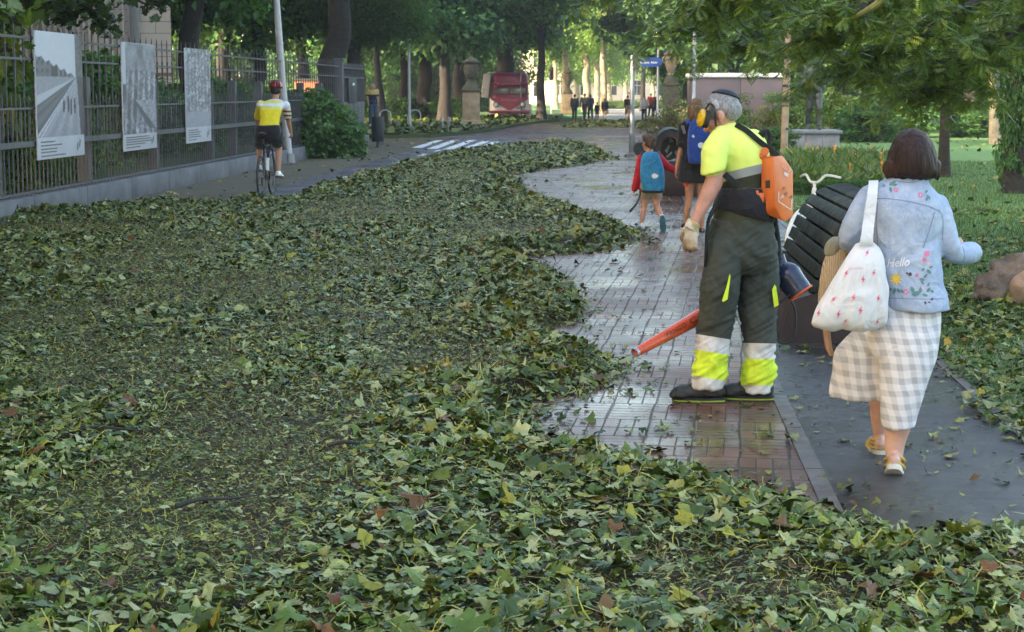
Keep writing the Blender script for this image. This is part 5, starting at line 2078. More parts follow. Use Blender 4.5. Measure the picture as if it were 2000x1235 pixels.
# ------------------------------------------------------------------ pink van
def van():
    b = G(995, 236)
    Y = b.y
    sc = FPX / Y
    w = 78 / sc
    H = P(995, 141, Y).z
    t = root('food_van', b, 'old pink and white food van seen from the front under the trees', 'van')
    pink = plain('van_pink', (0.22, 0.016, 0.075), 0.35, 0.2, 1.2, 0.05, 20)
    red = plain('van_red', (0.28, 0.020, 0.058), 0.35, 0.2, 1.2, 0.05, 20)
    white = plain('van_white', (0.62, 0.58, 0.60), 0.4, 0.15, 1.2, 0.05, 20)
    L = 5.0
    x0 = b.x
    hw = w / 2

    def sec(z0, z1, f0, f1, inset=0.0):
        m = MB()
        m.loft([(Vector((x0, Y + L / 2 + f0, z0)), hw - inset, L / 2, 0), (Vector((x0, Y + L / 2 + (f0 + f1) / 2, (z0 + z1) / 2)), hw - inset * 0.5, L / 2, 0), (Vector((x0, Y + L / 2 + f1, z1)), hw - inset, L / 2, 0)], 40, 2, 7)
        return m
    m = sec(0.38, 1.30, 0, 0.05)
    m.build('lower_body', white, t)
    m = MB()
    m.loft([(Vector((x0, Y + L / 2 + 0.06, 1.302)), hw * 0.985, L / 2, 0), (Vector((x0, Y + L / 2 + 0.16, 2.0)), hw * 0.95, L / 2, 0), (Vector((x0, Y + L / 2 + 0.18, H - 0.15)), hw * 0.93, L / 2, 0), (Vector((x0, Y + L / 2 + 0.24, H - 0.02)), hw * 0.84, L / 2 * 0.95, 0)], 40, 3, 7)
    m.build('upper_body', pink, t)
    # the nose panel runs down to a point
    m = MB()
    zV = 0.62
    q = [(-hw * 0.93, 1.32), (hw * 0.93, 1.32), (hw * 0.93, 1.22), (hw * 0.10, zV), (-hw * 0.10, zV), (-hw * 0.93, 1.22)]
    m.prism([Vector((x0 + a, Y - 0.035, z)) for a, z in q], (0, 0.12, 0))
    m.build('nose_panel', red, t)
    m = MB()
    zw0, zw1 = P(995, 184, Y).z, P(995, 172.5, Y).z
    for s in (-1, 1):
        m = MB()
        m.bbox((x0 + s * hw * 0.42, Y + 0.055, (zw0 + zw1) / 2), (hw * 0.78, 0.07, zw1 - zw0), 0.02)
        m.build('windscreen', plain('van_glass', (0.16, 0.20, 0.20), 0.08, 0.6, 1.5, 0), t)
    m = MB()
    m.bbox((x0, Y + 0.05, (zw0 + zw1) / 2), (hw * 1.82, 0.05, zw1 - zw0 + 0.12), 0.02)
    m.build('window_frame', plain('van_frame', (0.16, 0.016, 0.05), 0.4), t)
    m = MB()
    m.bbox((x0, Y - 0.06, zw1 + 0.24), (hw * 1.84, 0.45, 0.18), 0.06)
    m.build('visor', pink, t)
    for s in (-1, 1):
        m = MB()
        m.tube([(x0 + s * hw * 0.66, Y - 0.02, 0.93), (x0 + s * hw * 0.66, Y - 0.10, 0.93)], [0.17, 0.15], 20)
        h_ = m.build('headlight', M['dark_metal'], t)
        m = MB()
        m.ball((x0 + s * hw * 0.66, Y - 0.095, 0.93), (0.12, 0.04, 0.12))
        m.build('lens', M['white_plastic'], h_)
        m = MB()
        for f in (0.8, 4.0):
            pass
        for f in (0.85, 4.0):
            m = MB()
            m.tube([(x0 + s * (hw - 0.28), Y + f, 0.36), (x0 + s * (hw - 0.04), Y + f, 0.36)], 0.36, 22)
            wh = m.build('wheel', M['black_rubber'], t)
            m = MB()
            m.tube([(x0 + s * (hw - 0.05), Y + f, 0.36), (x0 + s * (hw - 0.02), Y + f, 0.36)], 0.19, 18)
            m.build('hub', M['white_paint'], wh)
    m = MB()
    m.bbox((x0, Y - 0.10, 0.50), (w * 1.02, 0.20, 0.17), 0.05)
    m.build('bumper', red, t)
    m = MB()
    m.bbox((x0 + hw * 0.95, Y + 0.3, 0.62), (0.35, 0.7, 0.7), 0.03)
    m.build('side_box', white, t)
    m = MB()
    R = Matrix.Rotation(0.12, 3, 'Y')
    m.bbox((x0 - hw - 0.20, Y + 0.6, P(955, 168, Y).z), (0.42, 0.9, 1.35), 0.03, R=R)
    m.build('side_flap', white, t)
    m = MB()
    text_flat(m, 'IZOZKIAK', Vector((x0 - hw * 0.44, Y - 0.045, 1.14)), Vector((1, 0, 0)), Vector((0, 0, 1)), 0.12, hw * 0.88)
    text_flat(m, 'helados', Vector((x0 - hw * 0.62, Y - 0.29, zw1 + 0.19)), Vector((1, 0, 0)), Vector((0, 0, 1)), 0.13, hw * 1.2)
    m.build('lettering', plain('van_letters', (0.55, 0.22, 0.40), 0.5), t, smooth=False)
    m = MB()
    m.torus((x0 + hw * 0.46, Y - 0.02, 0.86), 0.16, 0.028, (0, 1, 0), 24, 6)
    m.tube([(x0 + hw * 0.46, Y - 0.02, 0.72), (x0 + hw * 0.46, Y - 0.02, 1.0)], 0.02, 6)
    m.build('emblem', M['dark_metal'], t)


van()


# ------------------------------------------------------------------ curved slatted benches
DARKWOOD = plain('dark_slats', (0.013, 0.016, 0.014), 0.6, 0.5, 5, 0.5, 30, 0.015, spec=0.22)
CORTEN = plain('brown_steel', (0.030, 0.020, 0.020), 0.55, 0.4, 3, 0.25, 40, spec=0.25)


def bench_one():
    """seen from behind: a curved back of slats that run along the path, over a brown steel body"""
    Y0, L = 12.0, 2.25
    # profile at the near end, photo pixels of the slats' right-hand ends, low to high
    prof_px = [(1596, 560), (1604, 532), (1616, 505), (1627, 478), (1640, 452), (1656, 430), (1680, 414), (1706, 404), (1732, 402)]
    prof = [P(u, v, Y0) for u, v in prof_px]
    A = Vector((TX - 0.012, TY, 0)).normalized()
    base = Vector((prof[0].x, Y0, 0))
    t = root('curved_bench', base, 'long curved bench of dark slats on a brown steel body behind the worker', 'bench')
    body = MB()
    poly = [Vector((p.x + 0.03, Y0, p.z - 0.035)) for p in prof]
    poly = [Vector((P(1520, 662, Y0).x, Y0, 0.0)), Vector((P(1545, 600, Y0).x, Y0, 0.30))] + poly + [Vector((prof[-1].x + 0.06, Y0, prof[-1].z - 0.06)), Vector((prof[-1].x + 0.10, Y0, 0.45)), Vector((prof[-1].x + 0.10, Y0, 0.0))]
    body.prism(poly, A * (L - 0.02))
    body.build('steel_body', CORTEN, t, smooth=False)
    for i in range(len(prof)):
        p = prof[i]
        d = (prof[min(i + 1, len(prof) - 1)] - prof[max(i - 1, 0)]).normalized()
        nrm = Vector((-d.z, 0, d.x))
        if nrm.x > 0:
            nrm = -nrm
        if nrm.z < 0 and i > 5:
            nrm = -nrm
        nrm = Vector((-d.z, 0, d.x))
        mb = MB()
        c = p + nrm * 0.012 + A * (L / 2) - A * 0.02
        R = Matrix((d, A, d.cross(A))).transposed()
        mb.bbox(c, (0.086, L, 0.045), 0.007, R=R)
        mb.build('slat', DARKWOOD, t)
    return t


bench_one()


def bench_two():
    """the next bench: seen end on, its slats roll round a hollow"""
    Y0 = 29.0
    c = P(1311, 292, Y0)
    base = Vector((c.x, Y0, 0))
    t = root('rolled_bench', base, 'dark bench whose slats roll over in a hoop beside the child', 'bench')
    A = Vector((TX, TY, 0)).normalized()
    sc = FPX / Y0
    r = 31 / sc
    L = 1.5
    mb = MB()
    n = 40
    outer, inner = [], []
    a0, a1 = math.radians(-38), math.radians(218)
    ring = []
    for k in range(n + 1):
        a = a0 + (a1 - a0) * k / n
        ring.append(c + Vector((math.cos(a), 0, math.sin(a) * 1.18)) * (r * 0.97))
    for k in range(n, -1, -1):
        a = a0 + (a1 - a0) * k / n
        ring.append(c + Vector((math.cos(a), 0, math.sin(a) * 1.2)) * (r * 0.66))
    mb.prism(ring, A * (L - 0.03))
    mb.build('side_frame', CORTEN, t, smooth=False)
    for k in range(17):
        a = a0 + (a1 - a0) * (k + 0.5) / 17
        p = c + Vector((math.cos(a), 0, math.sin(a) * 1.18)) * (r * 1.02)
        d = Vector((-math.sin(a), 0, math.cos(a) * 1.18)).normalized()
        R = Matrix((d, A, d.cross(A))).transposed()
        m = MB()
        m.bbox(p + A * L / 2, (0.085, L, 0.04), 0.006, R=R)
        m.build('slat', DARKWOOD, t)
    m = MB()
    xl, xr = P(1296, 330, Y0).x, P(1372, 330, Y0).x
    m.bbox(Vector(((xl + xr) / 2, Y0 + 0.8, P(1300, 318, Y0).z / 2)), (xr - xl, 1.5, P(1300, 318, Y0).z), 0.02, -PATH_A)
    m.build('steel_body', CORTEN, t)
    m = MB()
    q = P(1251, 292, Y0 + 0.15)
    m.tube([q, q + A * 1.0], [0.115, 0.115], 20)
    m.build('front_roll', M['black_rubber'], t)
    m = MB()
    q2 = P(1251, 300, Y0 + 0.15)
    m.bbox(Vector(((q.x + xl) / 2, Y0 + 0.75, 0.33)), (abs(xl - q.x), 1.2, 0.08), 0.02, -PATH_A)
    m.build('seat', DARKWOOD, t)
    m = MB()
    m.bbox(Vector((q.x + 0.1, Y0 + 0.75, 0.15)), (0.12, 1.1, 0.3), 0.02, -PATH_A)
    m.build('foot', CORTEN, t)
    m = MB()
    for pl in (((1298, 295), (1306, 283), (1309, 286), (1303, 300)), ((1306, 268), (1312, 265), (1315, 276), (1309, 279)), ((1301, 305), (1312, 296), (1313, 300), (1303, 309)), ((1318, 297), (1325, 291), (1327, 298), (1320, 305))):
        m.prism([P(u, v, Y0 + 0.52) for u, v in pl], (0, 0.02, 0))
    m.build('graffiti', plain('graffiti_white', (0.5, 0.52, 0.52), 0.7), t, smooth=False)
    m = MB()
    m.prism([c + Vector((math.cos(k / 20 * 6.2832) * r * 0.66, 0.55, math.sin(k / 20 * 6.2832) * r * 0.78)) for k in range(20)], (0, 0.04, 0))
    m.build('inner_panel', M['black_plastic'], t, smooth=False)


bench_two()


# ------------------------------------------------------------------ white bicycle behind the bench
def bicycle(name, label, rear, front, size=1.0, mat='white_paint', bars='cruiser', tyre='black_rubber', wheel_r=0.31, seat_h=0.86, bar_h=1.02, parts=True):
    rear, front = Vector((rear[0], rear[1], 0)), Vector((front[0], front[1], 0))
    d = (front - rear).normalized()
    side = Vector((-d.y, d.x, 0))
    wb = (front - rear).length
    t = root(name, (rear + front) / 2, label, 'bicycle')
    up = Vector((0, 0, 1))

    def W(x, z, y=0.0):
        return rear + d * x + up * z + side * y
    R = wheel_r
    for x in (0, wb):
        m = MB()
        m.torus(W(x, R), R - 0.017, 0.017, side, 44, 8)
        w = m.build('wheel', M[tyre], t)
        m = MB()
        m.torus(W(x, R), R - 0.045, 0.010, side, 40, 6)
        m.build('rim', M['grey_metal'] if mat != 'white_paint' else M['white_paint'], w)
        m = MB()
        for k in range(18):
            a = 2 * math.pi * k / 18
            m.tube([W(x, R), W(x, R) + (d * math.cos(a) + up * math.sin(a)) * (R - 0.045)], 0.0016, 4)
        m.tube([W(x, R, -0.05), W(x, R, 0.05)], 0.022, 10)
        m.build('spokes', M['grey_metal'], w)
    bb = W(wb * 0.42, R * 0.88)
    st = W(wb * 0.30, seat_h - 0.16)
    hb, ht = W(wb - 0.13, bar_h - 0.24), W(wb - 0.17, bar_h - 0.08)
    m = MB()
    if bars == 'cruiser':
        m.tube([bb, st], 0.018, 10)
        m.tube([hb, hb.lerp(bb, 0.5) - up * 0.05, bb], 0.02, 10, 4)
    else:
        m.tube([bb, st], 0.016, 10)
        m.tube([hb, bb], 0.021, 10)
        m.tube([hb + up * 0.06, st - up * 0.03], 0.016, 10)
    m.tube([hb - up * 0.03, ht], 0.021, 10)
    for s in (-1, 1):
        m.tube([bb + side * 0.03 * s, W(0, R, 0.055 * s)], 0.010, 8)
        m.tube([st - up * 0.03 + side * 0.015 * s, W(0, R, 0.055 * s)], 0.008, 8)
    m.build('frame', M[mat] if isinstance(mat, str) else mat, t)
    m = MB()
    for s in (-1, 1):
        m.tube([hb + side * 0.045 * s, hb.lerp(W(wb, R), 0.5) + side * 0.048 * s, W(wb, R, 0.05 * s)], 0.011, 8, 3)
    m.tube([hb + side * 0.05, hb - side * 0.05], 0.016, 8)
    m.build('fork', M[mat] if isinstance(mat, str) else mat, t)
    m = MB()
    m.tube([st, W(wb * 0.27, seat_h - 0.02)], 0.013, 8)
    m.build('seat_post', M['grey_metal'], t)
    m = MB()
    c = W(wb * 0.27, seat_h)
    Rm = Matrix((d, side, up)).transposed()
    m.ball(c - d * 0.07, (0.11, 0.075, 0.035), Rm)
    m.ball(c + d * 0.08, (0.13, 0.028, 0.026), Rm)
    m.build('saddle', M['white_plastic'] if mat == 'white_paint' else M['black_plastic'], t, remesh=0.012)
    m = MB()
    if bars == 'cruiser':
        k = ht + up * 0.05
        for s in (-1, 1):
            m.tube([k, k + side * 0.045 * s + up * 0.01, k + side * 0.09 * s + up * 0.06 - d * 0.02, k + side * 0.13 * s + up * 0.065 - d * 0.05, k + side * 0.205 * s + up * 0.045 - d * 0.12], 0.012, 8, 4)
        m.tube([ht, k], 0.014, 8)
    else:
        k = ht + d * 0.09 + up * 0.03
        m.tube([ht, k], 0.016, 8)
        for s in (-1, 1):
            m.tube([k, k + side * 0.18 * s, k + side * 0.205 * s + d * 0.05, k + side * 0.21 * s + d * 0.09 - up * 0.02, k + side * 0.21 * s + d * 0.07 - up * 0.09, k + side * 0.21 * s - up * 0.12, k + side * 0.21 * s - d * 0.05 - up * 0.12], 0.014, 8, 4)
    m.build('handlebar', M['white_paint'] if bars == 'cruiser' else M['black_rubber'], t)
    m = MB()
    for s in (-1, 1):
        p = bb + d * 0.12 * s + up * 0.11 * (-s)
        m.tube([bb + side * 0.07 * s, p + side * 0.08 * s], 0.012, 8)
        m.bbox(p + side * 0.12 * s, (0.09, 0.08, 0.02), 0.004, R=Rm)
    m.tube([bb - side * 0.045, bb - side * 0.055], 0.09, 20)
    m.build('crank', M['black_plastic'], t)
    if bars == 'cruiser':
        m = MB()
        for x, a0, a1 in ((0, 0.3, 2.9), (wb, 0.2, 2.2)):
            q = []
            for j in range(12):
                a = a0 + (a1 - a0) * j / 11
                q.append(W(x, R) + (d * math.cos(a) + up * math.sin(a)) * (R + 0.035))
            m2 = MB()
            m2.tube(q, 0.022, 8)
            m2.build('mudguard', M['white_paint'], t)
    return t, W, side, d


fr = Vector((at(1594, 16.4), 16.4))
rr = Vector((at(1668, 17.0), 17.0))
dirb = (fr - rr)
bicycle('white_bicycle', 'white cruiser bicycle parked on the grass behind the curved bench', rr, rr + dirb.normalized() * 0.92, wheel_r=0.30, seat_h=0.80, bar_h=0.90, tyre='white_paint')


# ------------------------------------------------------------------ stump, flower bed, plinth
def stump():
    b = G(1965, 592)
    t = root('tree_stump', b, 'gnarled brown lump of old wood with an orange tan cut at the right edge', 'stump')
    Y = b.y
    mb = MB()
    for (u, v, r, dy) in ((1948, 572, (0.16, 0.17, 0.13), 0), (1935, 560, (0.13, 0.14, 0.10), -0.02), (1965, 545, (0.14, 0.16, 0.15), 0.05), (1985, 525, (0.16, 0.17, 0.13), 0.1), (1990, 560, (0.20, 0.2, 0.16), 0.1), (2030, 540, (0.22, 0.22, 0.2), 0.1), (1920, 578, (0.10, 0.11, 0.07), -0.02), (1955, 522, (0.08, 0.1, 0.06), 0.05), (1970, 585, (0.26, 0.2, 0.08), 0.05)):
        mb.ball(P(u, v, Y + dy), r)

    def lump(p):
        return 0.06 * noise.noise(p * 5) + 0.035 * noise.noise(p * 13) + 0.015 * noise.noise(p * 31) - 0.05 * abs(noise.noise(Vector((p.x * 3, p.y * 3, p.z * 9))))
    mb.build('wood', plain('old_wood', (0.12, 0.088, 0.066), 0.8, 0.5, 7, 0.8, 26, 0.03), t, remesh=0.02, disp=lump)
    mb = MB()
    for (u, v, r, dy) in ((1990, 572, (0.10, 0.06, 0.10), -0.14), (2004, 556, (0.12, 0.06, 0.12), -0.16), (1978, 585, (0.06, 0.05, 0.05), -0.13)):
        mb.ball(P(u, v, Y + dy), r)
    mb.build('cut_face', plain('cut_wood', (0.27, 0.17, 0.11), 0.75, 0.35, 9, 0.5, 30, 0.02), t, remesh=0.015, disp=lambda p: 0.02 * noise.noise(p * 9))


stump()


def flower_bed():
    b = Vector((at(1640, 36), 36, 0))
    t = root('flower_bed', b, 'low bed of green stems dotted with orange flowers below the statue', 'flower bed')
    rng = np.random.default_rng(5)
    n = 5200
    u = rng.uniform(1540, 1745, n)
    Y = rng.uniform(30.0, 42, n)
    x = (u - 1000) / FPX * Y
    h = rng.uniform(0.18, 0.46, n) * (0.7 + 0.6 * vnoise(x * 1.3, Y * 0.8, 3))
    lean = rng.normal(0, 0.12, (n, 2))
    w = 0.022
    yaw = rng.uniform(0, 6.28, n)
    cx, cy = np.cos(yaw) * w, np.sin(yaw) * w
    V = np.stack([np.stack([x - cx, Y - cy, 0 * x], -1), np.stack([x + cx, Y + cy, 0 * x], -1), np.stack([x + lean[:, 0] * 0.6 + cx * 1.6, Y + lean[:, 1] * 0.6 + cy * 1.6, h * 0.6], -1), np.stack([x + lean[:, 0] * 1.6, Y + lean[:, 1] * 1.6, h], -1), np.stack([x + lean[:, 0] * 0.6 - cx * 1.6, Y + lean[:, 1] * 0.6 - cy * 1.6, h * 0.6], -1)], 1).reshape(-1, 3)
    F = (np.array([(0, 1, 2), (0, 2, 4), (4, 2, 3)])[None] + (np.arange(n) * 5)[:, None, None]).reshape(-1, 3)
    me = fast_mesh('stems', V, F)
    set_col(me, np.repeat(pick(np.array([(0.06, 0.12, 0.035), (0.09, 0.17, 0.05), (0.13, 0.19, 0.06)]), None, n, rng), 5, 0))
    link_mesh('stems', me, M['leaf'], t)
    orange = plain('petal_orange', (0.62, 0.24, 0.02), 0.6, 0.3, 30, 0)
    for i in range(26):
        u_ = rng.uniform(1545, 1730)
        Yy = rng.uniform(31, 42)
        p = Vector((at(u_, Yy), Yy, rng.uniform(0.28, 0.50)))
        m = MB()
        r = rng.uniform(0.022, 0.042)
        q = [p + Vector((math.cos(k / 10 * 6.283) * r * (1 if k % 2 else 0.6), math.sin(k / 10 * 6.283) * r * (1 if k % 2 else 0.6), -0.02 * (k % 2))) for k in range(10)]
        m.add(q + [p + Vector((0, 0, 0.03)), p - Vector((0, 0, 0.04))], [(k, (k + 1) % 10, 10) for k in range(10)] + [((k + 1) % 10, k, 11) for k in range(10)])
        m.tube([p - Vector((0, 0, 0.02)), Vector((p.x, p.y, 0))], 0.008, 4)
        m.build('flower', orange, t, smooth=False)
    for k in range(9):
        u_ = 1548 + k * 24
        crown('bush', t, (at(u_, 29.6), 29.6, 0.10), (0.24, 0.25, 0.18), 'edging_leaves', k * 1.1)


flower_bed()

pb = G(1590, 305)
plinth = root('statue_plinth', pb, 'low grey stone plinth that carries the bronze statue', 'plinth')
PY = pb.y
xl, xr = P(1541, 280, PY).x, P(1640, 280, PY).x
zt_ = P(1590, 262, PY).z
mb = MB()
w3 = (xr - xl) / 3
for i in range(3):
    mb.bbox((xl + w3 * (i + 0.5), PY + 0.6, zt_ / 2), (w3 - 0.008, 1.2, zt_), 0.015)
mb.build('blocks', plain('grey_granite', (0.22, 0.23, 0.25), 0.75, 0.35, 3, 0.3, 25), plinth)
mb = MB()
mb.bbox(((xl + xr) / 2, PY + 0.6, zt_ + 0.05), (xr - xl + 0.14, 1.34, 0.10), 0.03)
mb.build('cap', plain('grey_cap', (0.17, 0.18, 0.20), 0.7, 0.3, 3, 0.3, 25), plinth)

# ================================================================== people
def limb(mb, pts, rad, seg=14, k=3):
    mb.tube(pts, rad, seg, k, True, True)


def head(mb, c, R, s=1.0, nose=True):
    """skull, jaw, nose, brow, ears; R's columns are right, forward, up"""
    def w(x, y, z):
        return Vector(c) + R @ Vector((x * s, y * s, z * s))
    mb.ball(w(0, -0.012, 0.025), (0.078 * s, 0.098 * s, 0.092 * s), R)
    mb.ball(w(0, 0.028, -0.045), (0.060 * s, 0.066 * s, 0.076 * s), R)
    mb.ball(w(0, 0.062, -0.092), (0.030 * s, 0.028 * s, 0.026 * s), R)
    if nose:
        mb.tube([w(0, 0.088, 0.012), w(0, 0.102, -0.018), w(0, 0.112, -0.036)], [0.010 * s, 0.013 * s, 0.017 * s], 8, 2, True, True)
        for k in (-1, 1):
            mb.ball(w(0.014 * k, 0.096, -0.038), 0.011 * s, R)
            mb.ball(w(0.032 * k, 0.076, 0.022), (0.024 * s, 0.014 * s, 0.010 * s), R)
            mb.ball(w(0.040 * k, 0.062, -0.030), (0.022 * s, 0.022 * s, 0.020 * s), R)
        mb.ball(w(0, 0.087, -0.064), (0.025 * s, 0.013 * s, 0.008 * s), R)
        mb.ball(w(0, 0.085, -0.075), (0.021 * s, 0.013 * s, 0.008 * s), R)
    for k in (-1, 1):
        mb.ball(w(0.079 * k, -0.008, -0.012), (0.012 * s, 0.022 * s, 0.034 * s), R @ Matrix.Rotation(0.3 * k, 3, 'Z'))
        mb.ball(w(0.078 * k, 0.0, -0.038), (0.010 * s, 0.012 * s, 0.014 * s), R)


def frame(fwd, up=(0, 0, 1)):
    f = Vector(fwd).normalized()
    u = Vector(up)
    r = f.cross(u).normalized()
    u = r.cross(f).normalized()
    return Matrix((r, f, u)).transposed()


def hand(mb, wrist, d, nrm, s=1.0, curl=0.6, side=1, fr=0.0085):
    """palm, four unequal bent fingers, a thumb from the side of the palm. d: pointing, nrm: back of the hand"""
    d = Vector(d).normalized()
    nrm = (Vector(nrm) - d * Vector(nrm).dot(d)).normalized()
    x = d.cross(nrm) * side
    p = Vector(wrist)
    R = Matrix((x, d, nrm)).transposed()
    mb.ball(p + d * 0.048 * s, (0.040 * s, 0.052 * s, 0.017 * s), R)
    mb.ball(p + d * 0.074 * s, (0.041 * s, 0.022 * s, 0.015 * s), R)
    for i, (o, L) in enumerate(((-0.030, 0.070), (-0.010, 0.079), (0.010, 0.075), (0.029, 0.060))):
        a = p + d * 0.085 * s + x * o * s
        c = curl * (0.85 + 0.12 * i)
        q = [a]
        ang = 0.0
        for seg_, f in ((0.45, 0.5), (0.32, 1.0), (0.23, 0.8)):
            ang += c * f
            q.append(q[-1] + (d * math.cos(ang) - nrm * math.sin(ang) + x * o * 1.2) * (L * seg_ * s))
        mb.tube(q, [fr * 1.12 * s, fr * s, fr * 0.92 * s, fr * 0.8 * s], 8, 2, True, True)
    b = p + d * 0.025 * s - x * 0.030 * s
    mb.tube([b, b - x * 0.026 * s + d * 0.022 * s - nrm * 0.010 * s, b - x * 0.034 * s + d * 0.050 * s - nrm * 0.022 * s, b - x * 0.030 * s + d * 0.072 * s - nrm * 0.034 * s],
            [0.014 * s, 0.012 * s, 0.0105 * s, 0.009 * s], 8, 2, True, True)


def shoe(mb, ankle, toe_dir, L=0.27, h=0.10, w=0.046, up=Vector((0, 0, 1))):
    d = Vector(toe_dir).normalized()
    sd = d.cross(up).normalized()
    u = sd.cross(d)
    R = Matrix((sd, d, u)).transposed()
    a = Vector(ankle)
    mb.ball(a - d * 0.03 - u * (h * 0.42), (w * 0.86, 0.056, h * 0.52), R)
    mb.ball(a + d * (L * 0.24) - u * (h * 0.52), (w * 0.95, L * 0.28, h * 0.40), R)
    mb.ball(a + d * (L * 0.52) - u * (h * 0.66), (w, L * 0.22, h * 0.28), R)
    mb.tube([a, a - u * h * 0.4], [w * 0.82, w * 0.9], 12)


def sole(mb, ankle, toe_dir, L=0.27, h=0.10, w=0.046, t=0.022, up=Vector((0, 0, 1))):
    d = Vector(toe_dir).normalized()
    sd = d.cross(up).normalized()
    u = sd.cross(d)
    a = Vector(ankle) - u * (h + 0.004)
    poly = []
    for k in range(24):
        q = 2 * math.pi * k / 24
        y = math.sin(q)
        yy = (L * 0.76 if y > 0 else 0.086) * abs(y) ** 0.8 * math.copysign(1, y)
        ww = w * (1.06 if y > 0 else 0.9) * abs(math.cos(q)) ** 0.6 * math.copysign(1, math.cos(q))
        poly.append(a + d * yy + sd * ww)
    mb.prism(poly, u * t)


class Fig:
    """a person: J holds the joints in world space"""

    def __init__(s, J, fwd, scale=1.0, head_fwd=None, head_up=(0, 0, 1)):
        s.J, s.k = J, scale
        s.R = frame(fwd)
        s.HR = frame(head_fwd if head_fwd is not None else fwd, head_up)

    def torso_rings(s, g=0.0, w=1.0):
        J, k = s.J, s.k
        pel, che, nek = J['pelvis'], J['chest'], J['neck']
        yaw = math.atan2(s.R[1][0], s.R[0][0])
        sh = (J['shL'] - J['shR']).length / 2
        m = pel.lerp(che, 0.45)
        return [(pel - Vector((0, 0, 0.10 * k)), (0.135 * w + g) * k, (0.105 * w + g) * k, yaw), (pel, (0.162 * w + g) * k, (0.118 * w + g) * k, yaw),
                (m, (0.140 * w + g) * k, (0.100 * w + g) * k, yaw), (che, (0.165 * w + g) * k, (0.115 * w + g) * k, yaw),
                (che.lerp(nek, 0.62), sh * 0.86 + g * k, (0.085 * w + g) * k, yaw), (nek - Vector((0, 0, 0.01 * k)), 0.062 * k + g * k, 0.060 * k + g * k, yaw)]

    def leg_rad(s, g=0.0, w=1.0):
        k = s.k
        return [(0.086 * w + g) * k, (0.072 * w + g) * k, (0.054 * w + g) * k, (0.055 * w + g) * k, (0.034 * w + g) * k]

    def leg_pts(s, side):
        J = s.J
        h, kn, an = J['hip' + side], J['kn' + side], J['an' + side]
        back = s.R @ Vector((0, -0.018 * s.k, 0))
        return [h, h.lerp(kn, 0.5), kn, kn.lerp(an, 0.32) + back, an]

    def arm_pts(s, side):
        J = s.J
        return [J['sh' + side], J['sh' + side].lerp(J['el' + side], 0.5), J['el' + side], J['el' + side].lerp(J['wr' + side], 0.35), J['wr' + side]]

    def body(s, mb, hands=True, curl=0.5, face=True, nofeet=False, w=1.0):
        J, k = s.J, s.k
        mb.loft(s.torso_rings(0, w), 24, 3)
        mb.tube([J['neck'] - Vector((0, 0, 0.05 * k)), J['neck'].lerp(J['head'], 0.7)], [0.058 * k, 0.052 * k], 12)
        head(mb, J['head'], s.HR, k * J.get('hs', 1.0), face)
        for sd in 'LR':
            mb.ball(J['sh' + sd], 0.052 * k * J.get('aw', 1.0))
            aw = k * J.get('aw', 1.0)
            limb(mb, s.arm_pts(sd), [0.048 * aw, 0.043 * aw, 0.036 * aw, 0.037 * aw, 0.025 * aw])
            limb(mb, s.leg_pts(sd), s.leg_rad(0, w))
            if hands:
                d = (J['wr' + sd] - J['el' + sd]).normalized()
                n = s.R @ Vector((1 if sd == 'R' else -1, 0, 0.1))
                hand(mb, J['wr' + sd] - d * 0.01, J.get('hd' + sd, d), J.get('hn' + sd, n), k, curl, 1 if sd == 'R' else -1)
            if not nofeet:
                shoe(mb, J['an' + sd], J.get('td' + sd, s.R @ Vector((0, 1, 0))), 0.24 * k, 0.085 * k, 0.040 * k, J.get('tu' + sd, Vector((0, 0, 1))))


def px_joints(Y, d):
    """joints from photo pixels; each (u, v) or (u, v, metres behind Y)"""
    return {n: P(q[0], q[1], Y + (q[2] if len(q) > 2 else 0)) for n, q in d.items()}


def hair_cap(mb, c, R, s=1.0, low=-0.03, back=1.0):
    for z in (0.045,):
        mb.ball(Vector(c) + R @ Vector((0, -0.016 * s, 0.034 * s)), (0.086 * s, 0.104 * s * back, 0.094 * s), R, 20, 14)
    mb.ball(Vector(c) + R @ Vector((0, -0.058 * s, low * s)), (0.076 * s, 0.060 * s, 0.075 * s), R, 16, 12)


# ------------------------------------------------------------------ the worker with the blower
WY = 9.72


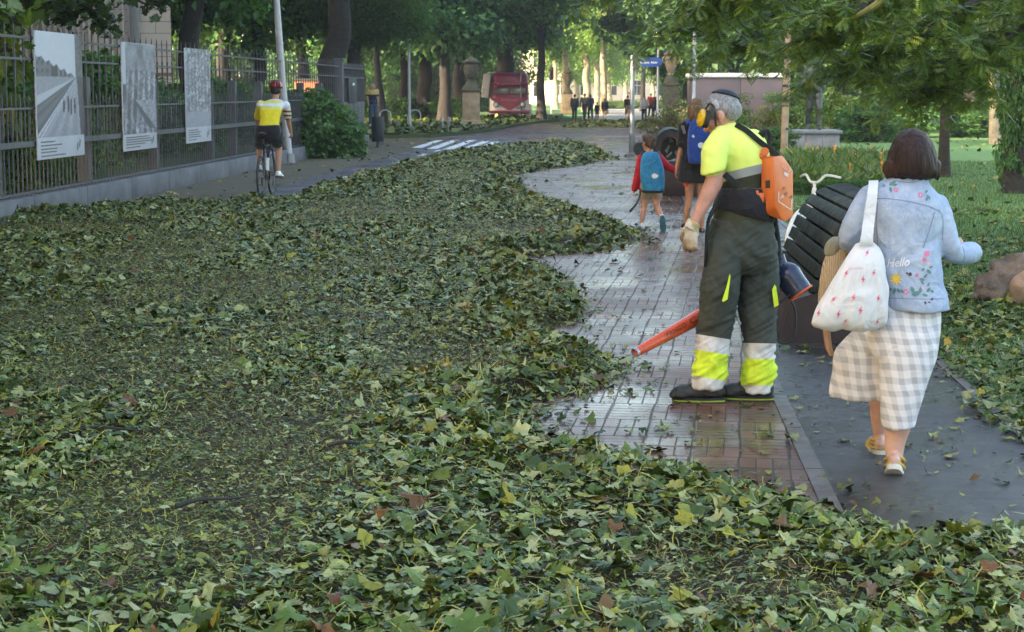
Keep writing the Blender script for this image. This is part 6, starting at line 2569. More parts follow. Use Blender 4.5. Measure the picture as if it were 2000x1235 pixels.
def worker():
    J = px_joints(WY, dict(pelvis=(1448, 470), chest=(1452, 330, 0.02), neck=(1425, 252, 0.0), head=(1409, 224, 0.0),
                           shL=(1398, 282, -0.10), shR=(1478, 288, 0.16), elL=(1401, 352, -0.13), elR=(1470, 380, 0.28), wrL=(1354, 437, -0.14), wrR=(1432, 452, 0.36),
                           hipL=(1408, 505, -0.02), hipR=(1476, 505, 0.03), knL=(1396, 625, -0.03), knR=(1482, 625, 0.03), anL=(1386, 757, -0.02), anR=(1482, 760, 0.04)))
    fwd = Vector((-0.80, 0.60, 0))
    toeL, toeR = Vector((-1, 0.05, 0)), Vector((-1, 0.12, 0))
    J['tdL'], J['tdR'] = toeL, toeR
    J['hdL'] = (P(1343, 500, WY - 0.14) - P(1354, 437, WY - 0.14))
    J['hnL'] = Vector((-0.5, -0.8, 0.1))
    f = Fig(J, fwd, 1.0, Vector((-0.84, 0.30, -0.45)), (-0.4, 0.15, 0.9))
    base = P(1428, 795, WY)
    t = None
    mb = MB()
    f.body(mb, hands=False, nofeet=True, w=0.74)
    # the left forearm keeps the photo's outline
    limb(mb, [P(1396, 345, WY - 0.13), P(1385, 377, WY - 0.135), P(1367, 412, WY - 0.14), P(1353, 440, WY - 0.14)], [0.045, 0.045, 0.035, 0.027], 14, 3)
    hand(mb, J['wrR'], Vector((-0.6, 0.1, -0.75)), Vector((0.2, 1, 0)), 1.0, 1.2, 1)
    hand(mb, J['wrL'], J['hdL'], J['hnL'], 0.96, 0.55, -1)
    body = mb.build('person', M['skin_red'], None, base, remesh=0.0075, relax=3)
    tag(body, 'grey haired man in bright yellow and dark green workwear bending over a blower tube', 'person')

    # trousers
    def ring(v, uL, uR, dep, dy=0.0, yaw=0.0):
        a, b = P(uL, v, WY + dy), P(uR, v, WY + dy)
        return ((a + b) / 2, (b - a).length / 2, dep, yaw)
    mb = MB()
    mb.loft([ring(428, 1392, 1507, 0.145), ring(465, 1382, 1514, 0.155), ring(495, 1380, 1517, 0.15), ring(520, 1384, 1513, 0.12), ring(535, 1400, 1500, 0.08)], 30, 3)
    mb.loft([ring(470, 1384, 1452, 0.12, -0.03), ring(520, 1376, 1448, 0.13, -0.05), ring(570, 1369, 1442, 0.125, -0.05), ring(605, 1366, 1437, 0.115, -0.04), ring(640, 1363, 1430, 0.105, -0.02), ring(662, 1362, 1424, 0.10, -0.02),
             ring(700, 1359, 1419, 0.10, -0.02), ring(725, 1353, 1419, 0.10, -0.02), ring(740, 1354, 1414, 0.095, -0.02), ring(756, 1351, 1409, 0.09, -0.02)], 26, 3)
    mb.loft([ring(470, 1446, 1515, 0.12, 0.04), ring(520, 1443, 1521, 0.13, 0.06), ring(570, 1441, 1520, 0.125, 0.06), ring(605, 1443, 1516, 0.115, 0.05), ring(640, 1449, 1513, 0.105, 0.04), ring(675, 1453, 1513, 0.10, 0.04),
             ring(710, 1453, 1514, 0.10, 0.04), ring(735, 1450, 1512, 0.10, 0.04), ring(748, 1450, 1507, 0.095, 0.04), ring(764, 1452, 1504, 0.09, 0.04)], 26, 3)
    # cargo pocket
    pk = MB()

    def trouser_t(me):
        c = coords(me)
        uv = np.array([PX(p) for p in c])
        left = uv[:, 0] < 1437
        v = uv[:, 1] - np.where(left, (uv[:, 0] - 1362) * 0.16, 17 + (uv[:, 0] - 1453) * 0.02)
        set_float(me, np.clip((v - 600) / 200, 0, 1), 'panel')

    def fold(p):
        u, v = PX(p)
        low = min(1, max(0, (v - 560) / 150))
        z = noise.noise(Vector((p.x * 9, p.y * 9, p.z * 15 + p.x * 10)))
        z2 = noise.noise(Vector((p.x * 5, p.y * 5, p.z * 26 - p.x * 14)))
        return 0.008 * z + (0.009 + 0.010 * low) * (0.45 - abs(z2)) * 1.3 + 0.004 * noise.noise(Vector((p.x * 30, p.y * 30, p.z * 22)))
    w0, w1, w2, w3 = (653 - 600) / 200, (683 - 600) / 200, (735 - 600) / 200, 1.0
    tm = banded('work_trousers', 'panel', [(0, (0.052, 0.060, 0.052)), (w0, (0.62, 0.62, 0.62)), (w1, (0.62, 0.80, 0.05)), (w2, (0.60, 0.59, 0.57))], 0.22, 0.35, 8)
    mb.build('trousers', tm, body, remesh=0.0075, relax=3, disp=fold, post=trouser_t)
    tb = bvh_of(body.children[0])
    # cargo pocket with its bright edge, and the second flap
    mb = MB()
    q = [(1367, 528), (1424, 524), (1420, 560), (1410, 590), (1366, 574)]
    pts = [hit(tb, u, v, 0.004) for u, v in q]
    if all(pts):
        off = ray(1395, 560).normalized() * -0.022
        mb.prism(pts, off)
        mb.build('cargo_pocket', cloth('pocket_cloth', (0.052, 0.060, 0.052), 0.2), body, remesh=0.008, relax=6)
    mb = MB()
    for q in (((1425, 535), (1427, 540), (1421, 585), (1413, 590), (1410, 588), (1419, 560)), ((1513, 556), (1516, 560), (1521, 596), (1512, 601), (1508, 566))):
        pts = [hit(tb, u, v, 0.027) or P(u, v, WY - 0.08) for u, v in q]
        mb = MB()
        mb.prism(pts, ray(1420, 560).normalized() * 0.012)
        mb.build('pocket_trim', cloth('hi_vis_trim', (0.62, 0.80, 0.05), 0.1), body, smooth=False)

    # shirt: bright yellow above, green below, a grey band between
    mb = MB()
    mb.loft([ring(445, 1388, 1508, 0.15), ring(425, 1394, 1506, 0.15), ring(400, 1400, 1500, 0.15), ring(365, 1408, 1498, 0.15, 0.02), ring(325, 1404, 1500, 0.165, 0.02), ring(290, 1392, 1502, 0.17, 0.02),
             ring(268, 1388, 1488, 0.155, 0.02), ring(254, 1395, 1470, 0.12, 0.01), ring(245, 1408, 1456, 0.09, 0.0), ring(240, 1416, 1446, 0.07, 0.0)], 32, 3, 2.2)
    limb(mb, [P(1411, 270, WY - 0.08), P(1398, 292, WY - 0.12), P(1392, 325, WY - 0.135)], [0.066, 0.072, 0.066], 16, 3)
    mb.loft([(P(1400, 285, WY - 0.11), 0.070, 0.070, 0), (P(1394, 315, WY - 0.13), 0.069, 0.072, 0), (P(1392, 338, WY - 0.14), 0.066, 0.072, 0, 0.25, 0)], 22, 2)
    limb(mb, [P(1470, 275, WY + 0.12), P(1478, 300, WY + 0.18), P(1474, 345, WY + 0.24)], [0.068, 0.072, 0.066], 16, 3)

    def shirt_t(me):
        c = coords(me)
        uv = np.array([PX(p) for p in c])
        v = uv[:, 1] + (uv[:, 0] - 1416) * 0.24
        sleeve = (uv[:, 0] < 1417) & (uv[:, 1] < 356)
        v = np.where(sleeve, np.minimum(v, 330), v)
        set_float(me, np.clip((v - 240) / 240, 0, 1), 'panel')
    sm = banded('work_shirt', 'panel', [(0, (0.74, 0.87, 0.19)), ((337 - 240) / 240, (0.30, 0.31, 0.31)), ((355 - 240) / 240, (0.042, 0.046, 0.026))], 0.06, 0.32, 5)

    def sfold(p):
        q = Vector((p.x * 4, p.y * 4, p.z * 9 + p.x * 7))
        return 0.007 * noise.noise(q) + 0.006 * (0.4 - abs(noise.noise(q * 1.9)))
    mb.build('shirt', sm, body, remesh=0.0085, relax=6, disp=sfold, post=shirt_t)

    # boots
    for sd, toe in (('L', toeL), ('R', toeR)):
        m = MB()
        a0 = Vector((J['an' + sd].x, J['an' + sd].y, 0.115))
        shoe(m, a0, toe, 0.30, 0.105, 0.058)
        m.ball(a0 + toe * 0.03 - Vector((0, 0, 0.035)), (0.10, 0.056, 0.055))
        m.ball(a0 + toe * 0.13 - Vector((0, 0, 0.058)), (0.085, 0.055, 0.045))
        m.tube([a0 + Vector((0.0, 0, 0.05)), a0 - Vector((0, 0, 0.03)), a0 - Vector((0, 0, 0.07))], [0.060, 0.062, 0.060], 16)
        b = m.build('boot', plain('boot_leather', (0.022, 0.021, 0.020), 0.6, 0.4, 18, 0.3, 60), body, remesh=0.007, relax=2, disp=lambda p: 0.004 * noise.noise(p * 22) + 0.003 * noise.noise(p * 55))
        m = MB()
        sole(m, Vector((J['an' + sd].x, J['an' + sd].y, 0.107)), toe, 0.268, 0.098, 0.048, 0.030)
        b2 = m.build('sole', M['black_rubber'], b)
        m = MB()
        sole(m, Vector((J['an' + sd].x, J['an' + sd].y, 0.112)), toe, 0.270, 0.095, 0.0490, 0.008)
        m.build('welt', plain('lime_rubber', (0.30, 0.38, 0.02), 0.5, 0.3, 20), b)
    # glove on the left hand
    m = MB()
    hand(m, J['wrL'], J['hdL'], J['hnL'], 1.08, 0.55, -1, 0.0105)
    d = (J['wrL'] - J['elL']).normalized()
    m.tube([J['wrL'] - d * 0.012, J['wrL'] + d * 0.035], [0.040, 0.036], 14)

    def glove_t(me):
        c = coords(me)
        uv = np.array([PX(p) for p in c])
        set_float(me, np.clip((uv[:, 1] - 430 - (uv[:, 0] - 1345) * 0.9) / 90, 0, 1), 'panel')
    gm = NT('soiled_glove')
    gc = gm.ramp(gm.math('ADD', gm.attr('panel').outputs['Fac'], gm.math('MULTIPLY', gm.math('SUBTRACT', gm.noise(26, 3), 0.5), 0.5)), [(0.02, (0.42, 0.34, 0.16)), (0.10, (0.56, 0.54, 0.49)), (0.42, (0.46, 0.41, 0.34)), (0.62, (0.26, 0.18, 0.12)), (1.0, (0.22, 0.15, 0.10))])
    gm.set(Base_Color=gc, Roughness=0.8)
    gm.bump(gm.noise(90, 3), 0.4, 0.006)
    m.build('glove', gm.m, body, remesh=0.0045, relax=2, post=glove_t)
    m = MB()
    hand(m, J['wrR'], Vector((-0.6, 0.1, -0.75)), Vector((0.2, 1, 0)), 1.08, 1.2, 1, 0.0105)
    m.build('glove', gm.m, body, remesh=0.005, relax=2, post=glove_t)
    # hair
    HR = f.HR
    m = MB()
    c = J['head']
    m.ball(Vector(c) + HR @ Vector((0, -0.014, 0.036)), (0.084, 0.104, 0.087), HR, 20, 14)
    m.ball(Vector(c) + HR @ Vector((0, -0.052, 0.002)), (0.076, 0.066, 0.066), HR, 18, 12)
    hm = NT('grey_hair')
    n_ = hm.n('ShaderNodeMapping')
    n_.inputs['Scale'].default_value = (160, 160, 18)
    hm.l(hm.coord(), n_.inputs[0])
    st = hm.noise(1.0, 3, 0.6, n_.outputs[0])
    hm.set(Base_Color=hm.ramp(hm.math('ADD', st, hm.math('MULTIPLY', hm.noise(14, 2), 0.3)), [(0.4, (0.05, 0.048, 0.05)), (0.62, (0.19, 0.185, 0.19)), (0.85, (0.38, 0.37, 0.37))]), Roughness=0.6)
    hm.bump(st, 0.5, 0.004)
    hm.m['m'] = 1
    m.build('hair', hm.m, body, remesh=0.006, relax=3)
    # dark band of the visor over the crown, and its clip
    cap = MB()
    pts = []
    for k in range(15):
        a = math.radians(-8 + 150 * k / 14)
        pts.append(Vector(c) + HR @ Vector((0, -0.014, 0.036)) + HR @ Vector((0, math.cos(a) * 0.110, math.sin(a) * 0.094)))
    R_ = HR @ Vector((1, 0, 0))
    vs, fs = [], []
    for k, p in enumerate(pts):
        ctr = Vector(c) + HR @ Vector((0, -0.014, 0.036))
        for j in range(9):
            b_ = math.radians(-34 + 68 * j / 8)
            r_ = (p - ctr)
            q = ctr + r_ * math.cos(b_) + R_ * (0.091 * math.sin(b_))
            vs.append(q)
            vs.append(ctr + (q - ctr) * 0.93)
    n = len(pts)
    for k in range(n - 1):
        for j in range(8):
            a_, b_ = (k * 9 + j) * 2, (k * 9 + j + 1) * 2
            c_, d_ = a_ + 18, b_ + 18
            fs += [(a_, b_, d_, c_), (a_ + 1, c_ + 1, d_ + 1, b_ + 1)]
    cap = MB()
    ctr = Vector(c) + HR @ Vector((0, -0.014, 0.036))
    axc = Vector((0.30, 0.10, 0.95)).normalized()
    RC = frame(Vector((-0.95, 0.2, 0.3)), axc)
    vs, fs = [], []
    NS, NR = 28, 8
    for rr_, in_ in ((1.0, 0), (0.93, 1)):
        for i in range(NR):
            th = 0.86 * i / (NR - 1)
            for j in range(NS):
                ph = 2 * math.pi * j / NS
                q = Vector((math.sin(th) * math.cos(ph), math.sin(th) * math.sin(ph), math.cos(th)))
                w_ = HR.transposed() @ (RC @ q)
                vs.append(ctr + HR @ Vector((w_.x * 0.093, w_.y * 0.113, w_.z * 0.097)) * rr_)
    for o_ in (0, NS * NR):
        for i in range(NR - 1):
            for j in range(NS):
                a_, b_ = o_ + i * NS + j, o_ + i * NS + (j + 1) % NS
                fs.append((a_, b_, b_ + NS, a_ + NS))
    for j in range(NS):
        a_, b_ = (NR - 1) * NS + j, (NR - 1) * NS + (j + 1) % NS
        fs.append((a_, b_, b_ + NS * NR, a_ + NS * NR))
    cap.add(vs, fs)
    cap.build('head_band', cloth('navy_band', (0.014, 0.018, 0.034), 0.2, 0.2, 8), body)
    m = MB()
    m.bbox(P(1399, 205, WY - 0.07), (0.032, 0.02, 0.05), 0.008, R=Matrix.Rotation(-0.5, 3, 'Y'))
    m.build('visor_clip', plain('clip_grey', (0.38, 0.38, 0.39), 0.4), body)
    # ear defenders: tilted yellow cup pushed forward of the ear, thin black strap behind it
    m = MB()
    cc = P(1370, 231, WY - 0.08)
    ax = Vector((-0.97, -0.14, 0.22)).normalized()
    A_ = ax.orthogonal().normalized()
    up_ = Vector((0.34, 0, 0.94))
    up_ = (up_ - ax * up_.dot(ax)).normalized()
    sd_ = ax.cross(up_)
    RR = Matrix((ax, sd_, up_)).transposed()
    m.ball(cc, (0.024, 0.032, 0.050), RR, 20, 14)
    cup = m.build('ear_defender', plain('yellow_plastic', (0.62, 0.36, 0.008), 0.3, 0.12, 10, 0.03, 40), body)
    m = MB()
    q = [cc - ax * 0.016 + (sd_ * math.cos(a) * 0.032 + up_ * math.sin(a) * 0.047) for a in [k * 2 * math.pi / 24 for k in range(24)]]
    m.prism(q, -ax * 0.024)
    m.build('cushion', M['black_rubber'], cup)
    m = MB()
    hz = Vector(c) + HR @ Vector((-0.0, 0.0, 0.0))
    m.tube([cc - ax * 0.01 + up_ * 0.05, P(1386, 203, WY - 0.085), P(1394, 208, WY - 0.09), P(1396.5, 222, WY - 0.095), P(1397.5, 240, WY - 0.085), P(1399, 246, WY - 0.075)], 0.0055, 8, 4)
    m.tube([P(1383, 204, WY - 0.085), P(1386, 201, WY - 0.05), P(1390, 199, WY + 0.02)], 0.006, 8, 3)
    m.build('head_strap', M['black_plastic'], body)
    # fine ear so that the photo's ear shows
    return body, J, tb


BODY, WJ, TB = worker()


def blower():
    base = P(1510, 433, WY)
    t = root('leaf_blower', (base.x, WY, base.z), 'orange backpack leaf blower with a red tube, strapped to the worker', 'leaf blower')
    orange = plain('blower_orange', (0.62, 0.135, 0.022), 0.42, 0.2, 5, 0.06, 50)
    yb = WY - 0.13
    # housing: a tapering box; the far face is narrower at top right
    fl = [(1486, 309), (1487, 415), (1500, 423)]
    side = [P(1486, 310, yb), P(1511, 312, yb - 0.05), P(1512.5, 372, yb - 0.055), P(1513, 402, yb - 0.055), P(1509, 415, yb - 0.05), P(1493, 417, yb - 0.01), P(1486, 405, yb)]
    back_top = [P(1511, 307, yb - 0.05), P(1531, 307, yb + 0.03), P(1548.5, 334, yb + 0.10), P(1549, 402, yb + 0.10), P(1548, 424, yb + 0.09), P(1533, 432, yb + 0.03), P(1512, 404, yb - 0.055)]
    m = MB()
    pts_near = [P(1486, 306, yb + 0.01), P(1487, 412, yb + 0.01), P(1494, 418, yb), P(1513, 404, yb - 0.055), P(1511, 308, yb - 0.05)]
    rings = []
    # hull of the measured corners, with the hidden side added behind
    hid = [P(1500, 308, yb + 0.24), P(1548, 336, yb + 0.26), P(1548, 424, yb + 0.26), P(1500, 418, yb + 0.24)]
    allp = pts_near + [P(1529, 305, yb + 0.02), P(1548.5, 334, yb + 0.10), P(1549, 408, yb + 0.10), P(1547, 424, yb + 0.09), P(1534, 433, yb + 0.02), P(1527, 430, yb + 0.0)] + hid
    bm = bmesh.new()
    for p in allp:
        bm.verts.new(p)
    bmesh.ops.convex_hull(bm, input=bm.verts[:])
    bmesh.ops.dissolve_limit(bm, angle_limit=math.radians(6), verts=bm.verts[:], edges=bm.edges[:])
    bmesh.ops.bevel(bm, geom=[e for e in bm.edges if len(e.link_faces) == 2], offset=0.007, segments=2, affect='EDGES', profile=0.6, clamp_overlap=True)
    bm.verts.index_update()
    m.add([v.co.copy() for v in bm.verts], [[v.index for v in f.verts] for f in bm.faces])
    bm.free()
    hs = m.build('housing', orange, t, sharp=40)
    hb = bvh_of(hs)
    m = MB()
    m.tube([P(1494, 296, yb - 0.02), P(1494, 296, yb + 0.05)], 0.022, 16)
    m.bbox(P(1488, 305, yb + 0.02), (0.05, 0.05, 0.035), 0.008)
    m.build('top_knob', orange, t)
    m = MB()
    m.bbox(P(1474, 388, yb + 0.0), (0.042, 0.06, 0.092), 0.012)
    m.bbox(P(1484, 387, yb + 0.0), (0.045, 0.05, 0.058), 0.01)
    m.build('side_clip', orange, t)
    m = MB()
    patch(m, hb, [(1495, 353), (1504, 352), (1504, 368), (1495, 368)], 0.004)
    m.build('opening', M['black_plastic'], t, smooth=False)
    m = MB()
    patch(m, hb, [(1532, 336), (1540.5, 340), (1539, 346), (1531, 342)], 0.004)
    for a, b_ in (((1521, 375), (1521, 394)), ((1521, 394), (1545, 410)), ((1545, 410), (1547, 388))):
        dx, dy = b_[0] - a[0], b_[1] - a[1]
        l_ = math.hypot(dx, dy)
        nx_, ny_ = -dy / l_ * 0.9, dx / l_ * 0.9
        patch(m, hb, [(a[0] - nx_, a[1] - ny_), (b_[0] - nx_, b_[1] - ny_), (b_[0] + nx_, b_[1] + ny_), (a[0] + nx_, a[1] + ny_)], 0.004)
    text_on(m, hb, 'No 2', 1527, 328, 6, 0.5, 0.004)
    text_on(m, hb, 'P', 1523, 388, 9, 0.5, 0.004)
    m.build('worn_sticker', plain('sticker_white', (0.62, 0.52, 0.48), 0.6, 0.3, 30), t, smooth=False)
    m = MB()
    text_on(m, hb, 'F', 1526, 372, 9, 0.5, 0.004)
    text_on(m, hb, 'R A', 1530, 381, 9, 0.55, 0.004)
    m.build('dark_marks', plain('grime', (0.20, 0.06, 0.03), 0.7, 0.3, 30), t, smooth=False)
    # harness: hip pad, shoulder strap, carrying loop
    m = MB()

    def rb(v, uL, uR, dep, ty=0.0):
        a, b_ = P(uL, v, WY), P(uR, v, WY)
        return ((a + b_) / 2, (b_ - a).length / 2, dep, 0, ty, 0)
    m.loft([rb(366, 1408, 1496, 0.157, 0.05), rb(376, 1404, 1500, 0.172, -0.05), rb(395, 1398, 1508, 0.176, -0.16), rb(410, 1394, 1512, 0.172, -0.24), rb(420, 1390, 1512, 0.155, -0.26)], 34, 3, 2.2)
    m.build('hip_pad', cloth('black_padding', (0.014, 0.014, 0.018), 0.3, 0.5, 12), t, remesh=0.009, relax=4, disp=folds(0.004, 14, (1, 1, 1)))
    m = MB()

    def strap(pts, w, th=0.006):
        for i in range(len(pts) - 1):
            a, b_ = pts[i], pts[i + 1]
            d = (b_ - a)
            R = Matrix((d.cross(Vector((0, 1, 0))).normalized(), d.normalized(), Vector((0, 1, 0)))).transposed()
            m.bbox((a + b_) / 2, (w, d.length * 1.06, th), 0.002, R=R)
    sp = [P(1437, 243, WY - 0.10), P(1458, 255, WY - 0.125), P(1480, 274, WY - 0.14), P(1502, 291, WY - 0.13), P(1518, 304, WY - 0.08)]
    strap([Vector(x) for x in catmull([np.array(p) for p in sp], 3)], 0.030)
    web = cloth('strap_web', (0.016, 0.018, 0.018), 0.2, 0.2, 20)
    m.build('shoulder_strap', web, t)
    m = MB()
    sp = [P(1415, 340, WY - 0.155), P(1428, 352, WY - 0.165), P(1444, 364, WY - 0.17)]
    strap([Vector(x) for x in catmull([np.array(p) for p in sp], 3)], 0.034)
    m.build('side_strap', web, t)
    m = MB()
    m.tube([P(1480, 277, WY + 0.05), P(1488, 262, WY + 0.05), P(1499, 256, WY + 0.05), P(1503, 268, WY + 0.05), P(1500, 288, WY + 0.04)], [0.022, 0.020, 0.014, 0.012, 0.014], 10, 4)
    m.build('carry_loop', M['black_cloth'], t)
    # cable down the front of the thigh
    m = MB()
    m.tube([P(1400, 400, WY - 0.14), P(1386, 425, WY - 0.13), P(1381, 450, WY - 0.12), P(1379, 490, WY - 0.11), P(1377, 520, WY - 0.08)], [0.014, 0.011, 0.009, 0.009, 0.008], 10, 4)
    m.build('loose_strap', M['black_rubber'], t)
    # hose, elbow and tube
    m = MB()
    pa, pb_ = P(1512, 425, WY + 0.10), P(1520, 470, WY + 0.12)
    m.tube([pa, pb_, P(1522, 505, WY + 0.12)], [0.018, 0.014, 0.016], 10, 4)
    m.build('throttle_cable', M['black_rubber'], t)
    m = MB()
    e0, e1 = P(1524, 520, WY + 0.14), P(1562, 572, WY + 0.10)
    ax = (e1 - e0).normalized()
    m.tube([e0, e0.lerp(e1, 0.25), e0.lerp(e1, 0.62), e1], [0.042, 0.078, 0.076, 0.074], 26, 3)
    m.tube([P(1522, 498, WY + 0.16), P(1524, 520, WY + 0.14), P(1534, 535, WY + 0.13)], [0.030, 0.045, 0.06], 18, 3)
    m.build('fan_elbow', M['navy_plastic'], t)
    m = MB()
    m.torus(e1 + ax * 0.006, 0.073, 0.0065, ax, 30, 8)
    m.build('orange_rim', plain('rim_orange', (0.55, 0.09, 0.02), 0.4), t)
    m = MB()
    m.tube([P(1546, 570, WY + 0.06), P(1538, 580, WY + 0.05), P(1523, 592, WY + 0.05)], 0.004, 6, 3)
    m.tube([P(1512, 652, WY + 0.08), P(1520, 666, WY + 0.08), P(1534, 671, WY + 0.08), P(1549, 660, WY + 0.08), P(1554, 635, WY + 0.08), P(1553, 605, WY + 0.08), P(1545, 588, WY + 0.08)], 0.0065, 8, 4)
    m.build('fuel_line', M['black_rubber'], t)
    m = MB()
    tip, mid, end = P(1239.5, 690, WY - 0.22), P(1366, 619, WY + 0.12), P(1512, 538, WY + 0.22)
    d = (mid - tip).normalized()
    m.tube([tip + d * 0.016, tip.lerp(mid, 0.5), mid, mid.lerp(end, 0.35)], [0.0245, 0.034, 0.041, 0.044], 26, 3)
    tube = m.build('tube', plain('tube_red', (0.55, 0.075, 0.022), 0.30, 0.18, 7, 0.05, 40), t)
    m = MB()
    m.tube([mid.lerp(end, 0.3), mid.lerp(end, 0.6), end, e0], [0.046, 0.046, 0.05, 0.05], 20, 3)
    m.build('flexible_hose', M['black_rubber'], t)
    m = MB()
    m.tube([tip, tip + d * 0.018], [0.0262, 0.0265], 26, cap=False)
    m.tube([tip + d * 0.018, tip], [0.0225, 0.0225], 26, cap=False)
    m.build('metal_tip', M['pale_metal'], t)
    b = bvh_of(tube)
    m = MB()
    ang = math.atan2(619 - 690, 1366 - 1239.5)
    text_on(m, b, 'FANCO', 1303, 658.5, 8.2, ang, 0.002, 0, 0.01, 1.15)
    text_on(m, b, 'C', 1349, 634, 11, ang, 0.002, 0, 0.01, 1.5)
    m.build('lettering', plain('tube_black', (0.03, 0.02, 0.02), 0.5, 0.2, 20), t, smooth=False)


blower()


# ------------------------------------------------------------------ the woman in the denim jacket
NY = 7.95


def woman():
    J = px_joints(NY, dict(pelvis=(1770, 590), chest=(1768, 430), neck=(1774, 358), head=(1781, 310), shL=(1708, 392, 0.0), shR=(1820, 408, 0.0),
                           elL=(1664, 466, 0.0), elR=(1854, 488, 0.0), wrL=(1672, 476, 0.16), wrR=(1880, 495, 0.08),
                           hipL=(1735, 620, 0), hipR=(1798, 620, 0), knL=(1714, 745, 0.24), knR=(1765, 745, -0.05), anL=(1717, 852, 0.40), anR=(1748, 896, -0.06)))
    fwd = Vector((0.10, 1, 0))
    J['aw'] = 0.8
    J['hdR'] = P(1893, 493, NY + 0.20) - P(1880, 495, NY + 0.08)
    J['tdL'] = Vector((0.06, 1, -0.05))
    J['tdR'] = Vector((0.25, 0.80, -0.55))
    J['tuR'] = Vector((0.1, 0.5, 0.84))
    f = Fig(J, fwd, 0.97)
    base = P(1748, 915, NY)
    base.z = 0
    mb = MB()
    f.body(mb, nofeet=True, w=0.88, curl=1.0)
    for sd in 'LR':
        shoe(mb, J['an' + sd], J['td' + sd], 0.22, 0.07, 0.036, J.get('tu' + sd, Vector((0, 0, 1))))
    limb(mb, [P(1766, 760, NY - 0.04), P(1757, 815, NY - 0.07), P(1748, 862, NY - 0.06), P(1747, 900, NY - 0.06)], [0.062, 0.063, 0.048, 0.036], 14, 3)
    body = mb.build('person', M['skin_pale'], None, base, remesh=0.0075, relax=3)
    tag(body, 'woman with a brown bob walking away in a pale denim jacket and checked skirt', 'person')

    def ring(v, uL, uR, dep, dy=0.0, yaw=0.0):
        a, b = P(uL, v, NY + dy), P(uR, v, NY + dy)
        return ((a + b) / 2, (b - a).length / 2, dep, yaw)
    # skirt: two swinging panels
    mb = MB()
    mb.loft([ring(560, 1722, 1822, 0.13), ring(600, 1708, 1835, 0.15), ring(650, 1694, 1832, 0.16), ring(690, 1690, 1826, 0.15)], 34, 3)
    mb.loft([ring(640, 1716, 1833, 0.14, -0.03), ring(690, 1714, 1827, 0.135, -0.05), ring(740, 1716, 1812, 0.125, -0.06), ring(790, 1719, 1795, 0.115, -0.07), ring(832, 1721, 1784, 0.105, -0.07)], 30, 3)
    mb.loft([ring(630, 1690, 1770, 0.13, 0.08), ring(680, 1636, 1770, 0.15, 0.12), ring(730, 1628, 1768, 0.15, 0.15), ring(774, 1621, 1762, 0.14, 0.17)], 30, 3)
    t = NT('checked_cotton')
    sx = t.n('ShaderNodeSeparateXYZ')
    t.l(t.coord(), sx.inputs[0])
    wob = t.math('MULTIPLY', t.math('SUBTRACT', t.noise(5, 2), 0.5), 0.05)

    def stripe(o, per):
        x = t.math('FRACT', t.math('MULTIPLY', t.math('ADD', o, wob), 1 / per))
        d = t.math('ABSOLUTE', t.math('SUBTRACT', x, 0.5))
        return t.maprange(d, 0.21, 0.27, 1.0, 0.0)
    xs = t.math('ADD', sx.outputs[0], t.math('MULTIPLY', sx.outputs[2], 0.22))
    both = t.math('ADD', stripe(xs, 0.052), stripe(sx.outputs[2], 0.058))
    col = t.ramp(t.math('MULTIPLY', both, 0.5), [(0.0, (0.66, 0.65, 0.68)), (0.5, (0.53, 0.53, 0.57)), (1.0, (0.38, 0.385, 0.42))])
    t.set(Base_Color=col, Roughness=0.9)
    t.b.inputs['Specular IOR Level'].default_value = 0.2
    t.bump(t.math('ADD', t.noise(9, 2, 0.5, dist=1.0), t.math('MULTIPLY', t.noise(400, 1), 0.03)), 0.3, 0.05)

    def sk(p):
        u, v = PX(p)
        low = min(1, max(0, (v - 600) / 150))
        return (0.003 + 0.010 * low) * noise.noise(Vector((p.x * 13 + p.z * 2.5, p.y * 11, p.z * 1.6))) + 0.004 * noise.noise(Vector((p.x * 9, p.y * 9, p.z * 9)))
    mb.build('skirt', t.m, body, remesh=0.0085, relax=6, disp=sk)

    # jacket
    mb = MB()
    mb.loft([ring(603, 1722, 1851, 0.165, -0.01), ring(585, 1718, 1848, 0.165, -0.01), ring(540, 1712, 1839, 0.155), ring(490, 1704, 1834, 0.15), ring(450, 1698, 1832, 0.145), ring(410, 1690, 1840, 0.145),
             ring(384, 1690, 1836, 0.125), ring(368, 1702, 1822, 0.105), ring(354, 1728, 1810, 0.085), ring(345, 1738, 1808, 0.075)], 36, 3, 2.5)
    mb.loft([ring(366, 1726, 1818, 0.09), ring(352, 1738, 1813, 0.085), ring(343, 1742, 1809, 0.082)], 28, 2)
    limb(mb, [P(1703, 386, NY), P(1681, 420, NY - 0.01), P(1662, 455, NY - 0.01), P(1663, 472, NY + 0.05), P(1672, 476, NY + 0.20)], [0.058, 0.060, 0.055, 0.050, 0.045], 18, 3)
    limb(mb, [P(1827, 402, NY), P(1841, 440, NY - 0.01), P(1851, 476, NY - 0.01), P(1862, 492, NY + 0.02), P(1880, 495, NY + 0.08), P(1894, 493, NY + 0.13)], [0.058, 0.058, 0.056, 0.048, 0.042, 0.041], 18, 3)
    mb.tube([P(1876, 495, NY + 0.07), P(1901, 493, NY + 0.15)], [0.044, 0.050], 18, 1)

    def jf(p):
        u, v = PX(p)
        q = Vector((p.x * 6, p.y * 6, p.z * 7 + p.x * 5))
        arm = 1.0 if (u < 1690 or u > 1842) else 0.45
        a = 0.008 * noise.noise(q) + 0.010 * arm * (0.4 - abs(noise.noise(Vector((p.x * 5 + 3, p.y * 5, p.z * 15 - p.x * 11)))))
        # the pulled crease from the right side to the waist
        d = abs((v - 475) + (u - 1820) * 0.55) / 10
        if 1745 < u < 1835 and d < 2:
            a -= 0.007 * math.exp(-d * d)
        return a
    t = NT('pale_denim')
    f1, f2 = t.noise(5, 4, 0.6), t.noise(26, 4, 0.7)
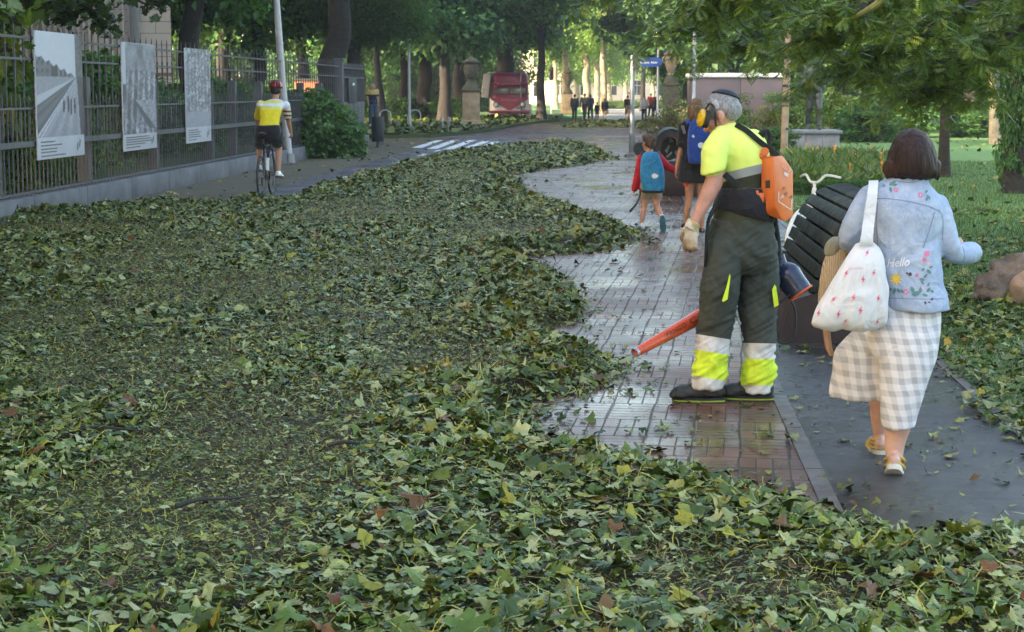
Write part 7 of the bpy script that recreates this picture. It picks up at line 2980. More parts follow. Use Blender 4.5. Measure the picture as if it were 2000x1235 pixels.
    col = t.ramp(t.math('ADD', t.math('MULTIPLY', f1, 0.6), t.math('MULTIPLY', f2, 0.4)), [(0.34, (0.27, 0.34, 0.49)), (0.5, (0.36, 0.43, 0.57)), (0.66, (0.47, 0.53, 0.64))])
    mpn = t.n('ShaderNodeMapping')
    mpn.inputs['Scale'].default_value = (500, 500, 60)
    t.l(t.coord(), mpn.inputs[0])
    wv = t.noise(1.0, 1, 0.5, mpn.outputs[0])
    col = t.mix(1.0, col, t.ramp(wv, [(0.3, (0.86, 0.87, 0.9)), (0.7, (1, 1, 1))]), 'MULTIPLY')
    t.set(Base_Color=col, Roughness=0.9)
    t.b.inputs['Specular IOR Level'].default_value = 0.2
    t.bump(t.math('ADD', t.math('MULTIPLY', t.noise(9, 2, 0.5, dist=1.5), 1.0), t.math('MULTIPLY', wv, 0.05)), 0.3, 0.05)
    jk = mb.build('jacket', t.m, body, remesh=0.0085, relax=5, disp=jf)
    jb = bvh_of(jk)
    # seams
    seam = plain('denim_seam', (0.17, 0.21, 0.36), 0.9, 0.2, 40)
    m = MB()

    def line(pts, w=1.6):
        q = [np.array(p, float) for p in pts]
        q = catmull(q, 6)
        for i in range(len(q) - 1):
            a, b = q[i], q[i + 1]
            d = b - a
            n_ = np.array([-d[1], d[0]]) / (np.hypot(*d) + 1e-9) * w / 2
            pts4 = [hit(jb, *(a - n_), 0.002), hit(jb, *(b - n_), 0.002), hit(jb, *(b + n_), 0.002), hit(jb, *(a + n_), 0.002)]
            if all(pts4) and max((pts4[0] - x).length for x in pts4) < 0.05:
                m.add(pts4, [(0, 1, 2, 3)])
    line([(1697, 390), (1730, 388), (1775, 394), (1815, 404), (1838, 415)])
    line([(1714, 396), (1712, 440), (1716, 500), (1722, 560)], 1.2)
    line([(1826, 414), (1815, 450), (1803, 485)], 1.2)
    line([(1726, 582), (1780, 584), (1845, 584)], 1.4)
    line([(1745, 352), (1775, 357), (1806, 351)], 1.4)
    line([(1834, 410), (1842, 430), (1840, 470)], 1.2)
    line([(1880, 481), (1884, 497), (1882, 513)], 1.3)
    m.build('seams', seam, jk, smooth=False)
    # embroidery
    pink = plain('thread_pink', (0.62, 0.16, 0.30), 0.8, 0.2, 80)
    palep = plain('thread_pale', (0.72, 0.42, 0.46), 0.8, 0.2, 80)
    green = plain('thread_green', (0.10, 0.21, 0.20), 0.8, 0.2, 80)
    yellow = plain('thread_yellow', (0.75, 0.50, 0.07), 0.8, 0.2, 80)
    white = plain('thread_white', (0.72, 0.70, 0.70), 0.8, 0.1, 80)
    dark = plain('thread_dark', (0.06, 0.05, 0.07), 0.8, 0.2, 80)

    def flower(m, u, v, r, n=6, a0=0.0, sq=1.0):
        q = []
        for k in range(n * 4):
            a = 2 * math.pi * k / (n * 4) + a0
            rr = r * (0.72 + 0.28 * math.cos(k * math.pi / 2))
            q.append((u + rr * math.cos(a), v + rr * sq * math.sin(a)))
        patch(m, jb, q, 0.003)

    def leafp(m, u, v, L, a, w=0.24):
        ca, sa = math.cos(a), math.sin(a)
        q = []
        for x, y in ((0, 0), (0.3, w), (0.65, w * 0.9), (1, 0), (0.65, -w * 0.9), (0.3, -w)):
            q.append((u + (x * ca - y * sa) * L, v + (x * sa + y * ca) * L))
        patch(m, jb, q, 0.003)
    m = MB()
    for q in ((1750, 371, 6), (1798, 381, 6), (1769, 570, 6.5), (1806, 507, 6), (1791, 538, 5)):
        flower(m, *q)
    leafp(m, 1806, 500, 13, -0.8, 0.4)
    m.build('pink_flowers', pink, jk, smooth=False)
    m = MB()
    for q in ((1803, 563, 4), (1814, 515, 4), (1800, 512, 3.5)):
        flower(m, *q, 5)
    for q in ((1750, 371), (1798, 381), (1769, 570)):
        flower(m, q[0], q[1], 2.4, 5)
    m.build('pale_flowers', palep, jk, smooth=False)
    m = MB()
    flower(m, 1750, 545, 13.5, 9)
    m.build('yellow_flower', yellow, jk, smooth=False)
    m = MB()
    for q in ((1736, 362, 16, -0.5), (1730, 364, 13, 3.5), (1738, 365, 12, 1.3), (1744, 362, 10, -0.2), (1806, 377, 9, -0.7), (1810, 381, 12, 0.9), (1812, 384, 10, 1.9),
              (1748, 562, 14, 1.8), (1742, 563, 12, 2.5), (1752, 563, 11, 1.1), (1739, 570, 9, 3.0), (1757, 566, 11, 0.6), (1780, 577, 20, -0.35), (1786, 572, 15, -2.1), (1797, 573, 13, -1.5),
              (1801, 575, 12, 0.3), (1810, 571, 12, -0.9), (1795, 545, 12, 0.2), (1799, 548, 10, 1.0), (1804, 543, 11, -0.8), (1810, 527, 12, 0.7), (1806, 524, 9, 2.4), (1815, 523, 8, -0.3), (1812, 560, 9, -1.2), (1818, 566, 8, 0.8)):
        leafp(m, *q)
    m.build('green_leaves', green, jk, smooth=False)
    m = MB()
    text_on(m, jb, 'Hello', 1731, 522, 17, -0.06, 0.003, 0.35, 0.012, 0.86)
    m.build('lettering', white, jk, smooth=False)
    m = MB()
    leafp(m, 1776, 540, 9, -1.2, 0.4)
    leafp(m, 1774, 536, 6, -2.4, 0.3)
    leafp(m, 1805, 589, 7, 0.8, 0.3)
    leafp(m, 1818, 587, 7, -0.8, 0.3)
    leafp(m, 1812, 590, 6, 0.2, 0.25)
    m.build('dark_marks', dark, jk, smooth=False)

    # hair: a bob that flips out at the ends
    hm = NT('brown_hair')
    n_ = hm.n('ShaderNodeMapping')
    n_.inputs['Scale'].default_value = (150, 150, 9)
    hm.l(hm.coord(), n_.inputs[0])
    st = hm.noise(1.0, 4, 0.65, n_.outputs[0])
    hm.set(Base_Color=hm.ramp(hm.math('ADD', hm.math('MULTIPLY', st, 0.7), hm.math('MULTIPLY', hm.noise(6, 2), 0.3)), [(0.38, (0.010, 0.005, 0.005)), (0.54, (0.034, 0.016, 0.012)), (0.72, (0.105, 0.052, 0.034))]), Roughness=0.55)
    hm.b.inputs['Specular IOR Level'].default_value = 0.25
    hm.bump(st, 0.6, 0.006)
    mb = MB()
    mb.loft([ring(352, 1743, 1812, 0.07, 0.0), ring(344, 1733, 1828, 0.10, -0.01), ring(335, 1729, 1833, 0.115, -0.01), ring(315, 1733, 1829, 0.12, -0.01), ring(295, 1738, 1825, 0.12, 0), ring(275, 1747, 1817, 0.11, 0.01), ring(259, 1760, 1803, 0.08, 0.02), ring(252, 1772, 1792, 0.04, 0.02)], 36, 4, 2.1)
    for (u, v, u2, v2) in ((1738, 325, 1727, 342), (1738, 332, 1731, 349), (1827, 325, 1836, 347), (1825, 333, 1832, 351), (1760, 340, 1757, 354), (1785, 342, 1787, 356), (1805, 342, 1809, 354)):
        mb.tube([P(u, v, NY - 0.04), P(u2, v2, NY - 0.05)], [0.030, 0.006], 8, 1, True, True)

    def hd_(p):
        u, v = PX(p)
        return 0.007 * noise.noise(Vector((p.x * 40, p.y * 40, p.z * 3))) + 0.004 * noise.noise(Vector((p.x * 110, p.y * 110, p.z * 6)))
    mb.build('hair', hm.m, body, remesh=0.007, relax=4, disp=hd_)
    # single strands that break the outline
    hb = bvh_of(body.children[-1])
    rr = random.Random(3)
    m = MB()
    for i in range(260):
        ut = rr.uniform(1752, 1812)
        ub = 1781 + (ut - 1781) * rr.uniform(1.45, 1.75)
        vt, vb = rr.uniform(256, 290), rr.uniform(322, 346)
        q = []
        for k in range(7):
            f_ = k / 6
            u_, v_ = ut + (ub - ut) * f_ ** 0.6 + rr.uniform(-0.8, 0.8), vt + (vb - vt) * f_
            p = hit(hb, u_, v_, 0.003)
            if p is not None:
                q.append(p)
        if len(q) < 5:
            continue
        if rr.random() < 0.5:
            s_ = 1 if ub > 1781 else -1
            e = q[-1]
            q += [e + Vector((0.006 * s_, -0.01, -0.012)), e + Vector((0.018 * s_ + rr.uniform(-.008, .008), -0.018, -0.022))]
        m.tube(q, [0.0022] * (len(q) - 2) + [0.0016, 0.0006], 5, 2)
    m.build('loose_strands', hm.m, body.children[-1])
    # sandals
    strap_m = plain('mustard_leather', (0.52, 0.33, 0.06), 0.6, 0.2, 20)
    sole_m = plain('pale_sole', (0.60, 0.56, 0.48), 0.7, 0.2, 20)
    for sd in 'LR':
        td, tu = J['td' + sd], J.get('tu' + sd, Vector((0, 0, 1)))
        m = MB()
        sole(m, J['an' + sd], td, 0.235, 0.080, 0.042, 0.026, tu)
        s_ = m.build('sandal', sole_m, body)
        m = MB()
        d = Vector(td).normalized()
        sdv = d.cross(tu).normalized()
        u_ = sdv.cross(d)
        a = J['an' + sd]
        for (z, y, rx, ry) in ((-0.012, -0.008, 0.041, 0.046), (-0.048, -0.012, 0.041, 0.052)):
            q = [a + u_ * z + d * (y + ry * math.sin(k / 16 * 6.2832)) + sdv * rx * math.cos(k / 16 * 6.2832) for k in range(17)]
            m.tube(q, 0.0085, 6, 1)
        for y in (0.075, 0.12):
            q = [a + d * y + sdv * 0.043 * math.cos(k / 8 * math.pi) + u_ * (-0.075 + 0.052 * math.sin(k / 8 * math.pi)) for k in range(9)]
            m.tube(q, 0.009, 6, 1)
        m.build('strap', strap_m, s_)
    return body, J


NBODY, NJ = woman()


def tote():
    b = P(1668, 640, NY)
    t = root('tote_bag', b, 'white cloth tote bag with pink lightning bolts on the woman\'s shoulder', 'tote bag')
    yb = NY - 0.17

    def ring(v, uL, uR, dep, dy=0.0):
        a, b_ = P(uL, v, yb + dy), P(uR, v, yb + dy)
        return ((a + b_) / 2, (b_ - a).length / 2, dep, 0.10)
    mb = MB()
    mb.loft([ring(646, 1612, 1712, 0.035, 0.02), ring(636, 1586, 1728, 0.060, 0.01), ring(615, 1590, 1733, 0.072), ring(580, 1606, 1734, 0.075), ring(545, 1626, 1733, 0.068), ring(510, 1648, 1728, 0.055), ring(488, 1662, 1719, 0.040, 0.02), ring(474, 1672, 1707, 0.024, 0.04)], 36, 4, 2.8)

    def fd(p):
        u, v = PX(p)
        k = max(0, min(1, (v - 470) / 170))
        conv = (u - 1694) / max(20, (v - 440))
        return 0.010 * (0.35 + k) * noise.noise(Vector((conv * 11, p.y * 4, 2.0 + p.z))) + 0.005 * noise.noise(Vector((p.x * 12, p.y * 12, p.z * 12)))
    cl = cloth('white_canvas', (0.66, 0.65, 0.67), 0.06, 0.35, 8)
    bg = mb.build('bag', cl, t, remesh=0.0075, relax=6, disp=fd)
    bb = bvh_of(bg)
    m = MB()

    def bolt(u, v, s, a):
        ca, sa = math.cos(a), math.sin(a)
        q = [(0.25, -1.0), (-0.45, 0.12), (-0.05, 0.10), (-0.30, 1.0), (0.42, -0.18), (0.04, -0.16)]
        patch(m, bb, [(u + (x * ca - y * sa) * s, v + (x * sa + y * ca) * s) for x, y in q], 0.003)
    for (u, v, s, a) in ((1694, 494, 9, 0.25), (1653, 534, 9, 0.3), (1620, 560, 9, 0.4), (1628, 585, 9, 0.7), (1686, 546, 9, 0.0), (1667, 582, 10, 0.15), (1599, 612, 9, 0.05), (1638, 614, 10, 0.1), (1681, 607, 10, 0.05), (1716, 583, 8, 0.1), (1714, 629, 8, 0.2), (1651, 628, 7, 0.6), (1707, 533, 8, 0.2)):
        bolt(u, v, s, a)
    m.build('pink_bolts', plain('print_pink', (0.68, 0.12, 0.24), 0.8, 0.2, 60), t, smooth=False)
    m = MB()
    text_on(m, bb, 'amenec', 1657, 527, 5.2, -0.05, 0.003, 0, 0, 1.3)
    m.build('lettering', plain('print_pale_pink', (0.68, 0.36, 0.42), 0.8, 0.2, 60), t, smooth=False)
    # strap over the shoulder
    m = MB()
    pts = [(1692, 480, yb - 0.012), (1693, 465, yb - 0.02), (1697, 430, NY - 0.155), (1701, 400, NY - 0.145), (1704, 375, NY - 0.125), (1706, 360, NY - 0.07), (1706, 354, NY + 0.0), (1704, 368, NY + 0.09), (1700, 410, NY + 0.15), (1696, 470, NY + 0.12)]
    q = catmull([np.array(P(*p)) for p in pts], 4)
    W_ = np.interp(np.linspace(0, 1, len(q)), [0, 0.12, 0.5, 1], [0.036, 0.030, 0.024, 0.024])
    vs, fs = [], []
    for i, p in enumerate(q):
        p = Vector(p)
        d = Vector(q[min(i + 1, len(q) - 1)]) - Vector(q[max(i - 1, 0)])
        side = Vector((1, 0.1, 0.05)).normalized()
        n_ = d.cross(side).normalized()
        for s in (-1, 1):
            for o in (-1, 1):
                vs.append(p + side * W_[i] * s * 0.9 + n_ * 0.003 * o)
    for i in range(len(q) - 1):
        a, b_ = i * 4, i * 4 + 4
        fs += [(a, b_, b_ + 2, a + 2), (a + 1, a + 3, b_ + 3, b_ + 1), (a, a + 1, b_ + 1, b_), (a + 2, b_ + 2, b_ + 3, a + 3)]
    m.add(vs, fs)
    m.build('strap', cl, t)


tote()


def straw_bag():
    b = P(1625, 600, NY)
    t = root('straw_bag', b, 'beige woven bag and folded cloth held on the woman\'s left arm behind the tote', 'bag')
    yb = NY + 0.17

    def ring(v, uL, uR, dep):
        a, b_ = P(uL, v, yb), P(uR, v, yb)
        return ((a + b_) / 2, (b_ - a).length / 2, dep, 0)
    mb = MB()
    mb.loft([ring(606, 1600, 1690, 0.05), ring(585, 1598, 1700, 0.07), ring(545, 1602, 1705, 0.075), ring(510, 1611, 1700, 0.07), ring(485, 1622, 1690, 0.06), ring(470, 1630, 1680, 0.03)], 30, 3, 2.6)
    tm = NT('woven_straw')
    mp = tm.n('ShaderNodeMapping')
    mp.inputs['Scale'].default_value = (1, 1, 1)
    tm.l(tm.coord(), mp.inputs[0])
    wv = tm.n('ShaderNodeTexWave')
    wv.inputs['Scale'].default_value = 42
    wv.inputs['Distortion'].default_value = 3
    tm.l(mp.outputs[0], wv.inputs[0])
    tm.set(Base_Color=tm.ramp(tm.math('ADD', tm.math('MULTIPLY', wv.outputs['Fac'], 0.5), tm.math('MULTIPLY', tm.noise(90, 2), 0.5)), [(0.2, (0.28, 0.19, 0.11)), (0.6, (0.46, 0.34, 0.21)), (0.9, (0.56, 0.44, 0.30))]), Roughness=0.9)
    tm.bump(wv.outputs['Fac'], 0.6, 0.004)
    mb.build('woven_body', tm.m, t, remesh=0.009, relax=3, disp=folds(0.006, 8))
    mb = MB()
    mb.loft([ring(500, 1613, 1640, 0.05), ring(485, 1612, 1648, 0.06), ring(470, 1618, 1650, 0.055), ring(463, 1628, 1646, 0.03)], 20, 3)
    mb.build('folded_cloth', cloth('grey_olive_cloth', (0.24, 0.22, 0.16), 0.2), t, remesh=0.009, relax=3, disp=folds(0.008, 14))
    mb = MB()
    mb.tube([P(1612, 600, yb), P(1614, 640, yb), P(1618, 675, yb), P(1625, 694, yb)], [0.03, 0.018, 0.016, 0.012], 10, 3)
    mb.build('hanging_strap', plain('tan_strap', (0.34, 0.20, 0.11), 0.7), t)


straw_bag()


# ------------------------------------------------------------------ the other people
def shirt(f, mat, body, g=0.014, sleeve=1.0, hem=0.10, vox=0.012, name='shirt', extra=None, post=None, w=1.0, relax=4):
    J, k = f.J, f.k
    mb = MB()
    rr = f.torso_rings(g, w)
    rr[0] = (J['pelvis'] - Vector((0, 0, hem * k)), (0.155 * w + g * 1.3) * k, (0.112 * w + g * 1.3) * k, rr[0][3])
    mb.loft(rr, 26, 3)
    for sd in 'LR':
        a = f.arm_pts(sd)
        mb.ball(J['sh' + sd], 0.058 * k + g * k)
        r = [0.054 * k + g * k, 0.050 * k + g * k, 0.044 * k + g * k, 0.042 * k + g * k, 0.034 * k + g * k]
        if sleeve < 1:
            n = 2
            a = [a[0], a[0].lerp(a[2], sleeve * 0.5), a[0].lerp(a[2], sleeve)]
            r = r[:3]
        mb.tube(a, r, 14, 3, True, True) if sleeve >= 1 else mb.tube(a, r, 14, 3)
    if extra:
        extra(mb)
    return mb.build(name, mat, body, remesh=vox, relax=relax, disp=folds(0.006 * k, 9), post=post)


def trousers(f, mat, body, g=0.016, length=1.0, vox=0.012, name='trousers', w=1.0):
    J, k = f.J, f.k
    mb = MB()
    rr = f.torso_rings(g, w)
    yaw = rr[0][3]
    mb.loft([(J['pelvis'] + Vector((0, 0, 0.10 * k)), (0.148 * w + g) * k, (0.108 * w + g) * k, yaw), (J['pelvis'], (0.165 * w + g) * k, (0.122 * w + g) * k, yaw), (J['pelvis'] - Vector((0, 0, 0.10 * k)), (0.145 * w + g) * k, (0.11 * w + g) * k, yaw)], 24, 3)
    for sd in 'LR':
        p, r = f.leg_pts(sd), f.leg_rad(g, w)
        r = [r[0], r[1], r[2] + 0.006 * k, r[3], r[4] + 0.012 * k]
        if length < 1:
            q = catmull([np.array([*a, b]) for a, b in zip(p, r)], 6)
            q = q[:max(3, int(len(q) * length))]
            mb.tube([Vector(x[:3]) for x in q], [x[3] + 0.006 * k for x in q], 14, 1)
        else:
            mb.tube(p, r, 14, 4)
    return mb.build(name, mat, body, remesh=vox, relax=4, disp=folds(0.006 * k, 9, (1, 1, 1.5)))


def shoes(f, mat, body, sole_m=None, L=0.25, h=0.09, w=0.043, vox=0.010):
    J, k = f.J, f.k
    for sd in 'LR':
        td, tu = J.get('td' + sd, f.R @ Vector((0, 1, 0))), J.get('tu' + sd, Vector((0, 0, 1)))
        m = MB()
        shoe(m, J['an' + sd], td, L * 1.06 * k, h * 1.04 * k, w * 1.12 * k, tu)
        b = m.build('shoe', mat, body, remesh=vox, relax=2)
        if sole_m:
            m = MB()
            sole(m, J['an' + sd], td, L * 1.06 * k, h * k, w * 1.12 * k, 0.026 * k, tu)
            m.build('sole', sole_m, b)


def hair(f, mat, body, kind='short', vox=0.010):
    k = f.k * f.J.get('hs', 1.0)
    c, R = Vector(f.J['head']), f.HR

    def w(x, y, z):
        return c + R @ Vector((x * k, y * k, z * k))
    m = MB()
    m.ball(w(0, -0.014, 0.034), (0.086 * k, 0.106 * k, 0.092 * k), R, 18, 12)
    m.ball(w(0, -0.055, 0.0), (0.079 * k, 0.066 * k, 0.074 * k), R, 16, 12)
    if kind == 'bob':
        m.tube([w(0, -0.05, 0.02), w(0, -0.055, -0.06), w(0, -0.045, -0.15)], [0.088 * k, 0.092 * k, 0.070 * k], 16, 3)
        for s in (-1, 1):
            m.tube([w(0.066 * s, -0.01, 0.02), w(0.084 * s, -0.01, -0.06), w(0.078 * s, -0.02, -0.15)], [0.040 * k, 0.034 * k, 0.016 * k], 10, 3)
    if kind == 'bun':
        m.tube([w(0, -0.07, 0.0), w(0, -0.095, -0.045), w(0, -0.075, -0.085)], [0.07 * k, 0.05 * k, 0.02 * k], 14, 3)
        m.ball(w(0.02, -0.10, 0.045), (0.045 * k, 0.035 * k, 0.04 * k), R)
    if kind == 'long':
        m.tube([w(0, -0.06, 0.02), w(0, -0.085, -0.08), w(0, -0.08, -0.24)], [0.085 * k, 0.08 * k, 0.04 * k], 14, 3)

    def strands(p):
        return 0.007 * k * noise.noise(Vector((p.x * 60, p.y * 60, p.z * 7)))
    return m.build('hair', mat, body, remesh=vox, relax=2, disp=strands)


def hairmat(name, a, b):
    t = NT(name)
    mp = t.n('ShaderNodeMapping')
    mp.inputs['Scale'].default_value = (90, 90, 10)
    t.l(t.coord(), mp.inputs[0])
    st = t.noise(1.0, 4, 0.65, mp.outputs[0])
    t.set(Base_Color=t.ramp(st, [(0.35, a), (0.68, b)]), Roughness=0.6)
    t.b.inputs['Specular IOR Level'].default_value = 0.25
    t.bump(st, 0.6, 0.006)
    return t.m


HAIR_BLOND = hairmat('dark_blond_hair', (0.08, 0.048, 0.026), (0.32, 0.22, 0.13))
HAIR_BROWN = hairmat('hazel_hair', (0.025, 0.015, 0.010), (0.13, 0.08, 0.05))
HAIR_DARK = hairmat('dark_hair', (0.010, 0.008, 0.008), (0.04, 0.03, 0.026))


def backpack(name, label, Y, rings, mat, marks, cat='backpack', straps=None):
    """rings: (v, uL, uR, depth, dy)"""
    def ring(v, uL, uR, dep, dy=0.0):
        a, b = P(uL, v, Y + dy), P(uR, v, Y + dy)
        return ((a + b) / 2, (b - a).length / 2, dep, 0)
    rs = [ring(*r) for r in rings]
    t = root(name, rs[0][0], label, cat)
    m = MB()
    m.loft(rs, 30, 4, 3.2)
    o = m.build('bag', mat, t, remesh=0.010, relax=5, disp=folds(0.004, 11))
    b = bvh_of(o)
    m = MB()
    for q in marks:
        if q[0] == 'disc':
            _, u, v, r = q
            patch(m, b, [(u + r * math.cos(k / 16 * 6.283), v + r * 0.95 * math.sin(k / 16 * 6.283)) for k in range(16)], 0.004)
        elif q[0] == 'poly':
            patch(m, b, q[1], 0.004)
    m.build('emblem', plain(name + '_print', (0.62, 0.66, 0.70), 0.6, 0.1, 20), t, smooth=False)
    return t, o, b


# ---- the child in red
CY = 21.9


def child():
    J = px_joints(CY, dict(pelvis=(1270, 366), chest=(1272, 326), neck=(1269, 300), head=(1266.5, 279), shL=(1253, 310), shR=(1288, 310),
                           elL=(1246, 342), elR=(1304, 326), wrL=(1239, 369), wrR=(1319, 334, -0.02), hipL=(1261, 374), hipR=(1281, 374),
                           knL=(1258, 404, 0.03), knR=(1283, 402, 0.02), anL=(1253, 437, 0.05), anR=(1294, 428, -0.12)))
    J['hs'] = 1.25
    J['tdR'], J['tuR'] = Vector((0.10, 0.42, -0.90)), Vector((0.05, 0.90, 0.42))
    J['tdL'] = Vector((-0.15, 1, 0))
    f = Fig(J, Vector((0.05, 1, 0)), 0.70, Vector((-0.45, 0.88, 0)))
    base = G(1270, 450)
    mb = MB()
    f.body(mb)
    body = mb.build('person', M['skin'], None, base, remesh=0.0085, relax=2)
    tag(body, 'small child in a red top and beige shorts walking hand in hand with a woman', 'person')
    shirt(f, cloth('red_fleece', (0.42, 0.012, 0.022), 0.2, 0.4, 9), body, 0.024, 1.0, 0.06, 0.011, 'red_top')
    trousers(f, cloth('beige_cotton', (0.30, 0.25, 0.19), 0.15), body, 0.026, 0.30, 0.011, 'shorts')
    shoes(f, M['white_plastic'], body, plain('teal_sole', (0.05, 0.17, 0.22), 0.6), 0.27, 0.10, 0.047, 0.009)
    hair(f, HAIR_BROWN, body, 'bun', 0.010)
    t, o, b = backpack('blue_backpack', 'bright blue backpack with a white round emblem on the child\'s back', CY - 0.17,
                       [(375, 1262, 1292, 0.05), (371, 1255, 1297, 0.075), (350, 1251, 1298, 0.085), (328, 1250, 1296, 0.08), (309, 1252, 1290, 0.07), (301, 1256, 1286, 0.055), (297, 1262, 1281, 0.03)],
                       cloth('cyan_blue_nylon', (0.022, 0.19, 0.40), 0.2, 0.5, 12, 0.6), [('disc', 1278, 344, 5.2), ('poly', [(1282, 340), (1287, 344), (1281, 349)])])
    m = MB()
    patch(m, b, [(1262, 357), (1291, 353), (1291, 357), (1262, 361)], 0.004)
    m.build('print', plain('faint_print', (0.03, 0.10, 0.24), 0.6), t, smooth=False)
    m = MB()
    for u, s in ((1256, -1), (1285, 1)):
        m.tube([P(u, 303, CY - 0.10), P(u + s * 2, 299, CY - 0.02), P(u + s * 2, 305, CY + 0.08)], 0.018, 8, 3)
    m.tube([P(1251, 372, CY - 0.12), P(1249, 385, CY - 0.12), P(1243, 398, CY - 0.12), P(1230, 414, CY - 0.11)], [0.010, 0.010, 0.010, 0.017], 8, 3)
    m.build('straps', M['black_cloth'], t)
    m = MB()
    m.loft([((P(1253, 372, CY - 0.16) + P(1297, 372, CY - 0.16)) / 2, 0.15, 0.088, 0), ((P(1256, 377, CY - 0.16) + P(1294, 377, CY - 0.16)) / 2, 0.12, 0.07, 0)], 24, 2, 3)
    m.build('base_panel', M['black_cloth'], t)


child()

# ---- the woman holding the child's hand
W2 = 21.6


def second_woman():
    J = px_joints(W2, dict(pelvis=(1357, 330), chest=(1358, 270), neck=(1359, 234), head=(1361, 211), shL=(1338, 250), shR=(1381, 250),
                           elL=(1330, 292), elR=(1391, 292), wrL=(1322, 328, 0.0), wrR=(1390, 325, 0.1), hipL=(1347, 340), hipR=(1369, 340),
                           knL=(1346, 393, 0.02), knR=(1371, 395, 0.0), anL=(1338, 436, 0.06), anR=(1371, 446, -0.06)))
    J['hs'] = 1.05
    f = Fig(J, Vector((0.0, 1, 0)), 0.92, Vector((0.35, 0.93, 0)))
    base = G(1355, 455)
    mb = MB()
    f.body(mb, w=0.85)
    body = mb.build('person', M['skin_tan'], None, base, remesh=0.0095, relax=2)
    tag(body, 'woman with fair hair in a black jacket and shorts holding the child\'s hand', 'person')

    def flare(m):
        m.loft([(J['pelvis'] - Vector((0, 0, 0.16)), 0.205, 0.15, 0), (J['pelvis'] + Vector((0, 0, 0.0)), 0.19, 0.14, 0), (J['pelvis'] + Vector((0, 0, 0.15)), 0.165, 0.125, 0)], 24, 2)
    shirt(f, cloth('black_jersey', (0.012, 0.012, 0.015), 0.3, 0.4, 9), body, 0.026, 0.92, 0.10, 0.012, 'jacket', flare)
    trousers(f, M['black_cloth'], body, 0.03, 0.22, 0.012, 'shorts')
    shoes(f, plain('black_canvas', (0.02, 0.02, 0.022), 0.7), body, M['white_plastic'], 0.26, 0.09, 0.043)
    hair(f, HAIR_BLOND, body, 'bob', 0.010)
    m = MB()
    for q in ([(1334, 248), (1339, 262), (1342, 262), (1337, 246)],):
        m.tube([P(1333, 247, W2 - 0.06), P(1338, 262, W2 - 0.13)], [0.022, 0.018], 8)
    m.build('grey_stripe', cloth('grey_stripe', (0.15, 0.14, 0.16)), body)
    t, o, b = backpack('royal_blue_backpack', 'royal blue backpack with a white badge on the fair haired woman\'s back', W2 - 0.22,
                       [(320, 1350, 1384, 0.06), (315, 1344, 1388, 0.09), (285, 1343, 1390, 0.11), (260, 1344, 1390, 0.10), (242, 1348, 1384, 0.08), (234, 1354, 1380, 0.05)],
                       cloth('royal_nylon', (0.012, 0.055, 0.32), 0.2, 0.5, 12, 0.6), [('disc', 1369, 284, 6.0), ('poly', [(1351, 266), (1354, 263), (1357, 267), (1354, 270)])])
    m = MB()
    for u, s in ((1346, -1), (1378, 1)):
        m.tube([P(u, 244, W2 - 0.16), P(u + s * 2, 236, W2 - 0.04), P(u - s * 1, 240, W2 + 0.10)], 0.028, 8, 3)
    m.tube([P(1345, 290, W2 - 0.2), P(1340, 310, W2 - 0.1), P(1338, 318, W2 - 0.02)], 0.016, 8, 3)
    m.build('straps', cloth('royal_strap', (0.015, 0.05, 0.26)), t)
    m = MB()
    m.torus(P(1340, 360, W2 - 0.09), 0.025, 0.008, (0.2, 1, 0), 16, 6)
    m.build('red_tag', plain('red_tag', (0.5, 0.03, 0.03), 0.5), t)


second_woman()


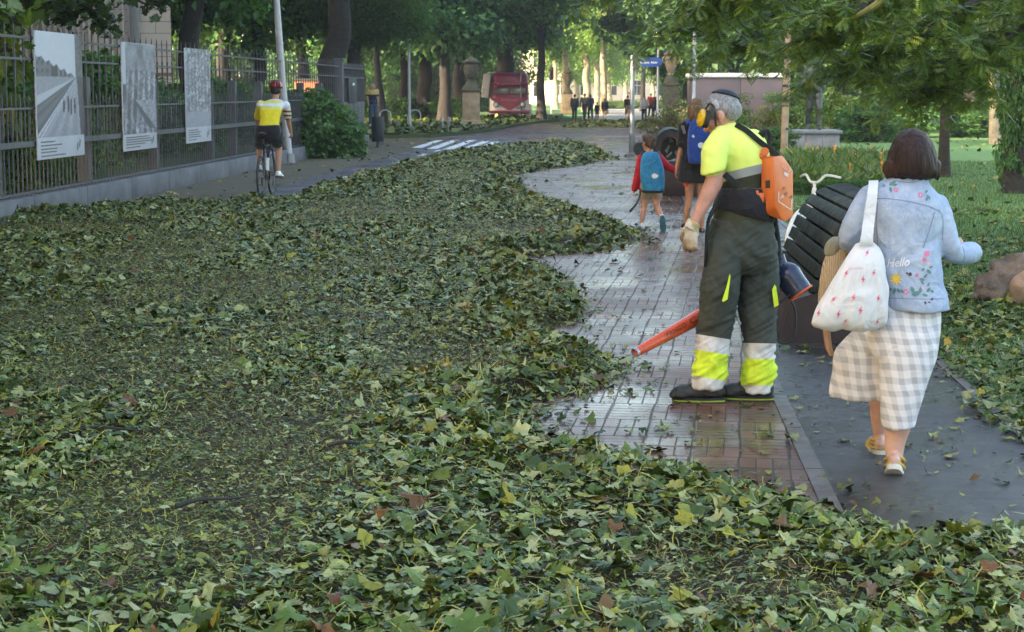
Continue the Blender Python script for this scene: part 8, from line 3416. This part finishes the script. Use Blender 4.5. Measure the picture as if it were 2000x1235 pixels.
# ---- the cyclist
def cyclist():
    rear, front = G(510, 388), G(532.5, 380.5)
    d = (front - rear).normalized()
    rear = rear
    front = rear + d * 1.0
    carbon = plain('carbon_black', (0.018, 0.018, 0.024), 0.3, 0.3, 10, 0.03, 40)
    t, Wf, side, d = bicycle('racing_bicycle', 'black racing bicycle ridden along the cycle path', rear, front, mat=carbon, bars='drop', wheel_r=0.34, seat_h=1.02, bar_h=1.0)
    m = MB()
    m.tube([Wf(0.55, 0.42), Wf(0.60, 0.62)], 0.037, 14)
    m.build('bottle', M['white_plastic'], t)
    m = MB()
    m.tube([Wf(0.40, 0.72, 0.02), Wf(0.44, 0.64, 0.02)], 0.019, 8)
    m.build('pink_decal', plain('magenta_decal', (0.55, 0.03, 0.35), 0.4), t)
    Y = rear.y + 0.35
    J = px_joints(Y, dict(pelvis=(524, 258, 0), chest=(530, 215, 0.24), neck=(537, 193, 0.42), head=(539, 177, 0.50), shL=(510, 206, 0.34), shR=(557, 207, 0.34),
                          elL=(502, 235, 0.55), elR=(563, 235, 0.5), wrL=(516, 258, 0.62), wrR=(568, 258, 0.60), hipL=(513, 262, 0.02), hipR=(537, 262, 0.02),
                          knL=(508, 286, 0.32), knR=(545, 284, 0.22), anL=(506, 323, 0.10), anR=(544, 335, 0.08)))
    f = Fig(J, Vector((0.10, 1, 0)), 1.06, Vector((0.05, 1, -0.1)))
    J['tdL'], J['tdR'] = Vector((-0.05, 1, -0.12)), Vector((0.10, 1, -0.08))
    base = (rear + front) / 2
    mb = MB()
    f.body(mb, w=0.9, curl=1.3)
    body = mb.build('person', M['skin_tan'], None, base, remesh=0.0105, relax=2)
    tag(body, 'cyclist in a red helmet and yellow and white jersey riding away beside the fence', 'person')

    def jersey_t(me):
        c = coords(me)
        uv = np.array([PX(p) for p in c])
        u, v = uv[:, 0], uv[:, 1]
        val = np.full(len(c), 0.1)                                     # white
        n = vnoise(u * 0.12, v * 0.25, 5)
        val = np.where((v > 213 + (u - 524) * 0.05) & (u < 552), 0.5, val)   # strong yellow pocket zone
        val = np.where((v > 196) & (v < 213 + (u - 524) * 0.05) & (u > 501) & (u < 549) & (np.abs(v - 205) > 2.5), 0.3, val)
        sl = (u > 553) & (v > 213)
        val = np.where(sl & (np.mod(v, 8) < 4), 0.7, val)
        set_float(me, val, 'panel')
    jm = banded('jersey', 'panel', [(0, (0.62, 0.62, 0.66)), (0.2, (0.60, 0.58, 0.16)), (0.4, (0.68, 0.54, 0.02)), (0.6, (0.20, 0.03, 0.03))], 0.15, 0.3, 8)
    shirt(f, jm, body, 0.016, 0.85, -0.05, 0.011, 'jersey', None, jersey_t, 0.94)
    trousers(f, M['black_cloth'], body, 0.030, 0.46, 0.011, 'shorts')
    shoes(f, M['white_plastic'], body, M['black_rubber'], 0.26, 0.09, 0.043)
    hair(f, HAIR_DARK, body, 'short', 0.012)
    k = f.k
    c, R = Vector(J['head']), f.HR
    m = MB()
    c2 = c + R @ Vector((0, -0.005, 0.055)) * k
    vs, fs = [], []
    ns, nr = 22, 7
    for i in range(nr):
        th = i / (nr - 1) * 1.62
        for j in range(ns):
            ph = 2 * math.pi * j / ns
            q = Vector((0.108 * math.sin(th) * math.cos(ph), 0.140 * math.sin(th) * math.sin(ph), 0.098 * math.cos(th)))
            vs.append(c2 + R @ (q * k))
    for i in range(nr - 1):
        for j in range(ns):
            a, b = i * ns + j, i * ns + (j + 1) % ns
            fs.append((a, b, b + ns, a + ns))
    m.add(vs, fs)
    hm = m.build('helmet', plain('helmet_red', (0.42, 0.018, 0.014), 0.3, 0.15, 10, 0.03, 40), body)
    m = MB()
    for x in (-0.07, -0.035, 0, 0.035, 0.07):
        q = []
        for j in range(7):
            a = -0.5 + j * 0.36
            q.append(c2 + R @ (Vector((x * (1.0 + 0.1 * math.cos(a)), -0.143 * math.cos(a - 0.2) * (1 - 4 * x * x), 0.100 * math.sin(a + 0.25) * (1 - 22 * x * x) + 0.006)) * k))
        m.tube(q, 0.010 * k, 6, 2)
    m.build('vents', M['black_plastic'], hm)


cyclist()


# ---- standing and walking figures farther off
def walker(label, base, fwd, h, stride=0.25, arm=0.3, top=None, bottom=None, hairm=None, hk='short', top_sleeve=1.0, leg=1.0, vox=0.02, skin='skin', group=None, bag=None, face=True, shoe_m=None, name='person', name_top='shirt', lean=0.0, split=None):
    k = h / 1.72
    F = Vector((fwd[0], fwd[1], 0)).normalized()
    Rr = Vector((F.y, -F.x, 0))
    b = Vector(base)

    def w(x, y, z):
        return b + (Rr * x + F * y) * k + Vector((0, 0, z * k))
    J = dict(pelvis=w(0, 0, 0.96), chest=w(0, 0.02 + lean * 0.3, 1.27), neck=w(0, 0.02 + lean * 0.5, 1.47), head=w(0, 0.045 + lean * 0.6, 1.60))
    for sd, s in (('L', -1), ('R', 1)):
        st = stride * (1 if sd == 'L' else -1)
        ar = -arm * (1 if sd == 'L' else -1)
        J['sh' + sd] = w(0.185 * s, 0.01 + lean * 0.45, 1.42)
        J['el' + sd] = w(0.225 * s, -0.02 + ar * 0.28, 1.15)
        J['wr' + sd] = w(0.215 * s, 0.06 + ar * 0.75, 0.93)
        J['hip' + sd] = w(0.09 * s, 0, 0.92)
        J['kn' + sd] = w(0.095 * s, 0.04 + st * 0.55, 0.50)
        J['an' + sd] = w(0.09 * s, st - (0.04 if st < 0 else 0), 0.09 + (0.07 if st < -0.1 else 0.0))
        if st < -0.1:
            J['td' + sd], J['tu' + sd] = F * 0.75 + Vector((0, 0, -0.6)), F * 0.6 + Vector((0, 0, 0.75))
    f = Fig(J, F, k)
    mb = MB()
    f.body(mb, w=0.88, face=face)
    body = mb.build(name, M[skin], None, b, remesh=vox * 0.7, relax=2)
    tag(body, label, 'person', group)
    if top:
        def post(me):
            c = coords(me)
            set_float(me, (c[:, 2] - b.z) / (1.72 * k), 'panel')
        shirt(f, top, body, 0.018, top_sleeve, 0.08, vox * 0.75, name_top, None, post if split else None)
    if bottom:
        trousers(f, bottom, body, 0.016, leg, vox * 0.75, 'trousers' if leg >= 1 else 'shorts')
    shoes(f, shoe_m or M['black_plastic'], body, None, vox=vox * 0.6)
    if hairm:
        hair(f, hairm, body, hk, vox * 0.7)
    return body, f


step = root('stone_step', G(727, 252, VERGE_Z), 'low stone step under the man by the gate', 'step')
MY = 76.0
mz = P(727, 246.5, MY).z
mb = MB()
mb.bbox((at(729, MY), MY, (mz + VERGE_Z) / 2), (1.0, 0.9, mz - VERGE_Z), 0.015)
mb.build('block', M['concrete'], step)
mt = banded('two_tone_jersey', 'panel', [(0, (0.022, 0.024, 0.05)), (0.735, (0.62, 0.44, 0.17))], 0.15, 0.3)
walker('bald man in a dark and yellow top and jeans standing by the gate', (at(728, MY), MY, mz), (0.35, -1, 0), 1.79, 0.04, 0.05, mt,
       cloth('blue_jeans', (0.055, 0.085, 0.15), 0.3), None, 'short', 0.8, 1.0, 0.018, 'skin', split=True, shoe_m=M['white_plastic'])

GROUP = 'people walking on the far path'
dark_jeans = cloth('dark_jeans', (0.018, 0.022, 0.034), 0.3)
for (u, v, hp, fwd, st, arm, topc, botc, hm, hk, sl, leg, lab) in (
        (1122, 237, 52, (0.1, 1, 0), 0.20, 0.2, (0.045, 0.045, 0.055), None, HAIR_DARK, 'short', 1.0, 1.0, 'walker in dark clothes at the left of the far group'),
        (1141.5, 237, 54, (0.3, 1, 0), 0.34, 0.35, (0.075, 0.078, 0.068), None, HAIR_DARK, 'short', 1.0, 1.0, 'striding walker in an olive grey top in the far group'),
        (1153, 235, 50, (-0.2, 1, 0), 0.15, 0.3, (0.045, 0.05, 0.10), None, HAIR_DARK, 'long', 1.0, 1.0, 'walker in dark blue beside the striding one'),
        (1166, 235, 34, (0, 1, 0), 0.15, 0.2, (0.03, 0.035, 0.04), None, HAIR_DARK, 'short', 1.0, 1.0, 'small dark child at the right of the far group'),
        (1181, 236, 43, (0.1, 1, 0), 0.18, 0.2, (0.025, 0.028, 0.055), 'bare', HAIR_BROWN, 'long', 1.0, 0.25, 'bare legged girl in navy walking alone on the far path'),
        (1226, 238, 51, (-0.1, 1, 0), 0.20, 0.4, (0.012, 0.012, 0.014), 'tan', HAIR_BROWN, 'short', 1.0, 0.62, 'walker in a black top and tan trousers left of the signpost'),
        (1258, 240, 52, (0.0, 1, 0), 0.10, 0.25, (0.30, 0.30, 0.32), None, HAIR_BROWN, 'short', 1.0, 1.0, 'walker in a pale grey top right of the signpost'),
        (1271, 231, 48, (0.2, -1, 0), 0.15, 0.25, (0.45, 0.03, 0.03), None, HAIR_DARK, 'short', 0.6, 1.0, 'walker in a red top behind the pale grey one'),
        (1279.5, 232, 42, (0, 1, 0), 0.15, 0.25, (0.08, 0.03, 0.04), None, HAIR_DARK, 'long', 1.0, 1.0, 'walker in maroon beside the pale lamp post'),
        (1228, 221, 40, (0, -1, 0), 0.15, 0.25, (0.55, 0.53, 0.55), None, HAIR_DARK, 'short', 0.5, 1.0, 'farthest walker in a white shirt')):
    b = G(u, v)
    h = hp * b.y / FPX
    tm = cloth('walker_top', topc, 0.25)
    bm_ = dark_jeans if botc is None else cloth('walker_bottom', {'tan': (0.22, 0.15, 0.10), 'bare': (0.10, 0.08, 0.08)}[botc], 0.2)
    walker(lab, b, fwd, h, st, arm, tm, bm_, hm, hk, sl, leg, 0.03, 'skin', GROUP)

# ---- the bronze figure on the plinth
bz = plain('bronze', (0.060, 0.066, 0.062), 0.5, 0.4, 5, 0.25, 30, 0.01, metal=0.4)
M['bronze'] = bz
sb = Vector((at(1590, PY + 0.6), PY + 0.6, zt_ + 0.10))
sb.z = P(1590, 262, PY).z + 0.10
body, f = walker('life size bronze statue of a standing man on the grey plinth', sb, (0.1, -1, 0), 1.98, 0.12, 0.1, bz, bz, bz, 'short', 1.0, 1.0, 0.02, 'bronze', None, None, True, bz, 'statue', 'jacket')
body['category'] = 'statue'

# ================================================================== morning haze
hz = bpy.data.materials.new('thin_haze')
hz.use_nodes = True
nt = hz.node_tree
nt.nodes.remove(nt.nodes["Principled BSDF"])
pv = nt.nodes.new('ShaderNodeVolumePrincipled')
pv.inputs['Color'].default_value = (0.86, 0.89, 0.92, 1)
pv.inputs['Density'].default_value = 0.0005
pv.inputs['Anisotropy'].default_value = 0.3
nt.links.new(pv.outputs[0], nt.nodes['Material Output'].inputs['Volume'])
mb = MB()
mb.box((0, 250, 13.0), (850, 750, 28.0))
o = mb.build('haze', hz, None, (0, 0, 0), smooth=False)
o['kind'] = 'stuff'
